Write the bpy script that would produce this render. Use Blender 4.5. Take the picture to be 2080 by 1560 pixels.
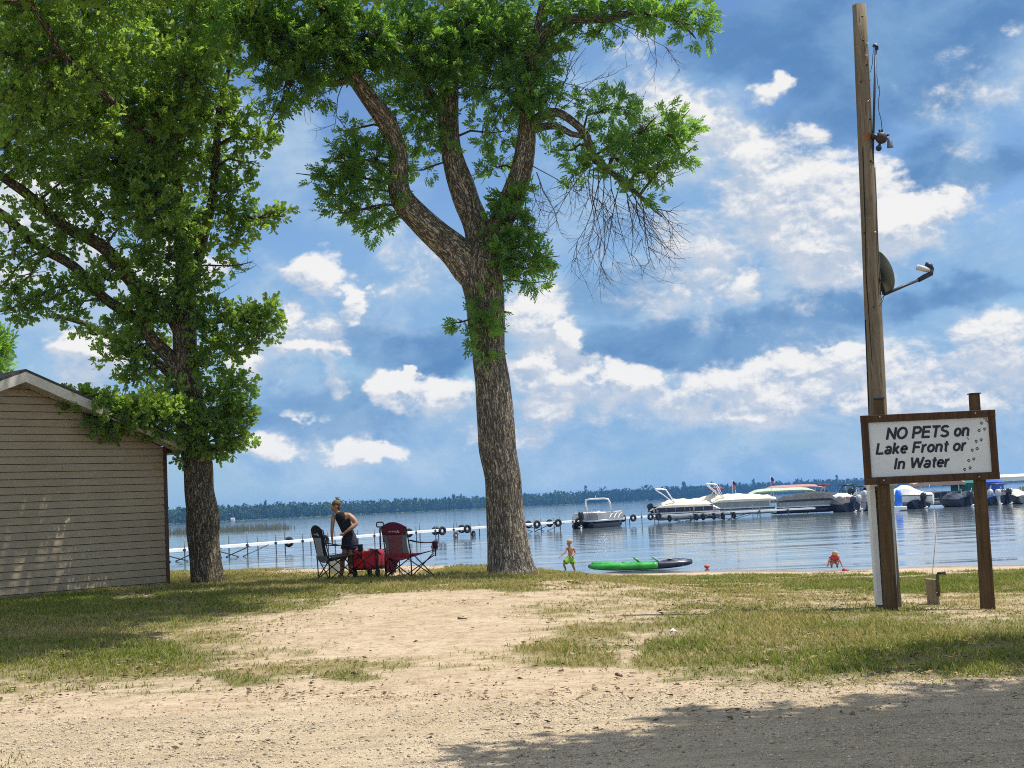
import bpy, bmesh, math, random
import numpy as np
from mathutils import Vector, Matrix, Quaternion

# ------------------------------------------------------------------ clear
for o in list(bpy.data.objects):
    bpy.data.objects.remove(o)
scene = bpy.context.scene
COL = scene.collection
rng = np.random.default_rng(7)
random.seed(7)
R = math.radians

# ------------------------------------------------------------------ camera
F = 3004.0                      # focal length in photo pixels (2080 wide)
PITCH = math.atan(246.0 / F)
ROLL = -0.046
CAM_Z = 1.6
WATER = -0.75
cam_d = bpy.data.cameras.new("camera")
cam = bpy.data.objects.new("camera", cam_d)
COL.objects.link(cam)
CAM_ROT = Matrix.Rotation(math.pi / 2 + PITCH, 3, 'X') @ Matrix.Rotation(ROLL, 3, 'Z')
cam.matrix_world = Matrix.Translation((0, 0, CAM_Z)) @ CAM_ROT.to_4x4()
cam_d.sensor_width = 36.0
cam_d.lens = F / 2080 * 36
cam_d.clip_end = 12000
cam_d.clip_start = 0.1
scene.camera = cam

def ray(px, py):
    return CAM_ROT @ Vector(((px - 1040) / F, -(py - 780) / F, -1.0))

def P(px, py, Y):
    """World point seen at a photo pixel, at world depth Y."""
    d = ray(px, py)
    return Vector((0, 0, CAM_Z)) + d * (Y / d.y)

def to_px(x, y, z):
    """Vectorised world -> photo pixel (for laying out the ground cover)."""
    M = np.array(CAM_ROT.transposed())
    d = np.stack([np.asarray(x), np.asarray(y), np.asarray(z) - CAM_Z], -1) @ M.T
    w = np.maximum(-d[..., 2], 0.3)
    return 1040 + F * d[..., 0] / w, 780 - F * d[..., 1] / w

# ------------------------------------------------------------------ sun, exposure
SUN_EL = R(65.5)
SUN_AZ = math.atan2(0.99, 0.13)           # clockwise from +Y (camera looks along +Y)
sun_dir = Vector((math.sin(SUN_AZ) * math.cos(SUN_EL), math.cos(SUN_AZ) * math.cos(SUN_EL), math.sin(SUN_EL)))
sd = bpy.data.lights.new("sun", 'SUN')
sd.energy = 4.0
sd.angle = R(0.5)
sd.color = (1.0, 0.94, 0.84)
sun = bpy.data.objects.new("sun", sd)
COL.objects.link(sun)
sun.rotation_euler = sun_dir.to_track_quat('Z', 'Y').to_euler()
sun.location = (20, 0, 40)
scene.view_settings.view_transform = 'Standard'
scene.view_settings.look = 'None'
scene.view_settings.gamma = 1
scene.view_settings.exposure = 0.68
scene.cycles.max_bounces = 6
scene.cycles.diffuse_bounces = 4
scene.cycles.glossy_bounces = 3
scene.cycles.transmission_bounces = 4
scene.cycles.volume_bounces = 0
scene.cycles.caustics_reflective = False
scene.cycles.caustics_refractive = False
scene.cycles.use_denoising = False
scene.cycles.pixel_filter_type = 'BLACKMAN_HARRIS'
scene.cycles.filter_width = 1.05

# ------------------------------------------------------------------ node helpers
class NT:
    def __init__(s, tree):
        s.t = tree; s.n = tree.nodes; s.l = tree.links
    def new(s, typ, **kw):
        n = s.n.new(typ)
        for k, v in kw.items(): setattr(n, k, v)
        return n
    def put(s, sock, val):
        if isinstance(val, bpy.types.NodeSocket): s.l.new(val, sock)
        elif val is not None: sock.default_value = val
    def math(s, op, a, b=None, c=None, clamp=False):
        n = s.new('ShaderNodeMath', operation=op); n.use_clamp = clamp
        for i, v in enumerate((a, b, c)):
            if v is not None: s.put(n.inputs[i], v)
        return n.outputs[0]
    def vmath(s, op, a, b=None, c=None):
        n = s.new('ShaderNodeVectorMath', operation=op)
        for i, v in enumerate((a, b, c)):
            if v is not None: s.put(n.inputs[i], v)
        return n.outputs['Value'] if op in ('LENGTH', 'DOT_PRODUCT', 'DISTANCE') else n.outputs[0]
    def noise(s, vec, scale, detail=4, rough=0.55, dist=0.0, out=0):
        n = s.new('ShaderNodeTexNoise')
        if vec is not None: s.put(n.inputs['Vector'], vec)
        n.inputs['Scale'].default_value = scale
        n.inputs['Detail'].default_value = detail
        n.inputs['Roughness'].default_value = rough
        n.inputs['Distortion'].default_value = dist
        return n.outputs[out]
    def ramp(s, val, a, b, lo=0.0, hi=1.0, smooth=True):
        n = s.new('ShaderNodeMapRange')
        n.interpolation_type = 'SMOOTHSTEP' if smooth else 'LINEAR'
        s.put(n.inputs[0], val)
        for i, v in ((1, a), (2, b), (3, lo), (4, hi)): s.put(n.inputs[i], v)
        return n.outputs[0]
    def mix(s, fac, a, b, blend='MIX'):
        n = s.new('ShaderNodeMix', data_type='RGBA', blend_type=blend)
        s.put(n.inputs[0], fac)
        for i, v in ((6, a), (7, b)):
            if not isinstance(v, bpy.types.NodeSocket): v = (v[0], v[1], v[2], 1.0)
            s.put(n.inputs[i], v)
        return n.outputs[2]
    def attr(s, name, out='Fac'):
        return s.new('ShaderNodeAttribute', attribute_name=name).outputs[out]
    def coord(s, out='Object'):
        return s.new('ShaderNodeTexCoord').outputs[out]
    def mapping(s, vec, scale=(1, 1, 1), rot=(0, 0, 0)):
        n = s.new('ShaderNodeMapping')
        s.put(n.inputs[0], vec)
        n.inputs['Scale'].default_value = scale
        n.inputs['Rotation'].default_value = rot
        return n.outputs[0]
    def bump(s, h, strength=0.5, dist=0.02, normal=None):
        n = s.new('ShaderNodeBump')
        n.inputs['Strength'].default_value = strength
        n.inputs['Distance'].default_value = dist
        s.put(n.inputs['Height'], h)
        if normal is not None: s.put(n.inputs['Normal'], normal)
        return n.outputs[0]

def new_mat(name):
    m = bpy.data.materials.new(name); m.use_nodes = True
    t = NT(m.node_tree)
    for n in list(t.n):
        if n.type != 'OUTPUT_MATERIAL': t.n.remove(n)
    t.out = [n for n in t.n if n.type == 'OUTPUT_MATERIAL'][0]
    return m, t

def principled(t, col, rough=0.6, normal=None, metal=0.0, spec=0.5):
    b = t.new('ShaderNodeBsdfPrincipled')
    if not isinstance(col, bpy.types.NodeSocket): col = (col[0], col[1], col[2], 1)
    t.put(b.inputs['Base Color'], col)
    t.put(b.inputs['Roughness'], rough)
    t.put(b.inputs['Metallic'], metal)
    t.put(b.inputs['Specular IOR Level'], spec)
    if normal is not None: t.put(b.inputs['Normal'], normal)
    t.l.new(b.outputs[0], t.out.inputs[0])
    return b

_mats = {}
def mat(name, col, rough=0.6, var=0.18, scale=6.0, bump=0.0, bscale=40.0, metal=0.0, spec=0.4, stretch=(1, 1, 1)):
    """Plain painted / fabric / metal surface with mottling and a little grain."""
    if name in _mats: return _mats[name]
    m, t = new_mat(name)
    co = t.mapping(t.coord('Object'), stretch)
    n1 = t.noise(co, scale, 5, 0.6)
    dark = [c * (1 - var) for c in col]; light = [min(1, c * (1 + var)) for c in col]
    c = t.mix(t.ramp(n1, 0.3, 0.7), dark, light)
    nrm = t.bump(t.noise(co, bscale, 3), 0.5, bump) if bump else None
    r = t.ramp(t.noise(co, scale * 2.3, 3), 0.3, 0.7, rough * 0.85, min(1, rough * 1.12))
    principled(t, c, r, nrm, metal, spec)
    _mats[name] = m
    return m

# ------------------------------------------------------------------ world: Nishita sky with procedural clouds
world = bpy.data.worlds.new("World")
scene.world = world
world.use_nodes = True
def px_dir(px, py):
    d = ray(px, py).normalized()
    return math.degrees(math.atan2(d.x, d.y)), math.degrees(math.asin(d.z))

def build_world():
    t = NT(world.node_tree)
    for n in list(t.n): t.n.remove(n)
    out = t.new('ShaderNodeOutputWorld'); bg = t.new('ShaderNodeBackground')
    t.l.new(bg.outputs[0], out.inputs[0])
    sky = t.new('ShaderNodeTexSky', sky_type='NISHITA')
    sky.sun_disc = False
    sky.sun_elevation = SUN_EL
    sky.sun_rotation = SUN_AZ
    sky.altitude = 400; sky.air_density = 1.0; sky.dust_density = 0.6; sky.ozone_density = 1.6
    d = t.coord('Generated')
    sep = t.new('ShaderNodeSeparateXYZ'); t.l.new(d, sep.inputs[0])
    az = t.math('MULTIPLY', t.math('ARCTAN2', sep.outputs[0], sep.outputs[1]), 57.2958)
    el = t.math('MULTIPLY', t.math('ARCSINE', sep.outputs[2]), 57.2958)
    cmb = t.new('ShaderNodeCombineXYZ'); t.l.new(az, cmb.inputs[0]); t.l.new(el, cmb.inputs[1])
    uv0 = cmb.outputs[0]
    # noise fields live on the direction sphere, flattened a little towards the horizon
    dd = t.mapping(d, (1, 1, 1.5))
    wv = t.noise(dd, 9.0, 5, 0.6, out=1)
    wv = t.vmath('SUBTRACT', wv, (0.5, 0.5, 0.5))
    uv = t.vmath('MULTIPLY_ADD', wv, (6.0, 3.6, 0), uv0)
    wv2 = t.vmath('SUBTRACT', t.noise(dd, 34.0, 4, 0.6, out=1), (0.5, 0.5, 0.5))
    uv = t.vmath('MULTIPLY_ADD', wv2, (1.6, 1.3, 0), uv)
    def field(blobs, uv=uv):
        acc = None
        for (px, py, rx, ry, w) in blobs:
            a, e = px_dir(px, py)
            sx = F / 57.2958 / rx; sy = F / 57.2958 / ry
            q = t.vmath('MULTIPLY_ADD', uv, (sx, sy, 0), (-a * sx, -e * sy, 0))
            L = t.vmath('LENGTH', q)
            v = t.ramp(L, 1.4, 0.3, 0.0, w)
            acc = v if acc is None else t.math('MAXIMUM', acc, v)
        return acc
    fbm = t.noise(dd, 13.0, 9, 0.62, 0.3)
    fine = t.noise(dd, 55.0, 6, 0.65, 0.2)
    soft = t.noise(dd, 5.0, 4, 0.5, 0.2)
    # --- sheets of pale and of deep blue-grey cloud
    pale = field([(810, 590, 150, 90, .8), (900, 650, 110, 110, .7), (600, 650, 110, 130, .8), (480, 330, 170, 120, .75),
                  (120, 500, 260, 220, .9), (1240, 320, 180, 170, .75), (1560, 500, 260, 180, .9), (1950, 230, 190, 130, .62),
                  (1900, 520, 220, 80, .75), (1400, 220, 160, 140, .8), (1850, 730, 330, 110, .85), (1450, 800, 330, 90, .8),
                  (1950, 830, 300, 70, .8), (1180, 880, 330, 80, .6), (700, 900, 300, 80, .6), (520, 760, 120, 120, .7),
                  (1480, 340, 220, 120, .8), (1080, 640, 120, 160, .8), (300, 730, 220, 110, .6), (1250, 120, 160, 120, .6),
                  (2060, 120, 120, 90, .7), (1500, 620, 200, 50, .4), (1650, 950, 500, 60, .4), (700, 450, 170, 120, .55)])
    dark = field([(1800, 110, 260, 120, .95), (1620, 60, 160, 90, .75), (1960, 350, 170, 60, .85), (1880, 330, 120, 80, .8),
                  (1450, 690, 280, 55, .95), (1700, 620, 240, 45, .75), (1270, 590, 150, 60, .6), (1330, 720, 170, 45, .9),
                  (880, 720, 150, 60, .75), (700, 800, 170, 50, .6), (520, 840, 120, 40, .5), (1660, 250, 120, 80, .6),
                  (1960, 590, 160, 40, .7), (760, 690, 110, 60, .6), (2000, 30, 160, 60, .7), (640, 850, 200, 40, .5), (1500, 90, 110, 80, .6)])
    WB = [(650, 555, 85, 55, 1), (735, 600, 28, 60, .8), (606, 650, 42, 32, .9), (668, 722, 72, 30, .95), (690, 765, 32, 42, .6),
                   (880, 805, 130, 48, .95), (800, 800, 60, 50, .9), (712, 905, 78, 34, .95), (840, 765, 24, 14, .8), (155, 725, 60, 44, .9),
                   (525, 760, 62, 48, .75), (525, 900, 80, 34, .7), (600, 832, 40, 14, .6), (1090, 640, 95, 80, .9), (1190, 690, 46, 44, .9),
                   (1130, 765, 140, 50, .85), (1280, 780, 75, 40, .85), (1115, 835, 80, 40, .8), (1600, 385, 210, 85, .85), (1740, 400, 130, 80, 1),
                   (1860, 440, 130, 62, 1), (1660, 480, 130, 90, .85), (1500, 560, 50, 60, .7), (1425, 565, 46, 56, .55), (1562, 165, 46, 38, .95),
                   (1400, 230, 90, 90, .65), (1540, 300, 90, 60, .7), (1490, 770, 150, 44, .85), (1510, 825, 90, 42, .85), (1640, 790, 110, 60, .85),
                   (1770, 815, 70, 46, .9), (1910, 790, 160, 44, .8), (2010, 690, 130, 60, .7), (1650, 720, 200, 30, .6), (1300, 130, 90, 110, .6),
                   (60, 420, 160, 120, .8), (320, 560, 120, 90, .7), (1945, 405, 34, 26, .8), (2040, 60, 60, 34, .5), (200, 770, 110, 50, .6),
                   (1600, 280, 90, 30, .5), (1000, 880, 160, 30, .5), (20, 560, 80, 60, .6),
          (1500, 800, 320, 85, .56), (1850, 770, 320, 110, .56), (1230, 830, 220, 90, .5), (1690, 480, 330, 150, .54), (1440, 480, 170, 190, .46), (1380, 260, 170, 150, .46), (640, 640, 120, 130, .42), (850, 560, 130, 70, .40), (1950, 200, 150, 120, .38)]
    white = field(WB)
    white_up = field(WB, t.vmath('ADD', uv, (.35, .85, 0)))
    fbm_up = t.noise(t.vmath('ADD', dd, (.004, 0, .012)), 13.0, 9, 0.62, 0.3)
    fine_up = t.noise(t.vmath('ADD', dd, (.0015, 0, .0045)), 55.0, 6, 0.65, 0.2)
    # loose cloud added on the unseen dome, spread wide to raise fill light
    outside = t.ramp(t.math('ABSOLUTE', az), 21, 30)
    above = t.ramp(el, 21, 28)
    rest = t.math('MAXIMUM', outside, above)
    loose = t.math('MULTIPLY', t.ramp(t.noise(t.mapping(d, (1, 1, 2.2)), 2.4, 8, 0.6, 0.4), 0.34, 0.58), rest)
    n_c = t.math('SUBTRACT', fbm, 0.5)
    n_f = t.math('SUBTRACT', fine, 0.5)
    wsum = t.math('MULTIPLY_ADD', n_c, 1.9, white)
    wsum = t.math('MULTIPLY_ADD', n_f, 0.8, wsum)
    w_edge = t.ramp(wsum, 0.22, 0.72)
    relief = t.math('MULTIPLY_ADD', t.math('SUBTRACT', fbm, fbm_up), 2.6, t.math('SUBTRACT', white, white_up))
    relief = t.math('MULTIPLY_ADD', t.math('SUBTRACT', fine, fine_up), 1.5, relief)
    w_core = t.ramp(t.math('MULTIPLY_ADD', wsum, 0.42, relief), 0.14, 0.95)
    low = t.ramp(el, 13.0, 0.0)                     # milky air low over the lake
    psum = t.math('MULTIPLY_ADD', n_c, 1.1, t.math('MULTIPLY_ADD', low, .28, pale))
    p_m = t.ramp(psum, 0.08, 0.70)
    dsum = t.math('MULTIPLY_ADD', t.math('SUBTRACT', soft, 0.5), 0.8, dark)
    d_m = t.ramp(dsum, 0.05, 0.75)
    base = t.mix(1.0, sky.outputs[0], SKY_TINT, 'MULTIPLY')
    S = SKY_STRENGTH
    def c(r, g, b): return (r / S, g / S, b / S)
    base = t.mix(t.math('MULTIPLY', low, 0.7), base, c(.190, .325, .445))
    lum = t.mix(t.ramp(fbm, .35, .65), c(.155, .28, .45), c(.29, .385, .49))
    cur = t.mix(t.math('MULTIPLY', p_m, 0.9), base, lum)
    dk = t.mix(t.ramp(fbm, .35, .65), c(.066, .155, .315), c(.13, .24, .395))
    cur = t.mix(t.math('MULTIPLY', d_m, 0.92), cur, dk)
    shadec = t.mix(t.ramp(fine, .3, .7), c(.28, .345, .44), (.40/S, .43/S, .48/S))
    hi = c(.59, .58, .565)
    wcol = t.mix(w_core, shadec, hi)
    cur = t.mix(t.math('MULTIPLY', w_edge, 0.95), cur, wcol)
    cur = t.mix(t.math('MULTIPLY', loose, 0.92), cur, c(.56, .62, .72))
    below = t.ramp(el, -0.3, -2.5)
    cur = t.mix(below, cur, c(.25, .32, .36))
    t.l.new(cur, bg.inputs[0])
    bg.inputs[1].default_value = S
SKY_STRENGTH = 0.10
SKY_TINT = (0.56, 0.68, 0.82)
build_world()
world.cycles.sampling_method = 'MANUAL'
world.cycles.sample_map_resolution = 512

# ------------------------------------------------------------------ mesh builders
def tag(o, label=None, cat=None, group=None, kind=None):
    if label: o['label'] = label
    if cat: o['category'] = cat
    if group: o['group'] = group
    if kind: o['kind'] = kind
    return o

def thing(name, label, cat, loc=(0, 0, 0), rotz=0.0, group=None):
    o = bpy.data.objects.new(name, None)
    o.empty_display_size = 0.2
    COL.objects.link(o)
    o.location = loc; o.rotation_euler = (0, 0, rotz)
    return tag(o, label, cat, group)

def copy_tree(o, parent=None):
    c = o.copy(); COL.objects.link(c); c.parent = parent
    for ch in list(o.children): copy_tree(ch, c)
    return c

def add_obj(name, me, m, parent=None, smooth=False, bevel=0.0):
    ob = bpy.data.objects.new(name, me)
    COL.objects.link(ob)
    if m is not None: me.materials.append(m)
    if smooth: me.polygons.foreach_set('use_smooth', [True] * len(me.polygons))
    if parent is not None: ob.parent = parent
    if bevel:
        b = ob.modifiers.new('bevel', 'BEVEL'); b.width = bevel; b.segments = 2; b.limit_method = 'ANGLE'
    return ob

def np_mesh(name, V, Fc, attrs=None, k=3):
    """Mesh from numpy arrays; Fc is (n, k). attrs: name -> (type, per-point data)."""
    me = bpy.data.meshes.new(name)
    V = np.ascontiguousarray(V, dtype=np.float32); Fc = np.ascontiguousarray(Fc, dtype=np.int32)
    me.vertices.add(len(V)); me.vertices.foreach_set('co', V.ravel())
    me.loops.add(Fc.size); me.loops.foreach_set('vertex_index', Fc.ravel())
    me.polygons.add(len(Fc)); me.polygons.foreach_set('loop_start', np.arange(len(Fc), dtype=np.int32) * Fc.shape[1])
    for nm, (ty, dat) in (attrs or {}).items():
        a = me.attributes.new(nm, ty, 'POINT')
        a.data.foreach_set('vector' if ty == 'FLOAT_VECTOR' else 'value', np.ascontiguousarray(dat, dtype=np.float32).ravel())
    me.update(calc_edges=True); me.validate()
    return me

def frames(pts):
    """Parallel-transport frames along a polyline."""
    n = len(pts); T = []
    for i in range(n):
        a = pts[max(0, i - 1)]; b = pts[min(n - 1, i + 1)]
        v = (b - a)
        T.append(v.normalized() if v.length > 1e-9 else Vector((0, 0, 1)))
    ref = Vector((0, 1, 0)) if abs(T[0].y) < 0.9 else Vector((1, 0, 0))
    N = [(ref - T[0] * ref.dot(T[0])).normalized()]
    for i in range(1, n):
        v = N[-1] - T[i] * N[-1].dot(T[i])
        N.append(v.normalized() if v.length > 1e-6 else N[-1])
    return T, N, [T[i].cross(N[i]) for i in range(n)]

def smooth_path(pts, radii, step):
    """Catmull-Rom resampling of points (Vectors) and radii."""
    out, ro = [], []
    n = len(pts)
    for i in range(n - 1):
        p0, p1, p2, p3 = pts[max(0, i - 1)], pts[i], pts[i + 1], pts[min(n - 1, i + 2)]
        k = max(1, int((p2 - p1).length / step))
        for j in range(k):
            u = j / k
            out.append(0.5 * ((2 * p1) + (p2 - p0) * u + (2 * p0 - 5 * p1 + 4 * p2 - p3) * u * u + (3 * p1 - p0 - 3 * p2 + p3) * u ** 3))
            ro.append(radii[i] * (1 - u) + radii[i + 1] * u)
    out.append(pts[-1]); ro.append(radii[-1])
    return out, ro

class MB:
    def __init__(s): s.v = []; s.f = []; s.bk = []
    def add(s, v, f, bk=None):
        o = len(s.v)
        s.v += [tuple(p) for p in v]; s.f += [tuple(i + o for i in q) for q in f]
        s.bk += bk if bk is not None else [tuple(p) for p in v]
        return s
    def box(s, c, size, rot=None):
        x, y, z = [d / 2 for d in size]
        v = [Vector(p) for p in ((-x, -y, -z), (x, -y, -z), (x, y, -z), (-x, y, -z), (-x, -y, z), (x, -y, z), (x, y, z), (-x, y, z))]
        if rot is not None: v = [rot @ p for p in v]
        v = [p + Vector(c) for p in v]
        return s.add(v, [(3, 2, 1, 0), (4, 5, 6, 7), (0, 1, 5, 4), (1, 2, 6, 5), (2, 3, 7, 6), (3, 0, 4, 7)])
    def tube(s, pts, r, n=8, bark=False, cap=True, squash=1.0):
        pts = [Vector(p) for p in pts]
        if not hasattr(r, '__len__'): r = [r] * len(pts)
        T, N, B = frames(pts)
        v, bk, f = [], [], []
        L = 0.0
        for i, p in enumerate(pts):
            if i: L += (p - pts[i - 1]).length
            for j in range(n):
                a = 2 * math.pi * j / n
                v.append(p + (N[i] * math.cos(a) * squash + B[i] * math.sin(a)) * r[i])
                bk.append((math.cos(a) * r[0], math.sin(a) * r[0], L))
        for i in range(len(pts) - 1):
            for j in range(n):
                a = i * n + j; b = i * n + (j + 1) % n
                f.append((a, b, b + n, a + n))
        if cap:
            f.append(tuple(range(n - 1, -1, -1))); f.append(tuple((len(pts) - 1) * n + j for j in range(n)))
        return s.add(v, f, bk)
    def cyl(s, a, b, r, n=16, r2=None):
        return s.tube([a, b], [r, r if r2 is None else r2], n)
    def lathe(s, prof, n=20, M=None, cap=True):
        v = []
        for (r, z) in prof:
            for j in range(n):
                a = 2 * math.pi * j / n
                p = Vector((r * math.cos(a), r * math.sin(a), z))
                v.append(M @ p if M is not None else p)
        f = []
        for i in range(len(prof) - 1):
            for j in range(n):
                a = i * n + j; b = i * n + (j + 1) % n
                f.append((a, b, b + n, a + n))
        if cap:
            f.append(tuple(range(n - 1, -1, -1))); f.append(tuple((len(prof) - 1) * n + j for j in range(n)))
        return s.add(v, f)
    def torus(s, c, ax, R_, r, n=20, m=8, arc=2 * math.pi):
        ax = Vector(ax).normalized(); q = ax.to_track_quat('Z', 'Y')
        v, f = [], []
        full = abs(arc - 2 * math.pi) < 1e-4
        k = n if full else n + 1
        for i in range(k):
            a = arc * i / n
            for j in range(m):
                b = 2 * math.pi * j / m
                p = Vector(((R_ + r * math.cos(b)) * math.cos(a), (R_ + r * math.cos(b)) * math.sin(a), r * math.sin(b)))
                v.append(q @ p + Vector(c))
        for i in range(n):
            for j in range(m):
                a = i * m + j; b = i * m + (j + 1) % m
                c2 = ((i + 1) % k) * m + j; d = ((i + 1) % k) * m + (j + 1) % m
                f.append((a, c2, d, b))
        return s.add(v, f)
    def loft(s, rings, cap=True, closed=True):
        n = len(rings[0]); v = [p for r_ in rings for p in r_]; f = []
        for i in range(len(rings) - 1):
            for j in range(n if closed else n - 1):
                a = i * n + j; b = i * n + (j + 1) % n
                f.append((a, b, b + n, a + n))
        if cap:
            f.append(tuple(range(n - 1, -1, -1))); f.append(tuple((len(rings) - 1) * n + j for j in range(n)))
        return s.add(v, f)
    def ball(s, c, r, n=12, m=8, sc=(1, 1, 1), rot=None):
        rings = []
        for i in range(m + 1):
            a = -math.pi / 2 + math.pi * i / m
            rr = max(math.cos(a), 0.02)
            ring = []
            for j in range(n):
                b = 2 * math.pi * j / n
                p = Vector((rr * math.cos(b) * sc[0], rr * math.sin(b) * sc[1], math.sin(a) * sc[2])) * r
                if rot is not None: p = rot @ p
                ring.append(p + Vector(c))
            rings.append(ring)
        return s.loft(rings)
    def sheet(s, rows, thick=0.006):
        """Thin solid cloth / panel from a grid of points (rows of Vectors)."""
        rows = [[Vector(p) for p in r_] for r_ in rows]
        nr, nc = len(rows), len(rows[0])
        top, bot = [], []
        for i in range(nr):
            for j in range(nc):
                du = rows[min(i + 1, nr - 1)][j] - rows[max(i - 1, 0)][j]
                dv = rows[i][min(j + 1, nc - 1)] - rows[i][max(j - 1, 0)]
                nn = du.cross(dv); nn = nn.normalized() if nn.length > 1e-9 else Vector((0, 0, 1))
                top.append(rows[i][j] + nn * thick / 2); bot.append(rows[i][j] - nn * thick / 2)
        n = nr * nc; f = []
        for i in range(nr - 1):
            for j in range(nc - 1):
                a, b, c, d = i * nc + j, i * nc + j + 1, (i + 1) * nc + j + 1, (i + 1) * nc + j
                f.append((a, b, c, d)); f.append((a + n, d + n, c + n, b + n))
        edge = [j for j in range(nc)] + [i * nc + nc - 1 for i in range(1, nr)] + [(nr - 1) * nc + j for j in range(nc - 2, -1, -1)] + [i * nc for i in range(nr - 2, 0, -1)]
        for k in range(len(edge)):
            a, b = edge[k], edge[(k + 1) % len(edge)]
            f.append((a, a + n, b + n, b))
        return s.add(top + bot, f)
    def build(s, name, m, parent=None, smooth=False, bevel=0.0, origin=None, bark=False):
        me = bpy.data.meshes.new(name)
        v = s.v
        if origin is not None:
            o = Vector(origin); v = [tuple(Vector(p) - o) for p in v]
        me.from_pydata(v, [], s.f)
        if bark:
            a = me.attributes.new('bk', 'FLOAT_VECTOR', 'POINT')
            a.data.foreach_set('vector', np.array(s.bk, dtype=np.float32).ravel())
        me.update()
        return add_obj(name, me, m, parent, smooth, bevel)
# ------------------------------------------------------------------ ground
def sstep(a, b, x):
    t = np.clip((np.asarray(x, dtype=float) - a) / (b - a), 0, 1)
    return t * t * (3 - 2 * t)

_lat = np.random.default_rng(3).random((256, 256))
def vnoise(x, y):
    x = np.asarray(x, float); y = np.asarray(y, float)
    xi = np.floor(x).astype(int); yi = np.floor(y).astype(int)
    fx = x - xi; fy = y - yi
    fx = fx * fx * (3 - 2 * fx); fy = fy * fy * (3 - 2 * fy)
    g = lambda a, b: _lat[a % 256, b % 256]
    return (g(xi, yi) * (1 - fx) + g(xi + 1, yi) * fx) * (1 - fy) + (g(xi, yi + 1) * (1 - fx) + g(xi + 1, yi + 1) * fx) * fy
def fbm2(x, y, oct=4):
    s = 0; a = 0.5; n = 0
    for i in range(oct):
        s = s + a * vnoise(x * 2 ** i + 17 * i, y * 2 ** i + 31 * i); n += a; a *= 0.5
    return s / n

def shore_y(x):
    return np.clip(50.0 - 0.55 * np.asarray(x, float), 36, 66)

def G(x, y):
    """Height of the ground."""
    x = np.asarray(x, float); y = np.asarray(y, float)
    c = 1 - sstep(-1.8, 4.8, x)
    up = 0.27 * sstep(13, 26, y) * c - 0.07 * sstep(4.2, 7.5, x) * sstep(13, 18, y)
    st = (34.0 - 0.5 * np.clip(x + 1, -14, 10)) * c + 21.5 * (1 - c)
    ys = shore_y(x)
    t = (y - st) / (ys - st)
    tt = np.clip(t, 0, 1)
    tt = np.where(c > 0.5, tt ** 1.25, tt)
    z = up + (WATER - up) * tt - np.clip(y - ys, 0, 45) * 0.06
    z = z + 0.05 * (fbm2(x * 0.45, y * 0.45, 3) - 0.5) * sstep(11, 15, y) + 0.028 * (fbm2(x * 2.1 + 9, y * 2.1, 3) - 0.5)
    return z

def g1(x, y): return float(G(np.array([x]), np.array([y]))[0])

def ground_hit(px, py):
    d = ray(px, py); y = 4.0
    while y < 120:
        p = Vector((0, 0, CAM_Z)) + d * (y / d.y)
        if p.z <= g1(p.x, p.y): return Vector((p.x, p.y, g1(p.x, p.y)))
        y += 0.03
    return p

def soft_ell(px, py, cx, cy, rx, ry, p=1.0):
    q = np.sqrt(((px - cx) / rx) ** 2 + ((py - cy) / ry) ** 2)
    return np.clip(1.35 - q, 0, 1)

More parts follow.
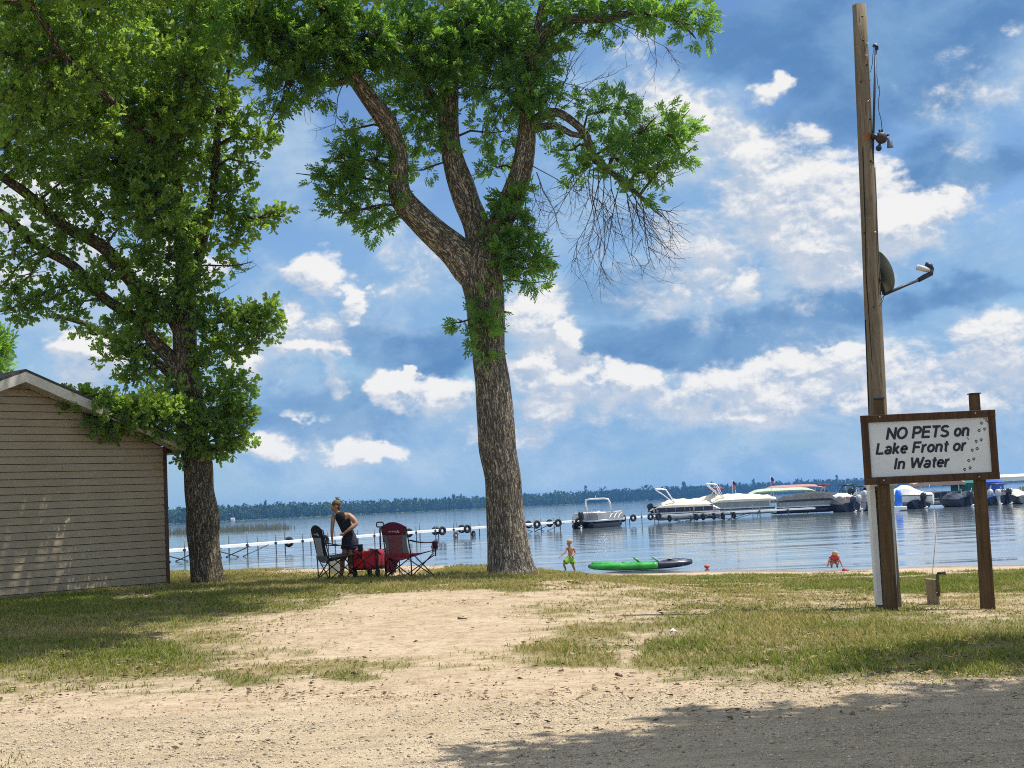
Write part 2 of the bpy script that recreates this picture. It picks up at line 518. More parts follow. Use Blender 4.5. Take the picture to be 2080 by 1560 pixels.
def cover(x, y):
    """Grass cover 0..1 and greenness 0..1 of the ground, from the worn pattern of this piece of shore."""
    z = G(x, y)
    px, py = to_px(x, y, z)
    g = np.zeros_like(px); gr = np.full_like(px, 0.45)
    wpx = px + 150 * (fbm2(x * .8 + 11, y * .8 + 5, 4) - .5) + 60 * (fbm2(x * 3 + 1, y * 3 + 9, 3) - .5)
    wpy = py + 46 * (fbm2(x * .8 + 61, y * .8 + 25, 4) - .5) + 22 * (fbm2(x * 3 + 21, y * 3 + 39, 3) - .5)
    def add(cx, cy, rx, ry, w, green):
        nonlocal g, gr
        e = soft_ell(wpx, wpy, cx, cy, rx, ry) * w
        gr = np.where(e > g, green, gr); g = np.maximum(g, e)
    add(120, 1330, 330, 62, 1.25, .85); add(-150, 1330, 300, 90, 1.2, .8); add(100, 1270, 330, 70, 1.0, .6)
    add(60, 1225, 360, 48, 1.3, .8); add(330, 1225, 300, 40, 1.2, .7); add(560, 1195, 180, 30, 1.1, .5)
    add(500, 1230, 170, 34, .55, .25); add(310, 1290, 210, 42, .68, .35); add(230, 1360, 280, 40, 1.0, .75)
    add(480, 1370, 130, 22, .75, .8); add(640, 1350, 200, 28, .5, .5); add(720, 1368, 110, 20, .7, .8); add(900, 1345, 240, 20, .42, .4)
    add(850, 1178, 480, 20, 1.15, .45); add(1200, 1174, 420, 14, 1.1, .5); add(420, 1172, 260, 18, 1.2, .45); add(200, 1180, 300, 30, 1.0, .6)
    add(1190, 1320, 130, 46, 1.05, .45); add(1240, 1290, 110, 34, .9, .4); add(1160, 1345, 90, 26, .8, .5)
    add(1560, 1275, 290, 56, 1.05, .6); add(1480, 1330, 240, 52, 1.15, .62); add(1800, 1300, 330, 70, 1.1, .62); add(2150, 1310, 260, 80, 1.1, .6)
    add(1640, 1345, 280, 46, 1.1, .7); add(1980, 1345, 190, 50, 1.0, .6); add(1620, 1240, 260, 26, .75, .5)
    add(1560, 1378, 180, 16, .7, .7); add(1820, 1385, 200, 20, .6, .5)
    add(1520, 1176, 240, 15, .8, .75); add(1850, 1187, 300, 20, 1.0, .9); add(2080, 1183, 160, 24, 1.15, .9); add(1760, 1185, 120, 14, .9, .9); add(1980, 1220, 160, 26, .5, .2)
    add(1500, 1215, 240, 26, .6, .3); add(1330, 1215, 200, 30, .5, .3); add(1180, 1240, 160, 30, .42, .3); add(1700, 1205, 200, 20, .5, .4)
    add(40, 1555, 120, 18, .8, .9)
    # off to both sides of the photograph the lawn goes on
    side = np.maximum(sstep(-100, -500, px), sstep(2150, 2500, px)) * sstep(11.8, 13.8, y) * (1 - sstep(31, 38, y))
    gr = np.where(side > g, 0.6, gr); g = np.maximum(g, side)
    # bare scraps and the worn track
    bare = soft_ell(px, py, 1285, 1325, 26, 46) * 1.5
    dx = px - (1285 + (1322 - py) * 0.75)
    track = .75 * np.exp(-(dx / 16) ** 2) * sstep(1270, 1300, py) * (1 - sstep(1350, 1372, py))
    g = g * (1 - np.clip(track, 0, 1))
    g = g * (1 - 0.6 * np.clip(soft_ell(px, py, 270, 1213, 48, 9) * 2, 0, 1)) * (1 - 0.6 * np.clip(soft_ell(px, py, 360, 1222, 60, 7) * 2, 0, 1))
    n = fbm2(x * 1.3 + 5, y * 1.3, 4); n2 = fbm2(x * 5 + 50, y * 5 + 8, 3)
    g = np.clip(g * (0.35 + 1.2 * n) + 0.75 * (n2 - 0.5) * (g > 0.03), 0, 1)
    g = g * (1 - sstep(0, 3, y - shore_y(x) + 6.5)) * sstep(6, 7, y)
    gr = np.clip(gr + 0.7 * (fbm2(x * 0.9 + 80, y * 0.9 + 3, 3) - 0.5), 0, 1)
    return g, gr

def road_edge(x):
    """y of the far edge of the gravel drive."""
    return 12.45 + 0.012 * x * x * (x < 0) + 0.35 * (fbm2(np.asarray(x, float) * 0.9 + 4, 0 * np.asarray(x, float) + 2, 3) - 0.5)

def sand_nodes(t):
    co = t.coord('Object')
    g = t.attr('cover'); gr = t.attr('green')
    n1 = t.noise(co, 0.8, 6, 0.6); n2 = t.noise(co, 9.0, 6, 0.7); n3 = t.noise(co, 60.0, 3, 0.7)
    st = t.noise(t.mapping(co, (3.0, 11.0, 3.0), (0, 0, 0.12)), 1.0, 6, 0.7)
    sand = t.mix(t.ramp(n1, .3, .7), (.445, .345, .235), (.525, .42, .298))
    sand = t.mix(t.math('MULTIPLY', t.ramp(n2, .45, .75), .55), sand, (.40, .30, .19))
    sand = t.mix(t.math('MULTIPLY', t.ramp(st, .5, .75), .65), sand, (.33, .245, .15))
    n4 = t.noise(co, 3.6, 7, .72, .3); n5 = t.noise(co, 12.0, 4, .7, .4)
    sand = t.mix(t.math('MULTIPLY', t.ramp(n4, .48, .62), .75), sand, (.33, .245, .15))
    sand = t.mix(t.math('MULTIPLY', t.ramp(n4, .44, .34), .45), sand, (.60, .485, .335))
    sand = t.mix(t.math('MULTIPLY', t.ramp(n5, .57, .65), .8), sand, (.225, .165, .10))
    sand = t.mix(t.math('MULTIPLY', t.ramp(n3, .62, .74), .6), sand, (.20, .15, .10))
    thatch = t.mix(t.ramp(n2, .3, .7), (.20, .165, .075), (.33, .265, .13))
    soil = t.mix(t.math('MULTIPLY', gr, .65), thatch, (.085, .095, .028))
    f = t.ramp(t.math('MULTIPLY_ADD', t.math('SUBTRACT', n2, .5), .9, g), .12, .62)
    col = t.mix(f, sand, soil)
    h = t.math('ADD', t.math('ADD', t.math('MULTIPLY', n2, 1.0), t.math('MULTIPLY', n3, .35)), t.math('MULTIPLY', st, .8))
    return col, t.bump(h, .8, .05)

m_ground, t = new_mat('sandy_ground')
c_, nrm = sand_nodes(t)
wet = t.attr('wet')
c_ = t.mix(t.math('MULTIPLY', wet, .75), c_, (.16, .125, .085))
principled(t, c_, t.math('MULTIPLY_ADD', wet, -.55, .95), nrm, 0, .25)

def axis(dense_lo, dense_hi, step, far_lo, far_hi):
    a = list(np.arange(dense_lo, dense_hi, step))
    s = step; v = dense_lo
    lo = []
    while v > far_lo:
        s *= 1.35; v -= s; lo.append(max(v, far_lo))
    s = step; v = a[-1]; hi = []
    while v < far_hi:
        s *= 1.35; v += s; hi.append(min(v, far_hi))
    return np.array(lo[::-1] + a + hi)

def grid_mesh(name, xs, ys, zf, extra=None):
    X, Y = np.meshgrid(xs, ys)
    x, y = X.ravel(), Y.ravel()
    z = zf(x, y)
    n, m = len(xs), len(ys)
    i = np.arange((m - 1) * (n - 1)); r, c = i // (n - 1), i % (n - 1)
    a = r * n + c
    Fc = np.stack([a, a + 1, a + n + 1, a + n], -1)
    return np_mesh(name, np.stack([x, y, z], -1), Fc, extra(x, y, z) if extra else None)

def g_attr(x, y, z):
    g, gr = cover(x, y)
    wet = 1 - sstep(0.03, 0.12, z - WATER)
    return {'cover': ('FLOAT', g), 'green': ('FLOAT', gr), 'wet': ('FLOAT', wet)}
def G_all(x, y):
    z = G(x, y)
    z = np.where((np.abs(x) > 60) & (y < 40), z, z)
    return z
gx = axis(-15, 16, 0.13, -3300, 3300); gy = axis(4.5, 54, 0.13, -60, 3400)
ground = add_obj('ground', grid_mesh('ground', gx, gy, G_all, g_attr), m_ground, smooth=True)
tag(ground, kind='structure')

# gravel drive in front: a sheet that follows the ground a few millimetres above it
m_gravel, t = new_mat('gravel')
co = t.coord('Object')
n1 = t.noise(co, 0.7, 5, 0.6); n2 = t.noise(co, 14, 5, 0.7); n3 = t.noise(co, 70, 3, 0.75)
st = t.noise(t.mapping(co, (0.5, 5.0, 1), (0, 0, 0.05)), 1.0, 6, 0.65)
vor = t.new('ShaderNodeTexVoronoi'); vor.inputs['Scale'].default_value = 55; t.l.new(co, vor.inputs['Vector'])
c_ = t.mix(t.ramp(n1, .3, .7), (.52, .41, .265), (.60, .485, .33))
n4 = t.noise(co, 3.2, 7, .72, .3)
c_ = t.mix(t.math('MULTIPLY', t.ramp(st, .46, .68), .7), c_, (.38, .30, .20))
c_ = t.mix(t.math('MULTIPLY', t.ramp(n4, .52, .66), .6), c_, (.30, .245, .18))
c_ = t.mix(t.math('MULTIPLY', t.ramp(n4, .44, .34), .4), c_, (.64, .53, .39))
c_ = t.mix(t.math('MULTIPLY', t.ramp(n2, .5, .72), .6), c_, (.30, .245, .175))
c_ = t.mix(t.math('MULTIPLY', t.ramp(n3, .50, .66), .8), c_, (.17, .14, .105))
c_ = t.mix(t.math('MULTIPLY', t.ramp(vor.outputs['Distance'], .32, .1), .35), c_, (.66, .58, .47))
h = t.math('ADD', t.math('MULTIPLY', n2, 1.0), t.math('MULTIPLY', n3, .6))
principled(t, c_, .95, t.bump(h, .9, .04), 0, .2)
def gravel_mesh():
    xs = axis(-9, 9, 0.13, -400, 400); k = 70
    V = []
    for j in range(k + 1):
        u = j / k
        yy = -40 + (4 + 40) * u / 0.2 if u < 0.2 else None
        e = road_edge(xs)
        y = np.full_like(xs, -40 + 44 * u / 0.2) if u < 0.2 else 4 + (e - 4) * (u - 0.2) / 0.8
        lift = 0.006 * (1 if j < k else -2.0)
        V.append(np.stack([xs, y, G(xs, y) + lift], -1))
    V = np.concatenate(V); n = len(xs)
    i = np.arange(k * (n - 1)); r, c = i // (n - 1), i % (n - 1); a = r * n + c
    return np_mesh('gravel_drive', V, np.stack([a, a + 1, a + n + 1, a + n], -1))
drive = add_obj('gravel_drive', gravel_mesh(), m_gravel, smooth=True)
tag(drive, kind='structure')

# ------------------------------------------------------------------ lake
m_water, t = new_mat('lake_water')
co = t.coord('Object')
w1 = t.noise(t.mapping(co, (.040, .30, 1), (0, 0, -.05)), 1.0, 2, .45, .5)
w2 = t.noise(t.mapping(co, (.28, 1.5, 1), (0, 0, .05)), 1.0, 3, .5, .3)
w3 = t.noise(t.mapping(co, (.02, .05, 1), (0, 0, .1)), 1.0, 4, .55)
calm = t.ramp(w3, .35, .65, .45, 1.0)
h = t.math('MULTIPLY', t.math('ADD', t.math('MULTIPLY', w1, 1.0), t.math('MULTIPLY', w2, .10)), calm)
sepw = t.new('ShaderNodeSeparateXYZ'); t.l.new(co, sepw.inputs[0])
fade = t.ramp(sepw.outputs[1], 60, 420, 1.0, .55)
bn = t.new('ShaderNodeBump'); bn.inputs['Distance'].default_value = .080
t.l.new(h, bn.inputs['Height']); t.l.new(fade, bn.inputs['Strength'])
b = principled(t, (.125, .16, .17), .06, bn.outputs[0], 0, .5)
b.inputs['IOR'].default_value = 1.33
wx = axis(-40, 60, 4.0, -3300, 3300); wy = axis(34, 200, 4.0, 30, 3380)
lake = add_obj('lake_water', grid_mesh('lake_water', wx, wy, lambda x, y: np.full_like(x, WATER)), m_water)
tag(lake, kind='structure')

# ------------------------------------------------------------------ grass blades (one mass nobody could count)
m_grass, t = new_mat('grass_blades')
tint = t.attr('tint'); dry = t.attr('dry')
green = t.mix(tint, (.090, .145, .022), (.25, .30, .048))
straw = t.mix(tint, (.40, .315, .115), (.62, .51, .25))
c_ = t.mix(dry, green, straw)
d1 = t.new('ShaderNodeBsdfDiffuse'); d2 = t.new('ShaderNodeBsdfTranslucent'); mx = t.new('ShaderNodeMixShader')
t.l.new(c_, d1.inputs[0]); t.l.new(c_, d2.inputs[0]); mx.inputs[0].default_value = .38
t.l.new(d1.outputs[0], mx.inputs[1]); t.l.new(d2.outputs[0], mx.inputs[2]); t.l.new(mx.outputs[0], t.out.inputs[0])

def scatter_grass():
    n = 1500000
    y = 8.5 + 33 * rng.random(n) ** 0.8
    half = 0.40 * y + 1.5
    x = (rng.random(n) * 2 - 1) * half + 0.6
    g, gr = cover(x, y)
    on_road = y < road_edge(x) - 0.05
    keep = rng.random(n) < np.clip((g - 0.08), 0, 1) ** 1.7 * 0.95
    keep &= (~on_road) | (rng.random(n) < 0.6)
    # scattered single tufts on the sand
    tuft = (rng.random(n) < 0.016 * (vnoise(x * 3, y * 3) > .60) * (vnoise(x * .7 + 40, y * .9) > .42)) & (y > 13.5) & (y < shore_y(x) - 5)
    keep |= tuft
    x, y, g, gr = x[keep], y[keep], g[keep], gr[keep]
    # gather a little into tufts
    n = len(x)
    cl = rng.random(n) < .55
    cx = np.round(x / .11) * .11 + .03 * np.sin(np.round(x / .11) * 91.7 + np.round(y / .11) * 37.1); cy = np.round(y / .11) * .11 + .03 * np.cos(np.round(x / .11) * 51.7 + np.round(y / .11) * 77.1)
    x = np.where(cl, cx + (x - cx) * .4, x); y = np.where(cl, cy + (y - cy) * .4, y)
    z = G(x, y) - .004
    hh = (.018 + .050 * rng.random(n) ** 1.8) * (.45 + .65 * g)
    hh *= np.where(vnoise(x * 2.2 + 7, y * 2.2) > .66, 1.5, 1.0)
    w = .0026 + .0034 * rng.random(n)
    w = w * (1 + np.clip((y - 18) / 25, 0, 1) * .8)
    a = rng.random(n) * 2 * np.pi
    lean = hh * (.25 + .75 * rng.random(n)); la = rng.random(n) * 2 * np.pi
    bx, by = np.cos(a) * w, np.sin(a) * w
    lx, ly = np.cos(la) * lean, np.sin(la) * lean
    V = np.empty((n, 5, 3), np.float32)
    V[:, 0] = np.stack([x - bx, y - by, z], -1); V[:, 1] = np.stack([x + bx, y + by, z], -1)
    V[:, 2] = np.stack([x - bx * .8 + lx * .35, y - by * .8 + ly * .35, z + hh * .6], -1)
    V[:, 3] = np.stack([x + bx * .8 + lx * .35, y + by * .8 + ly * .35, z + hh * .6], -1)
    V[:, 4] = np.stack([x + lx, y + ly, z + hh], -1)
    base = (np.arange(n) * 5)[:, None]
    Fc = np.concatenate([base + np.array([[0, 1, 3]]), base + np.array([[0, 3, 2]]), base + np.array([[2, 3, 4]])])
    tint = np.repeat(rng.random(n), 5)
    dry = np.repeat(np.clip(1.02 - gr * 1.0 + (rng.random(n) - .5) * 1.1 + .5 * (vnoise(x * 1.7, y * 1.7) - .5), 0, 1), 5)
    me = np_mesh('grass', V.reshape(-1, 3), Fc, {'tint': ('FLOAT', tint), 'dry': ('FLOAT', dry)})
    print('grass blades', n)
    return me
grass = add_obj('grass', scatter_grass(), m_grass)
tag(grass, 'short dry olive grass growing in patches over the sandy shore', 'grass', kind='stuff')

# loose stones and crumbs on the drive and the bank
def scatter_stones():
    n = 120000
    y = 7.0 + 7.2 * rng.random(n) ** .9
    x = (rng.random(n) * 2 - 1) * (0.42 * y + 1)
    k = rng.random(n) < np.clip(.55 - (y - road_edge(x)) * .55, .06, 1)
    k &= vnoise(x * .8 + 3, y * 2.2) * .8 + rng.random(n) * .6 > .5
    x, y = x[k], y[k]; n = len(x)
    r = .0024 + .011 * rng.random(n) ** 12 + .0030 * rng.random(n)
    z = G(x, y) + .006 + r * .3
    octa = np.array([[1, 0, 0], [-1, 0, 0], [0, 1, 0], [0, -1, 0], [0, 0, .7], [0, 0, -.7]], float)
    fo = np.array([[0, 2, 4], [2, 1, 4], [1, 3, 4], [3, 0, 4], [2, 0, 5], [1, 2, 5], [3, 1, 5], [0, 3, 5]])
    a = rng.random(n) * 6.28
    ca, sa = np.cos(a), np.sin(a)
    o = octa[None] * r[:, None, None] * (0.7 + .7 * rng.random((n, 6, 1)))
    V = np.stack([o[..., 0] * ca[:, None] - o[..., 1] * sa[:, None] + x[:, None], o[..., 0] * sa[:, None] + o[..., 1] * ca[:, None] + y[:, None], o[..., 2] + z[:, None]], -1)
    Fc = (np.arange(n) * 6)[:, None, None] + fo[None]
    return np_mesh('gravel_stones', V.reshape(-1, 3), Fc.reshape(-1, 3), {'tint': ('FLOAT', np.repeat(rng.random(n), 6))})
m_st, t = new_mat('stones')
principled(t, t.mix(t.attr('tint'), (.20, .16, .115), (.62, .51, .37)), .9)
stones = add_obj('gravel_stones', scatter_stones(), m_st)
tag(stones, 'small loose stones scattered over the gravel drive', 'gravel', kind='stuff')

# dry leaves, bark crumbs and bits of straw lying about
def scatter_litter():
    n = 52000
    y = 10.5 + 26 * rng.random(n) ** 1.2; x = (rng.random(n) * 2 - 1) * (.40 * y + .5)
    k = (rng.random(n) < np.clip(vnoise(x * .9 + 70, y * .9 + 20) * 1.5 - .35, 0.03, 1)) & (y < shore_y(x) - 2)
    k &= (y > road_edge(x)) | (rng.random(n) < .25)
    x, y = x[k], y[k]; n = len(x); z = G(x, y) + .010
    a = rng.random(n) * 6.283; L = .010 + .034 * rng.random(n) ** 3; w = L * (.25 + .5 * rng.random(n))
    q = np.array([(-1, 0), (0, -1), (1, 0), (0, 1)], float)
    V = np.empty((n, 4, 3)); ca, sa = np.cos(a)[:, None], np.sin(a)[:, None]
    qx, qy = q[None, :, 0] * L[:, None], q[None, :, 1] * w[:, None]
    V[..., 0] = x[:, None] + qx * ca - qy * sa; V[..., 1] = y[:, None] + qx * sa + qy * ca
    V[..., 2] = z[:, None] + (rng.random((n, 4)) * .9) * L[:, None] * .8
    return np_mesh('ground_litter', V.reshape(-1, 3), (np.arange(n) * 4)[:, None] + np.arange(4)[None], {'tint': ('FLOAT', np.repeat(rng.random(n), 4))})
m_lit, t = new_mat('dry_litter')
principled(t, t.mix(t.ramp(t.attr('tint'), .35, .95), (.085, .058, .036), (.36, .26, .14)), .95, None, 0, .1)
lit = add_obj('ground_litter', scatter_litter(), m_lit)
tag(lit, 'dry leaf and bark crumbs scattered over the sand and grass', 'litter', kind='stuff')

# ------------------------------------------------------------------ far shore
def far_D(px): return np.interp(px, [-600, 345, 640, 1000, 1310, 1700, 2060, 2800], [900, 1080, 1300, 1560, 1900, 2150, 2600, 2900])
def far_H(px): return np.interp(px, [-600, 345, 640, 1000, 1310, 1700, 2060, 2800], [10.5, 10, 10.6, 11.2, 14.0, 15.0, 9, 8])
m_wood, t = new_mat('woodland')
tn = t.attr('tint')
c_ = t.mix(tn, (.012, .030, .010), (.042, .078, .022))
d1 = t.new('ShaderNodeBsdfDiffuse'); t.l.new(c_, d1.inputs[0]); t.l.new(d1.outputs[0], t.out.inputs[0])
m_wood2, t = new_mat('near_woodland')
c_ = t.mix(t.attr('tint'), (.022, .050, .014), (.085, .135, .036))
d1 = t.new('ShaderNodeBsdfDiffuse'); t.l.new(c_, d1.inputs[0]); t.l.new(d1.outputs[0], t.out.inputs[0])
def far_wood(px0, px1, rows, step_m):
    """Rows of trees, each a cloud of leafy facets, along a far shoreline."""
    Vs, Ts = [], []
    for row in range(rows):
        px = px0
        while px < px1:
            D = float(far_D(px)); H = float(far_H(px))
            dpx = step_m * F / D * (.6 + .9 * rng.random())
            px += dpx
            dd = D + row * 9 + rng.random() * 8
            base = P(px, 1026 - .046 * (px - 1040), dd)
            h = H * (.76 + .26 * rng.random()) * (1.0 + .06 * row)
            if rng.random() < .05: h *= 1.25
            conif = rng.random() < .3
            rad = h * (.16 if conif else .30) * (.8 + .5 * rng.random())
            n = 100
            u = rng.random(n)
            zz = h * (.05 + .95 * u)
            prof = (1.05 - u) if conif else np.sqrt(np.clip(1 - ((u - .6) / .5) ** 2, .08, 1))
            an = rng.random(n) * 6.283; rr = rad * prof * (.5 + .5 * rng.random(n))
            c = np.stack([base.x + np.cos(an) * rr, base.y + np.sin(an) * rr * .8, WATER + .4 + zz], -1)
            sz = (.8 + .8 * rng.random(n)) * h / 11
            tri = rng.normal(size=(n, 3, 3)); tri /= np.linalg.norm(tri, axis=2, keepdims=True)
            Vs.append((c[:, None] + tri * sz[:, None, None]).reshape(-1, 3))
            Ts.append(np.repeat(np.clip(.15 + .6 * rng.random() + .35 * (rng.random(n) - .5), 0, 1), 3))
    V = np.concatenate(Vs); T = np.concatenate(Ts)
    return V, T
def land_strip(name, px0, px1, depth):
    mb = MB(); rings = []
    for px in np.linspace(px0, px1, 60):
        D = float(far_D(px)); p = P(px, 1026 - .046 * (px - 1040), D)
        u = Vector((p.x, p.y, 0)).normalized()
        a = Vector((p.x, p.y, 0))
        rings.append([a + Vector((0, 0, WATER - .5)), a + u * 6 + Vector((0, 0, WATER + .7)), a + u * depth + Vector((0, 0, WATER + 2.2)), a + u * depth + Vector((0, 0, WATER - .5))])
    mb.loft(rings)
    return mb.build(name, mat('far_bank', (.06, .085, .03), .95, .3, .05))
land = land_strip('far_shore', -500, 2750, 120); tag(land, kind='structure')
for nm, a, b, lab in (('shore_woods', -500, 1180, 'green wooded shore across the lake behind the two big trees'),
                      ('distant_woods', 1180, 2750, 'hazy blue wooded shore far behind the moored boats')):
    V, T = far_wood(a, b, 5, 3.6 if a < 0 else 4.6)
    ob = add_obj(nm, np_mesh(nm, V, np.arange(len(V)).reshape(-1, 3), {'tint': ('FLOAT', T)}), m_wood2 if a < 0 else m_wood)
    tag(ob, lab, 'woods', kind='stuff')

# reed bed standing in the lake on the left
m_reed, t = new_mat('reeds')
principled(t, t.mix(t.attr('tint'), (.17, .175, .12), (.30, .28, .19)), .8)
def reeds():
    n = 1700
    px = 300 + 300 * rng.random(n); Y = 250 + 26 * rng.random(n)
    v, f, tt = [], [], []
    for i in range(n):
        p = P(px[i], 1050, Y[i]); dens = .45 + .55 * float(vnoise(np.array([px[i] / 9.0]), np.array([1.0]))[0])
        if rng.random() > dens * np.interp(px[i], [300, 540, 600], [.85, 1, .15]): continue
        h = (.5 + .75 * rng.random()); w = .05; lx = rng.normal() * .12
        k = len(v); z = WATER - .1
        v += [(p.x - w, p.y, z), (p.x + w, p.y + .03, z), (p.x + w * .6 + lx, p.y, WATER + h), (p.x - w * .4 + lx, p.y + .03, WATER + h * .95)]
        f.append((k, k + 1, k + 2, k + 3)); tt += [rng.random()] * 4
    return np_mesh('reed_bed', np.array(v), np.array(f), {'tint': ('FLOAT', np.array(tt))})
rd = add_obj('reed_bed', reeds(), m_reed)
tag(rd, 'low line of brown reeds standing in the lake left of the woman', 'reeds', kind='stuff')

# far house and moored speck on the far shore
hp = P(475, 1052, 1090); hb = MB().box((0, 0, 1.0), (2.6, 2.5, 1.4)); hr = MB()
hr.loft([[Vector((-1.5, -1.4, 1.7)), Vector((-1.5, 1.4, 1.7)), Vector((-1.5, 0, 2.4))], [Vector((1.5, -1.4, 1.7)), Vector((1.5, 1.4, 1.7)), Vector((1.5, 0, 2.4))]])
far_house = thing('boathouse', 'tiny white boathouse on the far green shore', 'boathouse', (hp.x, hp.y - 4, WATER + .2))
hb.build('wall', mat('far_white', (.75, .75, .72), .7), far_house); hr.build('roof', mat('far_roof', (.35, .33, .32), .8), far_house)

# ------------------------------------------------------------------ haze over the lake
HAZE_DENSITY = 0.00017
hz = MB().box((0, 1650, 11.2), (6800, 3560, 31.6))
hm = bpy.data.materials.new('haze'); hm.use_nodes = True
t = NT(hm.node_tree)
for n in list(t.n):
    if n.type != 'OUTPUT_MATERIAL': t.n.remove(n)
o_ = [n for n in t.n if n.type == 'OUTPUT_MATERIAL'][0]
pv = t.new('ShaderNodeVolumePrincipled')
pv.inputs['Color'].default_value = (.17, .47, 1.0, 1); pv.inputs['Density'].default_value = HAZE_DENSITY
pv.inputs['Anisotropy'].default_value = 0.0
t.l.new(pv.outputs[0], o_.inputs['Volume'])
haze = hz.build('haze', hm); tag(haze, kind='stuff')
# ------------------------------------------------------------------ building on the left
m_siding, t = new_mat('vinyl_siding')
co = t.coord('Object')
gr_ = t.noise(t.mapping(co, (2.2, 2.2, 60)), 1.0, 4, .6); bl = t.noise(co, 1.1, 4, .6)
c_ = t.mix(t.ramp(bl, .3, .7), (.335, .268, .178), (.385, .315, .215))
c_ = t.mix(t.math('MULTIPLY', t.ramp(gr_, .45, .7), .45), c_, (.26, .205, .135))
sp_ = t.new('ShaderNodeSeparateXYZ'); t.l.new(co, sp_.inputs[0])
st_ = t.math('MULTIPLY', t.ramp(sp_.outputs[2], .55, .05), t.ramp(t.noise(co, 3.5, 5, .65), .35, .65))
c_ = t.mix(t.math('MULTIPLY', st_, .45), c_, (.20, .165, .11))
principled(t, c_, .62, t.bump(gr_, .35, .006), 0, .3)
m_trim = mat('house_trim', (.62, .60, .55), .6, .08, 3)
m_soffit = mat('soffit', (.50, .47, .41), .7, .08, 2)
m_brown_trim = mat('brown_trim', (.10, .055, .04), .6, .2, 4)
m_shingle = mat('shingles', (.075, .07, .068), .9, .45, 14, .01, 60)

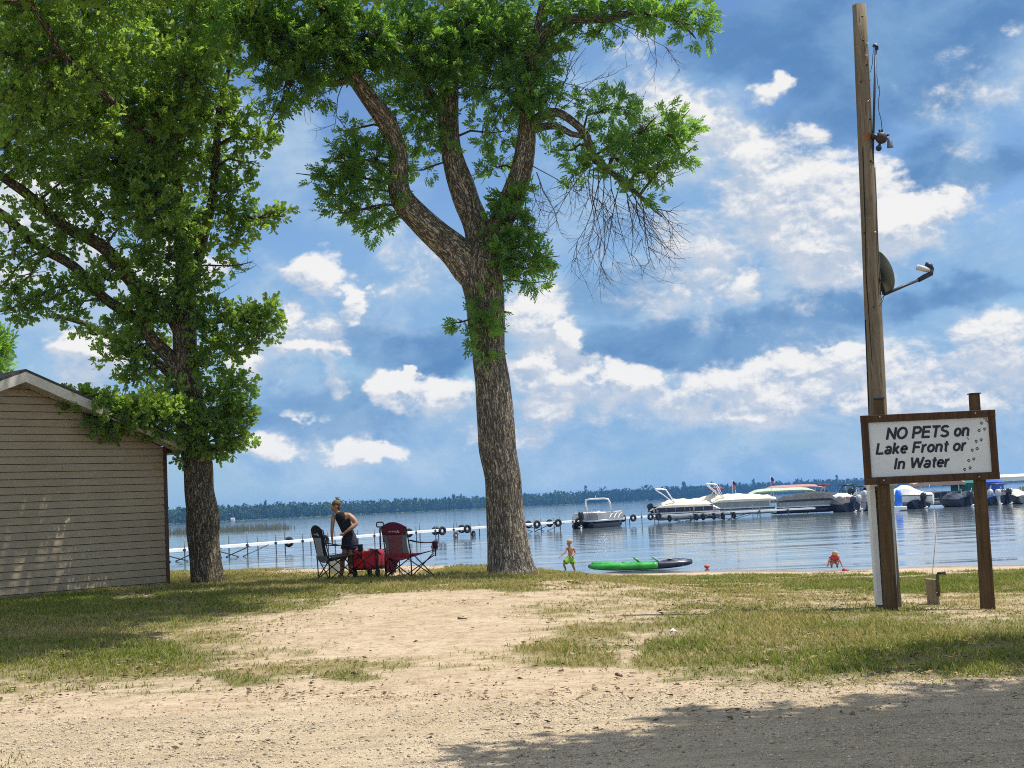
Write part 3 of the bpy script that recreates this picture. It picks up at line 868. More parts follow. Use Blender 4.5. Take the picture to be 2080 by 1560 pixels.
def building():
    zb = 0.27
    a = P(341, 1187, 31.0); a = Vector((a.x, a.y, zb))
    b = P(0, 1216, 28.2); b = Vector((b.x, b.y, zb))
    u = (b - a); u.z = 0; u = u.normalized()              # along the gable wall, right to left
    nrm = Vector((-u.y, u.x, 0))
    if nrm.y > 0: nrm = -nrm                              # outward, towards the camera
    pk = P(40, 752, 28.55); half = (Vector((pk.x, pk.y, 0)) - Vector((a.x, a.y, 0))).dot(u) + .1
    eave_z = 3.13; pitch = .37; W = 2 * half; D = 9.0
    root = thing('house', 'beige vinyl sided house with white gable trim behind the oak', 'house', a)
    M = Matrix((u, nrm, Vector((0, 0, 1)))).transposed()   # local x along wall, y outward, z up
    def L(x, y, z): return M @ Vector((x, y, z))
    peak = eave_z + pitch * half
    wall_z = lambda x: eave_z - zb + pitch * (half - abs(x - half))
    # siding courses, each a sloping board with a shadow lip
    mb = MB(); ch = .146; z = 0.06
    while z < peak - zb - .02:
        z2 = min(z + ch, peak - zb)
        def span(zz):
            e = eave_z - zb
            if zz <= e: return 0.0, W
            s = (zz - e) / pitch
            return s, W - s
        x0, x1 = span(z); x2, x3 = span(z2)
        z_ = z; z = z + .013; n0 = [L(x0, .030, z), L(x1, .030, z), L(x3, .012, z2), L(x2, .012, z2)]
        mb.add(n0 + [L(x0, .012, z), L(x1, .012, z)], [(0, 1, 2, 3), (5, 1, 0, 4)])
        z = z2
    mb.build('siding', m_siding, root)
    # butt joints between board lengths
    jb = MB()
    for (x, k) in ((1.35, 12), (.55, 11), (3.2, 7), (2.4, 16), (4.4, 9), (1.9, 4), (3.0, 1), (.9, 18), (5.0, 14)):
        jb = MB(); jb.box(L(x, .018, .06 + ch * (k + .5)), (.004, .004, .004))
        jb.v[-8:] = [tuple(L(x + dx, dy, .06 + ch * k + dz)) for dx, dy, dz in ((0, .0305, .004), (.006, .0305, .004), (.006, .034, .004), (0, .034, .004), (0, .008, ch - .006), (.006, .008, ch - .006), (.006, .012, ch - .006), (0, .012, ch - .006))]; jb.build('siding_joint', m_brown_trim, root)
    core = MB()
    for (x0, x1, y0, y1) in ((0, W, -.02, -.2), (0, .2, -.2, -D), (W - .2, W, -.2, -D), (0, W, -D, -D - .2)):
        if abs(x1 - x0) > 1:
            core.loft([[L(x0, y0, .0), L(x1, y0, .0), L(x1, y0, eave_z - zb), L(half, y0, peak - zb), L(x0, y0, eave_z - zb)], [L(x0, y1, .0), L(x1, y1, .0), L(x1, y1, eave_z - zb), L(half, y1, peak - zb), L(x0, y1, eave_z - zb)]])
        else:
            core.loft([[L(x0, y0, 0), L(x1, y0, 0), L(x1, y0, eave_z - zb), L(x0, y0, eave_z - zb)], [L(x0, y1, 0), L(x1, y1, 0), L(x1, y1, eave_z - zb), L(x0, y1, eave_z - zb)]])
    core.build('wall', mat('wall_core', (.10, .075, .05), .8), root)
    fb = MB(); fb.loft([[L(-.01, .01, -.45), L(W + .01, .01, -.45), L(W + .01, .01, .06), L(-.01, .01, .06)], [L(-.01, -D, -.45), L(W + .01, -D, -.45), L(W + .01, -D, .06), L(-.01, -D, .06)]])
    fb.build('foundation', mat('concrete', (.26, .25, .23), .9, .2, 3, .01), root)
    cb = MB(); cb.loft([[L(-.03, .042, .02), L(.05, .042, .02), L(.05, .033, .02), L(.05, .0, .02), L(-.03, -.08, .02)], [L(-.03, .042, eave_z - zb), L(.05, .042, eave_z - zb), L(.05, .033, eave_z - zb), L(.05, 0, eave_z - zb), L(-.03, -.08, eave_z - zb)]])
    cb.build('corner_trim', m_brown_trim, root)
    # roof with overhang; rake boards and soffit on the gable
    ov, eo = .42, .36
    rf = MB(); so = MB(); fa = MB()
    for sgn in (1, -1):
        xe = half + sgn * (half + eo); ze = eave_z - zb - pitch * eo
        def S(y, dz, f=0.0): return [L(half, y, peak - zb + dz), L(xe, y, ze + dz)]
        th = .05
        A = S(ov, .20); B = S(-D - ov, .20)
        A2 = S(ov, .20 + th); B2 = S(-D - ov, .20 + th)
        o = .035
        rf.add([A[0], A[1], B[1], B[0], A2[0], A2[1], B2[1], B2[0]], [(0, 1, 2, 3), (7, 6, 5, 4), (0, 4, 5, 1), (1, 5, 6, 2), (2, 6, 7, 3)])
        # rake board
        c0 = S(ov - .025, .195); c1 = S(ov - .025, .0); d0 = S(ov, .195); d1 = S(ov, .0)
        fa.add([c0[0], c0[1], c1[1], c1[0], d0[0], d0[1], d1[1], d1[0]], [(4, 5, 6, 7), (3, 2, 1, 0), (0, 1, 5, 4), (2, 3, 7, 6), (1, 2, 6, 5)])
        # gable soffit
        e0 = S(.024, .012); e1 = S(ov - .027, .012); e2 = S(.024, .05); e3 = S(ov - .027, .05)
        so.add([e0[0], e0[1], e1[1], e1[0], e2[0], e2[1], e3[1], e3[0]], [(0, 1, 2, 3), (7, 6, 5, 4), (0, 4, 5, 1), (1, 5, 6, 2), (2, 6, 7, 3)])
        # eave fascia and soffit
        xo = xe
        fa.add([L(xo, ov - .03, ze - .002), L(xo, -D - ov, ze - .002), L(xo, -D - ov, ze + .19), L(xo, ov - .03, ze + .19), L(xo - sgn * .025, ov - .03, ze - .002), L(xo - sgn * .025, -D - ov, ze - .002), L(xo - sgn * .025, -D - ov, ze + .19), L(xo - sgn * .025, ov - .03, ze + .19)], [(0, 1, 2, 3), (7, 6, 5, 4), (0, 4, 5, 1), (3, 2, 6, 7)])
        so.add([L(half + sgn * half, .0, ze), L(half + sgn * half, -D, ze), L(xo - sgn * .03, -D, ze), L(xo - sgn * .03, .0, ze), L(half + sgn * half, .0, ze + .03), L(half + sgn * half, -D, ze + .03), L(xo - sgn * .03, -D, ze + .03), L(xo - sgn * .03, .0, ze + .03)], [(0, 1, 2, 3), (7, 6, 5, 4), (0, 3, 7, 4)])
    rf.build('roof', m_shingle, root); fa.build('rake_board', m_trim, root); so.build('soffit', m_soffit, root)
    gt = MB(); xe = -eo - .06
    zt = eave_z - zb - pitch * eo
    gt.loft([[L(xe - .05, y, zt + .06), L(xe + .05, y, zt + .06), L(xe + .06, y, zt + .17), L(xe - .06, y, zt + .17)] for y in (ov - .06, -D - ov)])
    gt.build('gutter', m_trim, root)
    return root
house = building()

# ------------------------------------------------------------------ bark and leaves
def bark_mat(name, ca, cb, crack, sc=1.0):
    m, t = new_mat(name)
    bk = t.attr('bk', 'Vector')
    wv = t.vmath('SUBTRACT', t.noise(bk, 5.0 * sc, 3, .6, out=1), (.5, .5, .5))
    q = t.vmath('MULTIPLY_ADD', wv, (.10, .10, .22), bk)
    n1 = t.noise(t.mapping(q, (17 * sc, 17 * sc, 3.4 * sc)), 1.0, 3, .55, .6)
    n2 = t.noise(t.mapping(q, (30 * sc, 30 * sc, 7.5 * sc)), 1.0, 2, .5, .4)
    r1 = t.ramp(t.math('ABSOLUTE', t.math('SUBTRACT', n1, .5)), .0, .085)
    r2 = t.ramp(t.math('ABSOLUTE', t.math('SUBTRACT', n2, .5)), .0, .06, .45, 1.0)
    ridge = t.math('MULTIPLY', r1, r2)
    fine = t.noise(t.mapping(bk, (40, 40, 12)), 1.0, 4, .65)
    big = t.noise(bk, 1.6, 4, .6)
    c = t.mix(t.ramp(fine, .3, .7), ca, cb)
    c = t.mix(t.math('MULTIPLY', t.ramp(big, .5, .72), .4), c, (.135, .13, .075))
    c = t.mix(ridge, crack, c)
    h = t.math('MULTIPLY_ADD', fine, .25, ridge)
    principled(t, c, .95, t.bump(h, 1.0, .055), 0, .15)
    return m
m_bark_ash = bark_mat('ash_bark', (.375, .325, .26), (.58, .515, .42), (.095, .078, .062))
m_bark_oak = bark_mat('oak_bark', (.26, .215, .145), (.40, .34, .235), (.065, .052, .036), 1.15)
m_twig = mat('twig_bark', (.085, .062, .045), .9, .3, 20)
m_dead = mat('dead_twig_bark', (.075, .058, .052), .9, .25, 20)

def leaf_mat(name, a, b, tr, rough=.5):
    m, t = new_mat(name)
    tn = t.attr('tint')
    c = t.mix(tn, a, b)
    d1 = t.new('ShaderNodeBsdfPrincipled')
    t.l.new(c, d1.inputs['Base Color']); d1.inputs['Roughness'].default_value = rough; d1.inputs['Specular IOR Level'].default_value = .35
    d2 = t.new('ShaderNodeBsdfTranslucent')
    t.l.new(t.mix(.65, c, t.mix(tn, tr, [x * 1.5 for x in tr])), d2.inputs[0])
    mx = t.new('ShaderNodeMixShader'); mx.inputs[0].default_value = .5
    t.l.new(d1.outputs[0], mx.inputs[1]); t.l.new(d2.outputs[0], mx.inputs[2]); t.l.new(mx.outputs[0], t.out.inputs[0])
    return m
m_oakleaf = leaf_mat('oak_leaf', (.046, .125, .032), (.225, .335, .070), (.37, .56, .055))
m_ashleaf = leaf_mat('ash_leaf', (.046, .130, .042), (.18, .32, .072), (.30, .53, .055))

def rot_from(dirs, roll):
    """Rotation matrices whose local x follows dirs, rolled about it; (n,3,3)."""
    d = dirs / np.linalg.norm(dirs, axis=1, keepdims=True)
    up = np.tile(np.array([[0., 0., 1.]]), (len(d), 1))
    up[np.abs(d[:, 2]) > .95] = (0, 1, 0)
    y = np.cross(up, d); y /= np.linalg.norm(y, axis=1, keepdims=True)
    z = np.cross(d, y)
    c, s = np.cos(roll)[:, None], np.sin(roll)[:, None]
    y2 = y * c + z * s; z2 = z * c - y * s
    return np.stack([d, y2, z2], -1)

def rotm(yaw, pitch, roll):
    return np.array((Matrix.Rotation(yaw, 3, 'Z') @ Matrix.Rotation(pitch, 3, 'Y') @ Matrix.Rotation(roll, 3, 'X')))

def leaf_oak(r):
    """One lobed leaf, 1 long, along +x."""
    ts = [0, .14, .28, .38, .54, .64, .80, .90, 1.0]
    ws = [.015, .04, .20, .10, .31, .15, .33, .19, .03]
    curl = -.10 - .25 * r.random(); fold = .10 + .2 * r.random()
    v, f = [], []
    for t_, w in zip(ts, ws):
        w *= .8 + .35 * r.random()
        z = curl * t_ * t_
        v += [(t_, w, z + fold * w), (t_, 0, z), (t_, -w, z + fold * w)]
    for i in range(len(ts) - 1):
        a = 3 * i
        f += [(a, a + 1, a + 4), (a, a + 4, a + 3), (a + 1, a + 2, a + 5), (a + 1, a + 5, a + 4)]
    return np.array(v), np.array(f)

def leaf_ash(r):
    """A pinnate leaf of seven pointed leaflets, 1 long, along +x, drooping."""
    V, Fs = [], []
    droop = -.25 - .35 * r.random()
    def leaflet(x, side, L):
        k = sum(len(a) for a in V)
        w = L * .21
        q = np.array([(0, 0, 0), (.35, w / L, .03), (.35, -w / L, .03), (.68, .75 * w / L, -.02), (.68, -.75 * w / L, -.02), (1, 0, -.12)]) * L
        yaw = side * (.75 + .25 * r.random()); q = q @ rotm(yaw, .25 * r.random() + .1, .5 * (r.random() - .5)).T
        q = q + np.array([x, 0, droop * x * x])
        V.append(q); Fs.append(np.array([(0, 2, 1), (1, 2, 4), (1, 4, 3), (3, 4, 5)]) + k)
    for x in (.32, .52, .72):
        leaflet(x, 1, .40 + .08 * r.random()); leaflet(x, -1, .40 + .08 * r.random())
    leaflet(.85, 0, .44)
    k = sum(len(a) for a in V)
    V.append(np.array([(0, .008, 0), (0, -.008, 0), (.86, 0, droop * .74)])); Fs.append(np.array([(0, 1, 2)]) + k)
    return np.concatenate(V), np.concatenate(Fs)

def sprig(leaf, n, size, r, spread, along):
    V, Fs, T = [], [], []; k = 0
    for i in range(n):
        v, f = leaf(r)
        s = size * (.7 + .5 * r.random())
        yaw = 2.4 * i + r.random() * .8
        pit = -spread * (.3 + .9 * r.random()) + .35
        # leaves stand around a twig that runs along +x
        M = Matrix.Rotation(yaw, 3, 'X') @ Matrix.Rotation(-(.35 + .9 * r.random() * spread), 3, 'Y') @ Matrix.Rotation(r.random() * 1.6 - .8, 3, 'X')
        v = (v * s) @ np.array(M).T
        v[:, 0] += along * i / n
        V.append(v); Fs.append(f + k); k += len(v); T.append(np.full(len(v), r.random()))
    return np.concatenate(V), np.concatenate(Fs), np.concatenate(T)

OAK_SPRIGS = [sprig(leaf_oak, 8, .125, np.random.default_rng(100 + i), 1.0, .16) for i in range(8)]
ASH_SPRIGS = [sprig(leaf_ash, 5, .22, np.random.default_rng(200 + i), 1.0, .22) for i in range(8)]

def scatter(sprigs, pos, dirs, scale, r, tint=None):
    pos = np.asarray(pos); N = len(pos)
    which = r.integers(0, len(sprigs), N)
    Rm = rot_from(dirs, r.random(N) * 6.283)
    VV, FF, TT = [], [], []; k = 0
    tv = r.random(N) if tint is None else tint
    for i, (v, f, tl) in enumerate(sprigs):
        ix = np.where(which == i)[0]
        if not len(ix): continue
        W = np.einsum('nij,vj->nvi', Rm[ix], v) * np.asarray(scale)[ix][:, None, None] + pos[ix][:, None]
        VV.append(W.reshape(-1, 3))
        FF.append((f[None] + (np.arange(len(ix)) * len(v))[:, None, None] + k).reshape(-1, 3)); k += len(ix) * len(v)
        TT.append(np.clip(.55 * tv[ix][:, None] + .45 * tl[None], 0, 1).reshape(-1))
    return np.concatenate(VV), np.concatenate(FF), np.concatenate(TT)

def limb_px(spec, Y0):
    """Limb from photo-plane spec [(px, py, radius_px, dY)], returned as 3-D points and metric radii."""
    pts, rad = [], []
    for (x, y, r_, dy) in spec:
        pts.append(P(x, y, Y0 + dy)); rad.append(r_ * (Y0 + dy) / F)
    return pts, rad

def make_tree(name, label, base, limbs, blobs, sprigs, m_bark, m_leaf, density, seed, lean_out=.6, scale=(.8, 1.25), group=None, twig_r=.018, trunk_seg=28, hang=0.0):
    """limbs: list of (points, radii); blobs: list of (centre, radii xyz, weight). Trunk, branches and crown are its parts."""
    r = np.random.default_rng(seed)
    root = thing(name, label, 'tree', base, 0, group)
    tb = MB(); nodes = []
    for i, (pts, rad) in enumerate(limbs):
        seg = trunk_seg if i == 0 else max(10, int(trunk_seg * .65))
        p2, r2 = smooth_path(pts, rad, .14)
        # knobbly outline
        p2 = [p + Vector((float(vnoise(np.array([j * .31 + i * 9]), np.array([seed]))[0]) - .5, float(vnoise(np.array([j * .27 + i * 5]), np.array([seed + 3]))[0]) - .5, 0)) * r2[j] * .13 for j, p in enumerate(p2)]
        r2 = [q * (1 + .14 * (float(vnoise(np.array([j * .23 + i * 3]), np.array([seed + 7]))[0]) - .5)) for j, q in enumerate(r2)]
        tb.tube(p2, r2, seg, True)
        nodes += [(p, q) for p, q in zip(p2, r2)]
    tb.build('trunk', m_bark, root, True, origin=base, bark=True)
    NP = np.array([tuple(n_[0]) for n_ in nodes]); NR = np.array([n_[1] for n_ in nodes])
    bb = MB(); POS, DIR, SC, TN = [], [], [], []
    for (c, rr, w) in blobs:
        c = np.array(tuple(c), float); rr = np.array(rr, float)
        area = (rr[0] * rr[2] + rr[0] * rr[1] + rr[1] * rr[2]) / 3 * math.pi
        n = max(6, int(area * density * w))
        d = r.normal(size=(n, 3)); d /= np.linalg.norm(d, axis=1, keepdims=True)
        rad = r.random(n) ** .45
        lump = .75 + .5 * r.random(n)
        p = c + d * rr * (rad * lump)[:, None]
        POS.append(p)
        out = d * np.array([1, 1, .7]) + np.array([0, 0, .25 - hang]) + r.normal(size=(n, 3)) * .75
        DIR.append(out); SC.append(scale[0] + (scale[1] - scale[0]) * r.random(n))
        TN.append(np.clip(r.random() * .5 + r.random(n) * .6, 0, 1))
        # a branch from the nearest limb to the middle of the clump, then twigs to some sprigs
        dist = np.linalg.norm(NP - c, axis=1) - NR * 2
        dist += np.maximum(0, (NP[:, 2] - c[2])) * .5
        k = int(np.argmin(dist)); a = Vector(NP[k]); m_ = Vector(c)
        if (m_ - a).length > .15:
            mid = (a + m_) / 2 + Vector((r.normal() * .1, r.normal() * .1, .12))
            q, qr = smooth_path([a, mid, m_, m_ + (m_ - a) * .35], [twig_r * 1.7, twig_r * 1.3, twig_r, twig_r * .4], .25)
            bb.tube(q, qr, 6)
        for j in r.choice(n, min(n, max(4, n // 3)), replace=False):
            e = Vector(p[j]); s_ = m_.lerp(a, .25 * r.random())
            mid = s_.lerp(e, .5) + Vector((r.normal() * .05, r.normal() * .05, .05))
            bb.tube([s_, mid, e], [twig_r * .45, twig_r * .34, twig_r * .2], 4, cap=False)
    bb.build('branches', m_twig, root, True, origin=base)
    V, Fc, T = scatter(sprigs, np.concatenate(POS), np.concatenate(DIR), np.concatenate(SC), r, np.concatenate(TN))
    ob = add_obj('crown', np_mesh('crown', V - np.array(tuple(base)), Fc, {'tint': ('FLOAT', T)}), m_leaf, root)
    print(name, 'leaf faces', len(Fc))
    return root, NP, NR

def blob_px(lst, Y0):
    out = []
    for b in lst:
        x, y, rx, ry, dy = b[:5]; w = b[5] if len(b) > 5 else 1.0
        Y = Y0 + dy; s = Y / F
        out.append((P(x, y, Y), (rx * s, (b[6] if len(b) > 6 else .8 * (rx + ry) / 2) * s, ry * s), w))
    return out

# ------------------------------------------------------------------ the ash in the middle
AY = 30.0
ab = ground_hit(1040, 1166); AY = ab.y
ash_base = Vector((ab.x, ab.y, g1(ab.x, ab.y) - .02))
ash_limbs = [limb_px(s, AY) for s in (
    [(1040, 1182, 58, 0), (1039, 1162, 50, 0), (1037, 1140, 45, 0), (1033, 1100, 41, 0), (1027, 1040, 39, 0), (1022, 980, 38, 0), (1010, 900, 37, 0), (1003, 830, 36, 0), (997, 760, 35, 0),
     (993, 710, 35, 0), (988, 655, 40, 0), (983, 615, 41, 0), (979, 570, 42, 0), (975, 540, 42, 0), (982, 505, 34, .05)],
    [(985, 590, 30, 0), (955, 545, 37, 0), (925, 512, 33, -.05), (890, 480, 29, -.15), (850, 443, 27, -.3), (818, 408, 26, -.4), (808, 375, 23, -.45), (811, 325, 21, -.5), (792, 262, 20, -.6), (752, 202, 18, -.8), (716, 150, 17, -1.0), (690, 90, 15, -1.3), (660, 20, 13, -1.7), (620, -70, 11, -2.2), (580, -190, 8, -3)],
    [(984, 545, 30, 0), (975, 490, 31, .1), (965, 450, 29, .15), (945, 400, 27, .2), (925, 340, 24, .25), (912, 270, 22, .3), (910, 200, 21, .3), (915, 100, 18, .4), (922, 0, 15, .5), (935, -130, 12, .6), (940, -280, 8, .6)],
    [(990, 530, 28, 0), (1008, 470, 26, -.05), (1034, 418, 25, -.1), (1057, 355, 22, -.2), (1069, 285, 20, -.2), (1072, 210, 16, -.3), (1078, 130, 14, -.4), (1098, 75, 13, -.5), (1150, 40, 11, -.7), (1230, 38, 8, -.9), (1310, 24, 6, -1.1), (1390, 50, 3, -1.3)],
    [(912, 225, 12, .3), (885, 205, 11, .1), (862, 170, 10, -.2), (840, 110, 8, -.4), (830, 30, 6, -.6)],
    [(1070, 262, 12, -.2), (1100, 236, 12, -.3), (1130, 228, 9, -.4), (1165, 248, 8, -.5), (1192, 278, 8, -.6), (1204, 318, 8, -.6), (1235, 345, 6, -.7), (1285, 385, 5, -.8), (1322, 420, 3, -.9), (1345, 440, 1.5, -1)],
    [(1072, 268, 9, -.2), (1100, 258, 8, -.3), (1130, 256, 7, -.4), (1160, 272, 6, -.5), (1190, 278, 5, -.55), (1206, 292, 2.5, -.6)],
    [(716, 150, 9, -1.0), (700, 165, 8, -1.1), (660, 170, 6, -1.3), (600, 150, 5, -1.6), (540, 120, 3, -1.9)],
    [(1080, 120, 9, -.4), (1100, 20, 8, -.4), (1130, -80, 6, -.5)],
)]
ash_blobs = blob_px([
    (1230, 222, 70, 36, -.6, .8), (1310, 262, 80, 50, -.9, .7), (1368, 262, 40, 46, -.9, .9), (1255, 322, 85, 38, -.7, .65), (1162, 305, 42, 42, -.4, .7), (1335, 345, 54, 40, -1.0, .75), (1290, 290, 80, 50, -.2, .3), (1385, 320, 20, 30, -1.0, .8), (1180, 350, 40, 20, -.4, .7), (1300, 395, 34, 16, -1, .6),
    (1340, 28, 82, 32, -1.2), (1408, 72, 26, 26, -1.3, .8), (1250, 8, 100, 30, -1.0), (1438, 62, 14, 9, -1.3, .6), (1180, 20, 70, 36, -.6, .8), (1405, 25, 38, 30, -1.3, .9), (1215, 70, 14, 12, -.7, .8), (1180, 58, 40, 16, -.6, .6),
    (1100, 60, 62, 58, -.3), (1092, 120, 50, 42, -.5), (1060, 165, 48, 50, -.3), (1040, 90, 70, 60, .1), (1110, 205, 40, 30, -.5, .7), (1075, 230, 35, 35, -.5, .6), (1078, 185, 46, 40, -.6),
    (990, 90, 80, 80, .3), (950, 50, 90, 60, -.2), (1000, 180, 55, 60, .4, .55), (1000, 270, 50, 60, .3, .4), (1010, 340, 45, 45, .2, .5), (1005, 20, 90, 40, .5), (920, 145, 60, 50, -.3, .9), (905, 260, 26, 38, -.2, .7),
    (1035, 400, 30, 42, -.4, 1.1), (1030, 455, 44, 42, -.4, 1.2), (1058, 500, 44, 42, -.4, 1.1), (1065, 545, 42, 36, -.3, 1.0), (1095, 525, 24, 30, -.3, .8), (1020, 500, 26, 40, -.5, .9), (1075, 575, 20, 18, -.2, .5),
    (985, 618, 30, 24, -.55, .8), (982, 668, 22, 42, -.52, 1.0), (986, 715, 15, 20, -.5, .8), (934, 655, 12, 10, -.2, .5), (998, 560, 20, 12, -.5, .4),
    (700, 330, 48, 46, -.6), (755, 325, 55, 48, -.5), (690, 395, 42, 40, -.6), (755, 425, 42, 40, -.5), (800, 395, 22, 36, -.7, .9), (655, 358, 28, 26, -.7, .6), (760, 465, 22, 16, -.5, .5), (710, 265, 30, 26, -.5, .5), (715, 430, 28, 22, -.6, .6),
    (835, 225, 52, 52, .3, .7), (868, 285, 44, 50, .4, .6), (800, 195, 44, 34, .2, .6), (860, 345, 22, 20, .3, .35), (865, 180, 50, 40, -.2, .8),
    (640, 60, 120, 92, -1.6, 1.1), (560, 90, 85, 78, -1.9), (580, 175, 62, 48, -1.9), (745, 75, 95, 66, -1.2), (840, 65, 95, 80, -.5), (890, 110, 80, 55, -.3), (660, 130, 60, 40, -1.3), (520, 30, 70, 60, -2.2), (770, 130, 60, 36, -.9, .8), (640, 190, 38, 22, -1.5, .6), (485, 60, 40, 60, -2.2, .6), (560, 225, 24, 20, -2, .5),
    # above the frame
    (600, -110, 190, 110, -2.4, .2), (830, -120, 200, 120, -.6, .2), (1060, -130, 200, 130, .2, .2), (1250, -110, 150, 80, -.8, .2), (720, -290, 230, 130, -1.5, .2), (980, -320, 240, 140, .2, .2), (450, -150, 150, 110, -3, .2), (860, -480, 200, 110, -.3, .2),
    (760, -200, 230, 150, -4.2, .2, 200), (520, -260, 200, 140, -5.2, .2, 220), (980, -230, 200, 140, 3.5, .2, 220), (700, -150, 200, 130, 3.2, .2, 200),
], AY)
ash, ash_np, ash_nr = make_tree('ash_tree', 'big leaning ash with a deeply furrowed trunk and hanging dead twigs', ash_base, ash_limbs, ash_blobs, ASH_SPRIGS, m_bark_ash, m_ashleaf, 96, 11, hang=.45, scale=(.65, 1.08))

# knot hole on the trunk and a long scar lower down
kn = MB(); kp = P(980, 535, AY - .42)
kn.torus(kp, (.15, -1, .05), .095, .04, 20, 8)
kn.build('knot_ring', m_bark_ash, ash, True, origin=ash_base, bark=True)
kh = MB(); kh.ball(kp + Vector((0, .05, 0)), .085, 14, 8, (.75, .8, 1.25)); kh.build('knot_hole', mat('hollow', (.012, .010, .008), 1), ash, True, origin=ash_base)

def twig_fan(mb, start, dirn, length, r0, depth, rr, droop):
    """Bare twig that forks again and again; droop bends it down then up at the tips."""
    pts = [start]; d = dirn.normalized(); n = 6; p = start.copy()
    for i in range(n):
        d = (d + Vector((rr.normal() * .16, rr.normal() * .16, droop * (1.0 if i < 3 else -.7) + rr.normal() * .10))).normalized()
        p = p + d * length / n; pts.append(p.copy())
    mb.tube(pts, [r0 * (1 - .65 * i / n) for i in range(n + 1)], 4 if r0 < .006 else 5, cap=False)
    if depth > 0:
        for k in range(rr.integers(4, 6)):
            i = int(rr.integers(1, n)); q = pts[i]; dd = (pts[i + 1] - pts[i]).normalized()
            side = Vector((rr.normal(), rr.normal() * .7, rr.normal() * .5)); side = (side - dd * side.dot(dd)).normalized()
            twig_fan(mb, q, dd * .75 + side * .7, length * (.42 + .2 * rr.random()), r0 * .55, depth - 1, rr, droop)
dt = MB(); rr = np.random.default_rng(5)
for (x, y, dx, dz, L_, d_) in ((1070, 330, .35, -1, 1.1, 2), (1062, 350, .1, -1, 1.3, 2), (1078, 335, .8, -.6, 1.0, 2), (1066, 400, .15, -1, 1.0, 2), (1090, 350, .4, -1, 1.1, 2),
                               (1204, 330, -.9, -.9, 1.3, 2), (1206, 340, -.25, -1, 1.5, 2), (1215, 340, .05, -1, 1.6, 2), (1240, 350, .1, -1, 1.7, 2), (1255, 365, .5, -1, 1.6, 2), (1200, 335, -.5, -1, 1.5, 2),
                               (1180, 330, -.4, -1, 1.1, 2), (1260, 370, -.2, -1, 1.7, 2), (1300, 400, .15, -1, 1.3, 2), (1225, 350, -.5, -1, 1.6, 2), (1280, 385, .6, -.9, 1.4, 2), (1290, 390, .3, -1, 1.2, 2), (1315, 415, .8, -.8, 1.1, 2), (1330, 425, 1, -.1, .6, 1), (1225, 345, -.1, -1, 1.7, 2), (1270, 375, .2, -1, 1.5, 2),
                               (1110, 232, .35, 1, 1.0, 2), (1125, 228, .7, .9, 1.3, 2), (1120, 230, .9, .5, 1.2, 2), (1090, 150, 1, -.1, 1.1, 1), (1085, 150, .9, .3, 1.0, 2), (1080, 165, 1, -.5, 1.1, 1), (1100, 70, .3, -.9, 1.2, 1),
                               (1235, 45, .8, -.5, 1.1, 2), (1245, 42, 1, -.35, 1.2, 2), (700, 165, -.6, -.7, .9, 2), (690, 170, -1, -.4, .9, 1), (660, 172, -.7, -.7, .7, 1), (1000, 215, .3, -.9, .9, 1), (1340, 380, 1, .3, .7, 1)):
    dt = MB(); st = P(x, y, AY - .45); twig_fan(dt, st, Vector((dx, rr.normal() * .35, dz)), L_ * 1.18, .012, d_, rr, -.10 if dz < 0 else .06); dt.build('dead_twig', m_dead, ash, True, origin=ash_base)

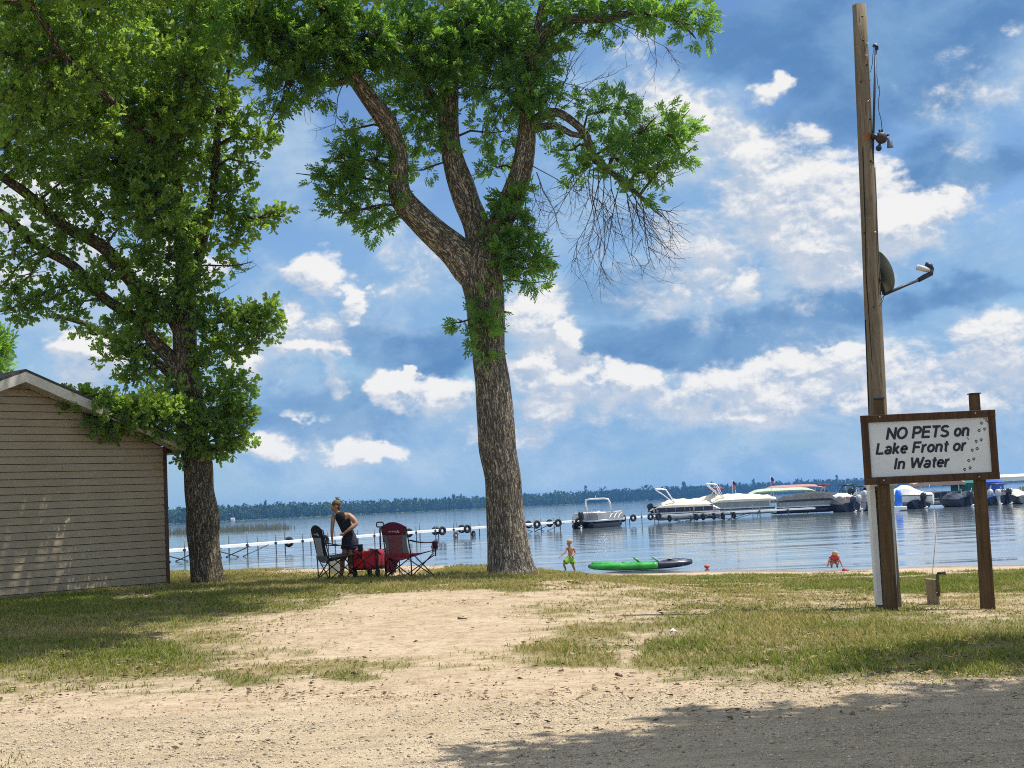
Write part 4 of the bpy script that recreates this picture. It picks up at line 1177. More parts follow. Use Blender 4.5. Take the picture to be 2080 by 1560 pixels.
# ------------------------------------------------------------------ the oak beside the house
ob_ = ground_hit(423, 1185); OY = ob_.y
oak_base = Vector((ob_.x, ob_.y, ob_.z - .02))
oak_limbs = [limb_px(s, OY) for s in (
    [(422, 1198, 42, 0), (421, 1180, 37, 0), (419, 1150, 34, 0), (415, 1100, 32, 0), (410, 1040, 31, 0), (405, 980, 30, 0), (399, 930, 29.5, 0), (393, 880, 29, 0), (387, 830, 29, 0), (380, 780, 29, 0), (376, 730, 27, 0), (374, 680, 25, 0), (374, 620, 23, 0), (376, 560, 20, 0), (372, 500, 17, .1), (364, 430, 15, .2), (352, 340, 13, .2), (338, 240, 12, .2), (330, 120, 10, .1), (335, 0, 8, 0), (340, -150, 5, 0)],
    [(386, 800, 18, 0), (352, 735, 15, -.1), (312, 694, 13, -.3), (280, 650, 12, -.5), (212, 606, 11, -.8), (148, 540, 10, -1.1), (78, 500, 9, -1.4), (10, 440, 10, -1.8), (-90, 380, 7, -2.3)],
    [(375, 690, 17, 0), (338, 628, 14, -.2), (276, 580, 14, -.6), (210, 503, 14, -1.1), (128, 458, 12, -1.6), (52, 392, 10, -2.2), (-40, 330, 9, -3)],
    [(380, 790, 12, 0), (330, 745, 10, .2), (290, 715, 9, .4), (235, 688, 8, .6), (180, 660, 6, .8), (110, 640, 4, 1.0)],
    [(376, 600, 14, 0), (395, 545, 11, .1), (415, 480, 10, .1), (432, 400, 9, 0), (440, 310, 8, -.1), (446, 220, 6, -.2), (470, 120, 4, -.3)],
    [(368, 470, 12, .1), (320, 400, 11, -.5), (260, 330, 9, -1.2), (200, 240, 8, -2), (150, 130, 7, -3), (120, 20, 6, -4), (100, -120, 4, -5)],
    [(358, 380, 9, .2), (300, 300, 8, .9), (240, 200, 7, 1.6), (190, 90, 6, 2.4), (160, -60, 4, 3)],
    [(350, 330, 8, .2), (280, 260, 8, -1.8), (200, 180, 7, -3.8), (120, 100, 6, -5.5), (60, 0, 4, -6.5)],
    [(-40, 330, 9, -3), (-30, 160, 8, -3.6), (20, 30, 6, -4.2)],
    [(-20, 130, 10, -2), (40, 135, 6, -1.6), (110, 150, 4, -1.4)],
    [(378, 665, 8, 0), (430, 655, 6, -.2), (490, 645, 4, -.3), (545, 640, 2, -.4)],
    [(388, 830, 7, 0), (430, 800, 5, -.2), (475, 770, 3, -.3)],
    [(388, 850, 8, -.1), (330, 838, 6, -.6), (260, 825, 5, -1.0), (170, 810, 3, -1.4)],
    [(430, 420, 5, 0), (480, 440, 4, -.2), (545, 442, 2, -.3)],
)]
oak_blobs = blob_px([
    (505, 280, 52, 40, -.3), (540, 285, 26, 22, -.3, .8), (470, 225, 46, 50, -.4, .9), (530, 440, 50, 28, -.3), (568, 440, 22, 14, -.3, .8), (480, 480, 40, 42, -.2), (470, 390, 50, 50, -.2), (500, 330, 30, 24, -.3, .8), (475, 540, 30, 26, -.1, .7), (430, 330, 60, 60, .2),
    (440, 640, 50, 34, -.3, 1.3), (500, 655, 60, 36, -.4, 1.3), (552, 640, 34, 28, -.4, 1.2), (455, 705, 62, 44, -.3, 1.3), (520, 690, 38, 24, -.4, 1.0), (420, 745, 34, 34, -.3, 1.1),
    (470, 785, 46, 36, -.4, 1.4), (455, 845, 54, 44, -.3, 1.5), (472, 890, 40, 32, -.4, 1.5), (438, 915, 46, 24, -.3, 1.5), (482, 830, 34, 36, -.4, 1.2), (420, 870, 32, 40, -.55, 1.2), (388, 905, 32, 24, -.6, 1.2), (380, 855, 36, 36, -.6, 1.0), (350, 800, 30, 34, -.5, .8), (372, 930, 10, 10, -.5, .5),
    (285, 700, 52, 44, .3, .9), (230, 715, 54, 36, .4, .9), (300, 755, 60, 30, .3, .8), (250, 760, 40, 18, .4, .6), (195, 680, 34, 26, .3, .6), (330, 790, 40, 28, .1, .7), (300, 660, 50, 34, .1, .8),
    (270, 832, 74, 26, -1.2, 2.2, 70), (180, 818, 62, 20, -1.6, 2.2, 60), (225, 855, 44, 22, -1.4, 2.2, 50), (330, 838, 48, 28, -.9, 2), (125, 806, 30, 12, -1.7, 2), (315, 872, 44, 18, -.9, 1.6), (218, 880, 20, 12, -1.4, 1.6), (250, 845, 60, 26, -1.0, 1.5),
    (355, 600, 70, 60, -.5), (300, 620, 60, 44, -.6), (250, 650, 46, 38, -.6, .9), (345, 520, 70, 60, -.7), (350, 440, 80, 60, -.8), (280, 500, 50, 50, -.4, .8), (410, 560, 30, 50, -.4, .8), (400, 470, 50, 60, -.6, .9),
    (100, 610, 60, 36, -1.2, .9), (40, 620, 50, 34, -1.4, .9), (150, 640, 40, 26, -1, .7), (160, 585, 60, 30, -1.0, .7), (60, 560, 60, 26, -1.4, .6), (10, 575, 40, 24, -1.4, .6),
    (230, 545, 50, 26, -1.1, .9), (130, 470, 50, 26, -1.8, .9), (60, 420, 50, 22, -2.4, .8), (270, 610, 40, 22, -.9, .8), (180, 565, 40, 20, -1.2, .8), (230, 560, 40, 24, -.8, .6), (170, 480, 44, 26, -1.2, .6), (100, 500, 60, 24, -1.4, .6), (30, 520, 60, 26, -1.6, .7), (20, 470, 50, 26, -2, .7), (120, 420, 60, 26, -1.8, .7), (200, 430, 70, 36, -1.2, .9),
    (290, 380, 90, 60, -1.2), (230, 330, 90, 60, -1.6), (330, 310, 90, 70, -.8), (150, 350, 90, 50, -2.0, .9), (60, 340, 90, 40, -2.6, .9), (20, 300, 70, 50, -3),
    (390, 230, 70, 70, -.3, .9), (330, 180, 100, 80, -.8), (240, 220, 100, 70, -2.2), (150, 250, 100, 60, -3.2), (60, 220, 100, 60, -4), (410, 130, 60, 70, .2, .8), (440, 60, 50, 60, .2, .6),
    (340, 60, 110, 80, -.5, .9), (230, 100, 110, 80, -2.6), (120, 110, 110, 80, -4.0), (20, 110, 90, 80, -4.5), (180, 10, 130, 70, -4.2), (60, 10, 120, 70, -5.4), (300, -10, 120, 60, -1.5), (200, 160, 60, 40, -4.6, .9), (100, 180, 80, 40, -5.4, .9), (10, 200, 70, 50, -5.6, .9),
    (250, 130, 140, 90, 2.2, .7), (120, 200, 150, 100, 1.6, .6), (320, 290, 100, 80, 1.8, .6), (150, 330, 120, 60, 1.4, .5), (10, 100, 120, 120, 1.2, .6),
    (430, 40, 90, 80, -1.2, .8, 120), (440, -40, 110, 60, -.6, .6, 160), (400, 150, 90, 80, -1.8, .8, 120), (470, -20, 80, 60, -2.2, .6, 100), (330, 230, 100, 70, -1.6, .8, 120), (300, 420, 90, 50, -1.8, .7, 100),
    # beyond the frame
    (-120, 300, 130, 150, -2.8, .25), (-160, 100, 160, 160, -3, .25), (-120, 520, 120, 90, -2, .25), (60, -140, 200, 100, -5, .25), (260, -140, 200, 100, -2, .25), (150, -300, 260, 140, -1, .25), (360, -160, 120, 110, 1, .25), (-60, -100, 200, 160, 1.5, .25), (-230, 250, 150, 180, 2, .25), (60, -130, 240, 120, -8, .25, 240), (250, -180, 200, 120, -7, .25, 200), (-140, 60, 160, 150, -7.5, .25, 200), (330, -170, 140, 100, -5, .25, 200), (200, -330, 240, 120, -4, .25, 260),
], OY)
oak, oak_np, oak_nr = make_tree('oak_tree', 'shady oak with lobed leaves standing at the corner of the beige house', oak_base, oak_limbs, oak_blobs, OAK_SPRIGS, m_bark_oak, m_oakleaf, 98, 21, scale=(.8, 1.25))
ot = MB(); rr = np.random.default_rng(9)
for (x, y, dx, dz, L_) in ((460, 355, 1, .35, .5), (470, 545, 1, .15, .5), (440, 600, 1, .25, .45), (245, 690, .2, 1, .35), (190, 600, .3, 1, .4), (480, 555, 1, -.1, .5)):
    ot = MB(); twig_fan(ot, P(x, y, OY - .3), Vector((dx, rr.normal() * .3, dz)), L_, .008, 1, rr, .08); ot.build('dead_twig', m_dead, oak, True, origin=oak_base)

# ------------------------------------------------------------------ trees outside the frame that shade the drive and show a leaf or two
def free_tree(name, label, x, y, h, blobs, seed, sprigs, m_leaf, m_bark, r0=.26, group=None, fork=.35):
    b = Vector((x, y, g1(x, y) - .02))
    limbs = [([b, b + Vector((.05, 0, h * .25)), b + Vector((-.05, .1, h * .5)), b + Vector((.1, 0, h * .8))], [r0 * 1.25, r0, r0 * .75, r0 * .3])]
    for (c, rr_, w) in blobs[:7]:
        q = b + Vector((0, 0, h * (fork + .12 * random.random())))
        limbs.append(([q, q.lerp(Vector(c), .5) + Vector((0, 0, .2)), Vector(c)], [r0 * .45, r0 * .3, r0 * .12]))
    return make_tree(name, label, b, limbs, blobs, sprigs, m_bark, m_leaf, 90, seed, scale=(1.2, 1.9), group=group)
free_tree('shade_tree', 'broad shade tree just outside the right edge casting the shadow over the drive', 8.6, 7.6, 9.5,
          [((5.2, 8.4, 8.0), (1.9, 1.7, 1.2), 1), ((7.0, 9.6, 8.4), (1.8, 1.8, 1.4), 1), ((8.8, 9.4, 9.2), (2.2, 2.2, 1.6), 1), ((6.8, 7.0, 9.4), (2.2, 2.2, 1.5), 1), ((8.6, 6.4, 10.2), (2.2, 2.2, 1.6), 1), ((10.4, 8.2, 9.6), (2.2, 2.4, 1.6), 1), ((5.0, 6.6, 8.8), (1.6, 1.8, 1.1), 1), ((9.0, 11.2, 8.6), (1.7, 1.3, 1.2), .9), ((3.6, 7.6, 8.4), (1.5, 1.3, .8), 1.1), ((4.4, 9.6, 7.8), (1.4, 1.1, .8), 1.1), ((6.0, 10.8, 8.2), (1.6, 1.0, .8), 1.1), ((8.0, 11.0, 8.6), (1.7, 1.0, .9), 1.1), ((3.9, 8.6, 7.6), (1.0, 1.0, .7), 1), ((2.9, 6.6, 8.2), (1.2, 1.2, .7), 1), ((11.0, 11.0, 9.0), (1.8, 1.5, 1.2), .9), ((7.6, 12.2, 8.6), (.9, .55, .6), .6), ((10.0, 13.2, 9.2), (1.5, .7, .8), .6), ((4.4, 5.0, 8.6), (1.5, 1.5, 1.0), .9), ((6.8, 4.6, 9.4), (2, 1.8, 1.3), .9), ((12.5, 6.5, 9.0), (2, 2, 1.6), .8), ((8.6, 15.0, 8.8), (1.4, .45, .45), 1), ((10.2, 15.5, 9.0), (1.5, .5, .5), 1), ((7.4, 14.0, 8.4), (.9, .4, .4), .9), ((9.2, 13.9, 9.0), (1.3, .4, .5), .9)],
          41, OAK_SPRIGS, m_oakleaf, m_bark_oak, .3)
free_tree('shade_tree', 'tall tree just outside the left edge shading the lawn in front of the house', -9.0, 20.4, 13.0,
          [((-4.0, 22.0, 10.8), (2.0, 2.2, .8), 1), ((-6.0, 20.6, 11.0), (2.0, 2.2, 1.1), .8), ((-8.2, 22.5, 11.4), (2.2, 2.6, 1.4), .7), ((-8.5, 19.4, 10.6), (2.2, 2.0, 1.3), .7), ((-6.4, 23.6, 11.4), (2.2, 1.8, .9), .8), ((-2.0, 22.2, 10.6), (1.5, 1.6, .7), 1), ((-1.6, 24.6, 11.4), (1.5, 1.5, .7), 1), ((-4.4, 19.8, 10.2), (1.8, 1.5, .8), 1), ((-.4, 26.3, 12.0), (1.4, 1.3, .7), 1), ((-3.2, 20.6, 10.0), (1.3, 1.2, .6), 1), ((-4.8, 18.2, 9.4), (1.4, 1.2, .7), 1), ((-3.4, 25.4, 11.8), (1.8, 1.6, .7), .9), ((-1.9, 19.4, 9.8), (1.5, 1.3, .7), 1.1), ((-2.9, 18.5, 9.4), (1.3, 1.0, .6), 1.1), ((-.5, 23.5, 11.0), (1.4, 1.4, .7), 1.1), ((-2.4, 21.0, 10.2), (1.5, 1.4, .6), 1.1), ((.6, 26.8, 12.2), (1.2, 1.2, .6), 1)],
          47, OAK_SPRIGS, m_oakleaf, m_bark_oak, .3, None, .72)
tb_ = P(-60, 700, 38)
free_tree('yard_tree', 'small bright green tree peeping in behind the house at the left edge', tb_.x - .7, 38, 5.2,
          [((P(-30, 715, 38).x, 38, P(-30, 715, 38).z), (.42, .6, .35), 1.6), ((tb_.x - .6, 38, 5.2), (1.1, 1.2, 1.0), 1), ((tb_.x - 1.6, 38.4, 4.6), (1.2, 1.2, 1.0), 1), ((tb_.x - .9, 37.4, 3.9), (.9, 1.0, .7), 1)],
          43, ASH_SPRIGS, m_ashleaf, m_bark_ash, .12)
# ------------------------------------------------------------------ timber pole with its guard boards
def wood_mat(name, a, b, crack, sc=1.0):
    m, t = new_mat(name)
    co = t.coord('Object')
    q = t.mapping(co, (26 * sc, 26 * sc, 1.3))
    n1 = t.noise(q, 1.0, 6, .65, .4); n2 = t.noise(co, 2.2, 4, .6); n3 = t.noise(t.mapping(co, (60, 60, 2.0)), 1.0, 4, .6)
    c = t.mix(t.ramp(n1, .3, .7), a, b)
    c = t.mix(t.math('MULTIPLY', t.ramp(n3, .56, .7), .85), c, crack)
    c = t.mix(t.math('MULTIPLY', t.ramp(n2, .52, .75), .4), c, crack)
    principled(t, c, .9, t.bump(t.math('SUBTRACT', n1, t.math('MULTIPLY', n3, .6)), .8, .015), 0, .2)
    return m
m_pole = wood_mat('weathered_pole', (.135, .108, .076), (.225, .182, .128), (.042, .034, .026))
m_post = wood_mat('stained_post', (.072, .044, .022), (.128, .082, .042), (.026, .017, .010), .8)
m_frame = wood_mat('sign_frame_wood', (.060, .032, .018), (.102, .058, .034), (.026, .015, .010), .7)
m_white_board = mat('white_board', (.66, .67, .68), .55, .06, 3)
m_grey_board = mat('grey_board', (.42, .46, .48), .55, .08, 3)
m_black = mat('black_plastic', (.014, .015, .020), .5, .2, 8)
m_dark_metal = mat('dark_metal', (.030, .034, .050), .5, .2, 8, metal=.3)
m_rust = mat('rust_stain', (.22, .10, .035), .9, .35, 9)

pb = ground_hit(1801, 1234); PY = pb.y
pole_base = Vector((pb.x, pb.y, pb.z - .01))
top = P(1745, 10, PY + .05)
pole = thing('utility_pole', 'tall weathered timber pole standing just behind the pets sign', 'pole', pole_base)
pr_b, pr_t = 20.5 * PY / F, 13.6 * PY / F
pts = [pole_base + Vector((0, 0, -.3))] + [pole_base.lerp(top, i / 14) for i in range(0, 15)]
tb = MB(); n_ = 28; rings = []
for i, p in enumerate(pts):
    u = max(0, (i - 1) / 14); r_ = pr_b + (pr_t - pr_b) * u
    rings.append([p + Vector((math.cos(2 * math.pi * j / n_) * r_ * (1 + .035 * math.sin(3 * j + i * .2) + .02 * math.sin(7.3 * j)), math.sin(2 * math.pi * j / n_) * r_, 0)) for j in range(n_)])
tb.loft(rings); tb.build('shaft', m_pole, pole, True, origin=pole_base)
def on_pole(px, py, out=0.0):
    """Point on the camera side of the pole."""
    u = (P(px, py, PY).z - pole_base.z) / (top.z - pole_base.z)
    c = pole_base.lerp(top, u); r_ = pr_b + (pr_t - pr_b) * u
    q = P(px, py, c.y); dx = max(-.97, min(.97, (q.x - c.x) / r_))
    return c + Vector((dx * (r_ + out), -math.sqrt(1 - dx * dx) * (r_ + out), 0))
def stub(name, px, py, r_, m):
    p = on_pole(px, py); q = on_pole(px, py, .022)
    MB().cyl(p, q, r_, 10, r_ * .8).build(name, m, pole, True, origin=pole_base)
for (x, y) in ((1748, 36), (1750, 84), (1757, 134), (1746, 168), (1761, 206), (1764, 244), (1765, 330), (1754, 475), (1771, 625)): stub('knot', x, y, .013, m_black)
for (x, y) in ((1743, 52), (1758, 90), (1756, 115), (1764, 163), (1759, 208), (1773, 474)): stub('insulator', x, y, .014, mat('pale_knob', (.45, .40, .33), .6))
pl = MB()
for a_, b_ in ((1750, 268), (1758, 284)): pass
rows = [[on_pole(x, y, .004) for x in np.linspace(1749, 1765, 6)] for y in (272, 276, 282, 287)]
MB().sheet(rows, .004).build('rust_band', m_rust, pole, origin=pole_base)
crack = MB(); cp = [on_pole(x, y, .002) for x, y in ((1750, 300), (1752, 380), (1755, 470), (1757, 560), (1762, 640), (1768, 740))]
crack.tube(cp, [.004, .007, .006, .008, .006, .003], 5); crack.build('split', mat('hollow', (.012, .010, .008), 1), pole, origin=pole_base)
cable = MB(); cable.tube([on_pole(x, y, .012) for x, y in ((1752, 650), (1755, 720), (1757, 780), (1760, 840))], .006, 6)
cable.tube([on_pole(x, y, .012) for x, y in ((1775, 340), (1777, 420), (1779, 500), (1784, 600))], .006, 6)
cable.build('cable', m_black, pole, True, origin=pole_base)
# guard boards and cap around the foot of the pole
def board_px(name, x0t, x1t, yt, x0b, x1b, yb, Y, th, m):
    q = [P(x0t, yt, Y), P(x1t, yt, Y), P(x1b, yb, Y), P(x0b, yb, Y)]
    b = MB(); b.add(q + [p + Vector((0, th, 0)) for p in q], [(0, 3, 2, 1), (4, 5, 6, 7), (0, 1, 5, 4), (1, 2, 6, 5), (2, 3, 7, 6), (3, 0, 4, 7)])
    return b.build(name, m, pole, origin=pole_base, bevel=.004)
board_px('guard_board', 1765, 1777, 987, 1783, 1793, 1229, PY - pr_b - .05, .16, m_white_board)
board_px('guard_board', 1804, 1815.5, 987, 1814, 1823, 1232, PY - pr_b - .05, .16, m_grey_board)
cb = MB(); c0 = P(1790, 985, PY - pr_b - .0); cb.box(c0, (54 * PY / F, .26, .035), Matrix.Rotation(.0, 3, 'Y')); cb.build('guard_cap', m_white_board, pole, origin=pole_base, bevel=.004)
board_px('splice_board', 1815, 1818, 1060, 1822, 1832, 1233, PY - .05, .05, m_pole)

# thin mast beside the pole top
mb_ = P(1772, 345, PY - .02); mt = P(1779, 98, PY - .02)
mast = thing('antenna_mast', 'thin dark rod fixed upright beside the top of the pole', 'antenna', mb_)
m_mast = mat('blue_black_rod', (.02, .03, .075), .45, .2, 6)
MB().tube([mb_, mt], .017, 8).build('rod', m_mast, mast, True, origin=mb_)
hd = MB(); hd.box(P(1778, 94, PY - .02), (.075, .05, .03), Matrix.Rotation(.5, 3, 'Y')); hd.box(P(1781, 98, PY - .02), (.04, .05, .05)); hd.build('head', m_black, mast, origin=mb_, bevel=.006)
MB().ball(P(1779, 90.5, PY - .03), .016, 10, 6).build('light_cap', m_white_board, mast, True, origin=mb_)
w = MB(); w.tube([P(x, y, PY - .04) for x, y in ((1775, 95), (1773, 112), (1772, 130), (1768, 147))], .0045, 5)
w.tube([P(x, y, PY - .04) for x, y in ((1781, 150), (1784, 180), (1786, 172), (1787, 190), (1784, 205), (1785, 225), (1790, 245), (1792, 266))], .005, 5)
w.build('wire', m_black, mast, True, origin=mb_)
for y in (330, 280): 
    br = MB(); br.tube([on_pole(1768, y), P(1774.5, y, PY - .02)], .010, 6); br.build('bracket', m_dark_metal, mast, True, origin=mb_)

# floodlight box with two lamp heads, one cup turned down
fb_ = P(1790, 280, PY - .1)
fl = thing('floodlight', 'small black floodlight fitting with two lamp heads on the upper pole', 'floodlight', fb_)
b = MB(); b.ball(fb_, .085, 14, 10, (1, .6, 1)); 
b.build('junction_box', mat('dark_brown_box', (.030, .018, .022), .6, .3, 10), fl, True, origin=fb_)
b = MB(); b.tube([on_pole(1771, 277), P(1776, 277, PY - .1), fb_], [.045, .042, .03], 10); b.build('mount', m_black, fl, True, origin=fb_)
for a_ in (20, 80, 100, 150, 250):
    q = fb_ + Vector((math.cos(R(a_)), 0, math.sin(R(a_)))) * .085
    MB().cyl(q, q + Vector((math.cos(R(a_)), -.2, math.sin(R(a_)))) * .035, .014, 8).build('knob', m_black, fl, True, origin=fb_)
b = MB(); b.tube([P(1788, 288, PY - .1), P(1787, 296, PY - .12)], .014, 8); b.ball(P(1785, 301, PY - .12), .042, 12, 8); b.build('lamp_head', m_black, fl, True, origin=fb_)
b = MB(); q = P(1807, 283, PY - .1); b.tube([fb_ + Vector((.06, 0, -.01)), q], .012, 8); b.lathe([(.022, 0), (.034, -.01), (.042, -.10), (.047, -.115)], 14, Matrix.Translation(q)); b.build('lamp_head', mat('grey_cup', (.09, .12, .15), .5), fl, True, origin=fb_)

# satellite dish behind the pole
dc = P(1790, 553, PY + .30)
dish = thing('satellite_dish', 'grey satellite dish bolted behind the pole with its arm reaching right', 'satellite dish', dc)
ax = Vector((.93, .22, .30)).normalized()
q = ax.to_track_quat('Z', 'Y').to_matrix()
Md = Matrix.Translation(dc) @ q.to_4x4()
rd_ = 46.5 * (PY + .3) / F
prof_o = [(.01, -.085), (.10, -.080), (.20, -.053), (.28, -.018), (rd_ - .004, 0.0)]
prof_i = [(rd_, .006), (.28, -.010), (.20, -.044), (.10, -.071), (.01, -.076)]
b = MB(); b.lathe([(r_ * rd_ / .31 if r_ < .29 else r_, z) for r_, z in prof_o] + [(r_ * rd_ / .31 if r_ < .29 else r_, z) for r_, z in prof_i], 36, Md)
b.build('reflector', mat('dish_grey', (.165, .185, .175), .55, .12, 5), dish, True, origin=dc)
bt = P(1797, 598, PY + .16)
b = MB(); b.tube([bt, P(1838, 580, PY + .36), P(1868, 568, PY + .50)], .021, 8); b.build('feed_arm', m_dark_metal, dish, True, origin=dc)
b = MB(); b.tube([P(1866, 569, PY + .49), P(1878, 562, PY + .55), P(1891, 556, PY + .56), P(1893, 545, PY + .56)], [.032, .038, .036, .03], 10); b.tube([P(1893, 548, PY + .56), P(1890, 540, PY + .56), P(1880, 536, PY + .56)], [.034, .036, .03], 10); b.build('feed_head', m_dark_metal, dish, True, origin=dc)
b = MB(); b.tube([P(1887, 549, PY + .56), P(1864, 543, PY + .5)], [.036, .044], 12); b.build('feed_horn', mat('horn_white', (.62, .64, .66), .4), dish, True, origin=dc)
b = MB(); b.box(P(1785, 562, PY + .2), (.10, .12, .20), Matrix.Rotation(.3, 3, 'Y')); b.tube([P(1788, 575, PY + .18), bt], .03, 8); b.tube([on_pole(1782, 570), P(1786, 572, PY + .18)], .025, 8); b.build('bracket', m_black, dish, origin=dc)
b = MB(); b.tube([bt, P(1786, 597, PY), on_pole(1783, 596)], .005, 5); b.tube([bt, P(1791, 607, PY), on_pole(1784, 622)], .005, 5); b.tube([bt, P(1793, 612, PY + .02), on_pole(1785, 618)], .004, 5); b.build('cable', m_black, dish, True, origin=dc)

# ------------------------------------------------------------------ the sign
SY = PY - pr_b - .42
m_sign = None
m_sign, t = new_mat('sign_white')
co = t.coord('Object')
n1 = t.noise(co, 3.0, 5, .6); n2 = t.noise(co, 14.0, 4, .65)
c_ = t.mix(t.ramp(n1, .3, .7), (.60, .63, .66), (.67, .69, .71))
c_ = t.mix(t.math('MULTIPLY', t.ramp(n2, .66, .78), .45), c_, (.42, .43, .43))
principled(t, c_, .45, None, 0, .35)
TL, TR, BR, BL = P(1747, 845, SY), P(2021, 831.5, SY), P(2030, 973, SY), P(1757, 985.5, SY)
sc_ = (TL + TR + BR + BL) / 4
sg = ground_hit(1908, 1243)
sbase = Vector((sc_.x, SY, g1(sc_.x, SY)))
sign = thing('notice_sign', 'brown framed white board on two posts reading NO PETS on Lake Front or In Water', 'sign', sbase)
Wd = ((TR - TL).length + (BR - BL).length) / 2; Hh = ((TL - BL).length + (TR - BR).length) / 2
rail = .098
def bevbox(name, c, size, m, bev=.006):
    return MB().box(c, size).build(name, m, sign, origin=sbase, bevel=bev)
yb = SY
bevbox('frame_rail', sc_ + Vector((0, 0, Hh / 2 - rail / 2)), (Wd, .052, rail), m_frame)
bevbox('frame_rail', sc_ + Vector((0, 0, -Hh / 2 + rail / 2)), (Wd, .052, rail), m_frame)
bevbox('frame_stile', sc_ + Vector((-Wd / 2 + rail / 2, .002, 0)), (rail * .95, .050, Hh - 2 * rail), m_frame)
bevbox('frame_stile', sc_ + Vector((Wd / 2 - rail / 2, .002, 0)), (rail * .95, .050, Hh - 2 * rail), m_frame)
brd = MB().box(sc_ + Vector((0, .012, 0)), (Wd - 1.95 * rail, .018, Hh - 1.98 * rail)).build('board', m_sign, sign, origin=sbase)
bx = sc_.x; bz = sc_.z; by = sc_.y + .003 - .0015
m_ink = mat('ink', (.012, .013, .030), .45, .1, 8)
def arc(cx, cy, rx, ry, a0, a1, n=12): return [(cx + rx * math.cos(R(a0 + (a1 - a0) * i / n)), cy + ry * math.sin(R(a0 + (a1 - a0) * i / n))) for i in range(n + 1)]
GLYPH = {  # bold grotesque strokes (centre lines), cap height 1: advance, strokes
    'N': (.80, [[(.09, 0), (.09, 1)], [(.09, .93), (.66, .07)], [(.66, 0), (.66, 1)]]),
    'O': (.90, [arc(.42, .5, .34, .42, 0, 360, 26)]),
    'P': (.76, [[(.09, 0), (.09, 1)], [(.09, .91), (.38, .91)] + arc(.40, .68, .23, .23, 90, -90) + [(.09, .45)]]),
    'E': (.74, [[(.09, 0), (.09, 1)], [(.09, .91), (.64, .91)], [(.09, .52), (.60, .52)], [(.09, .09), (.66, .09)]]),
    'T': (.70, [[(.02, .91), (.66, .91)], [(.34, 0), (.34, .9)]]),
    'S': (.76, [arc(.36, .70, .25, .21, 25, 180, 12) + [(.14, .60), (.36, .50), (.56, .42)] + arc(.36, .285, .27, .205, 20, -160, 14)]),
    'L': (.66, [[(.09, 0), (.09, 1)], [(.09, .09), (.60, .09)]]),
    'F': (.70, [[(.09, 0), (.09, 1)], [(.09, .91), (.62, .91)], [(.09, .51), (.54, .51)]]),
    'I': (.30, [[(.12, 0), (.12, 1)]]),
    'W': (1.08, [[(.05, 1), (.25, .04)], [(.25, .04), (.51, .94)], [(.51, .94), (.77, .04)], [(.77, .04), (.98, 1)]]),
    'o': (.64, [arc(.30, .36, .215, .285, 0, 360, 22)]),
    'n': (.64, [[(.09, 0), (.09, .72)], [(.09, .44)] + arc(.29, .46, .19, .19, 160, 0) + [(.48, 0)]]),
    'a': (.62, [arc(.28, .47, .19, .18, 160, 0) + [(.47, .10), (.52, .04)], arc(.26, .21, .185, .145, 40, 330, 18)]),
    'k': (.60, [[(.09, 0), (.09, 1)], [(.12, .26), (.44, .68)], [(.22, .38), (.50, .02)]]),
    'e': (.62, [[(.10, .37), (.50, .37)] + arc(.30, .36, .21, .285, 4, 318, 20)]),
    'r': (.44, [[(.09, 0), (.09, .72)], [(.09, .42)] + arc(.30, .44, .20, .22, 150, 75, 6)]),
    't': (.40, [[(.19, .92), (.19, .20)] + arc(.28, .16, .09, .09, 180, 290, 6), [(.03, .65), (.36, .65)]]),
    ' ': (.34, [])}
def text_mesh(body, x0px, x1px, ytop, ybot):
    """Slanted bold lettering set as thick strokes on the board."""
    adv = 0; strokes = []
    for ch in body:
        a, st_ = GLYPH[ch]
        for q in st_: strokes.append([(x + adv, y) for x, y in q])
        adv += a
    ym = (ytop + ybot) / 2
    a = P(x0px, ym, by); b_ = P(x1px, ym - .048 * (x1px - x0px), by)
    h = (ybot - ytop) * by / F; slant = .21
    xs_ = [x + y * slant for q in strokes for x, y in q]; lo, hi = min(xs_) - .08, max(xs_) + .08
    kx = (b_.x - a.x) / (hi - lo); z0 = (a.z + b_.z) / 2 - h / 2; sw = .104 * h
    mb = MB()
    for i, q in enumerate(strokes):
        pts = [Vector((a.x + (x + y * slant - lo) * kx, 0, z0 + y * h)) for x, y in q]
        closed = len(pts) > 20 and (pts[0] - pts[-1]).length < .004
        L_, R_ = [], []
        for j, p in enumerate(pts):
            p0 = pts[j - 1] if j else (pts[-2] if closed else p); p1 = pts[j + 1] if j < len(pts) - 1 else (pts[1] if closed else p)
            d = (p1 - p0).normalized(); nn = Vector((-d.z, 0, d.x)) * sw
            L_.append(p + nn); R_.append(p - nn)
        y0 = by - .0008 - .00022 * (i % 7)
        n = len(pts); v = [(p.x, y0, p.z) for p in L_ + R_] + [(p.x, by + .002, p.z) for p in L_ + R_]
        f = []
        for j in range(n - 1):
            f += [(j, n + j, n + j + 1, j + 1), (2 * n + j + 1, 3 * n + j + 1, 3 * n + j, 2 * n + j), (j, j + 1, 2 * n + j + 1, 2 * n + j), (n + j + 1, n + j, 3 * n + j, 3 * n + j + 1)]
        f += [(0, 2 * n, 3 * n, n), (n - 1, 2 * n - 1, 4 * n - 1, 3 * n - 1)]
        mb.add(v, f)
    return mb.build('lettering', m_ink, brd, origin=sbase)
text_mesh('NO PETS on', 1799, 1969, 869, 893.5)
text_mesh('Lake Front or', 1778, 1965, 901, 924)
text_mesh('In Water', 1815, 1931, 931, 953.5)
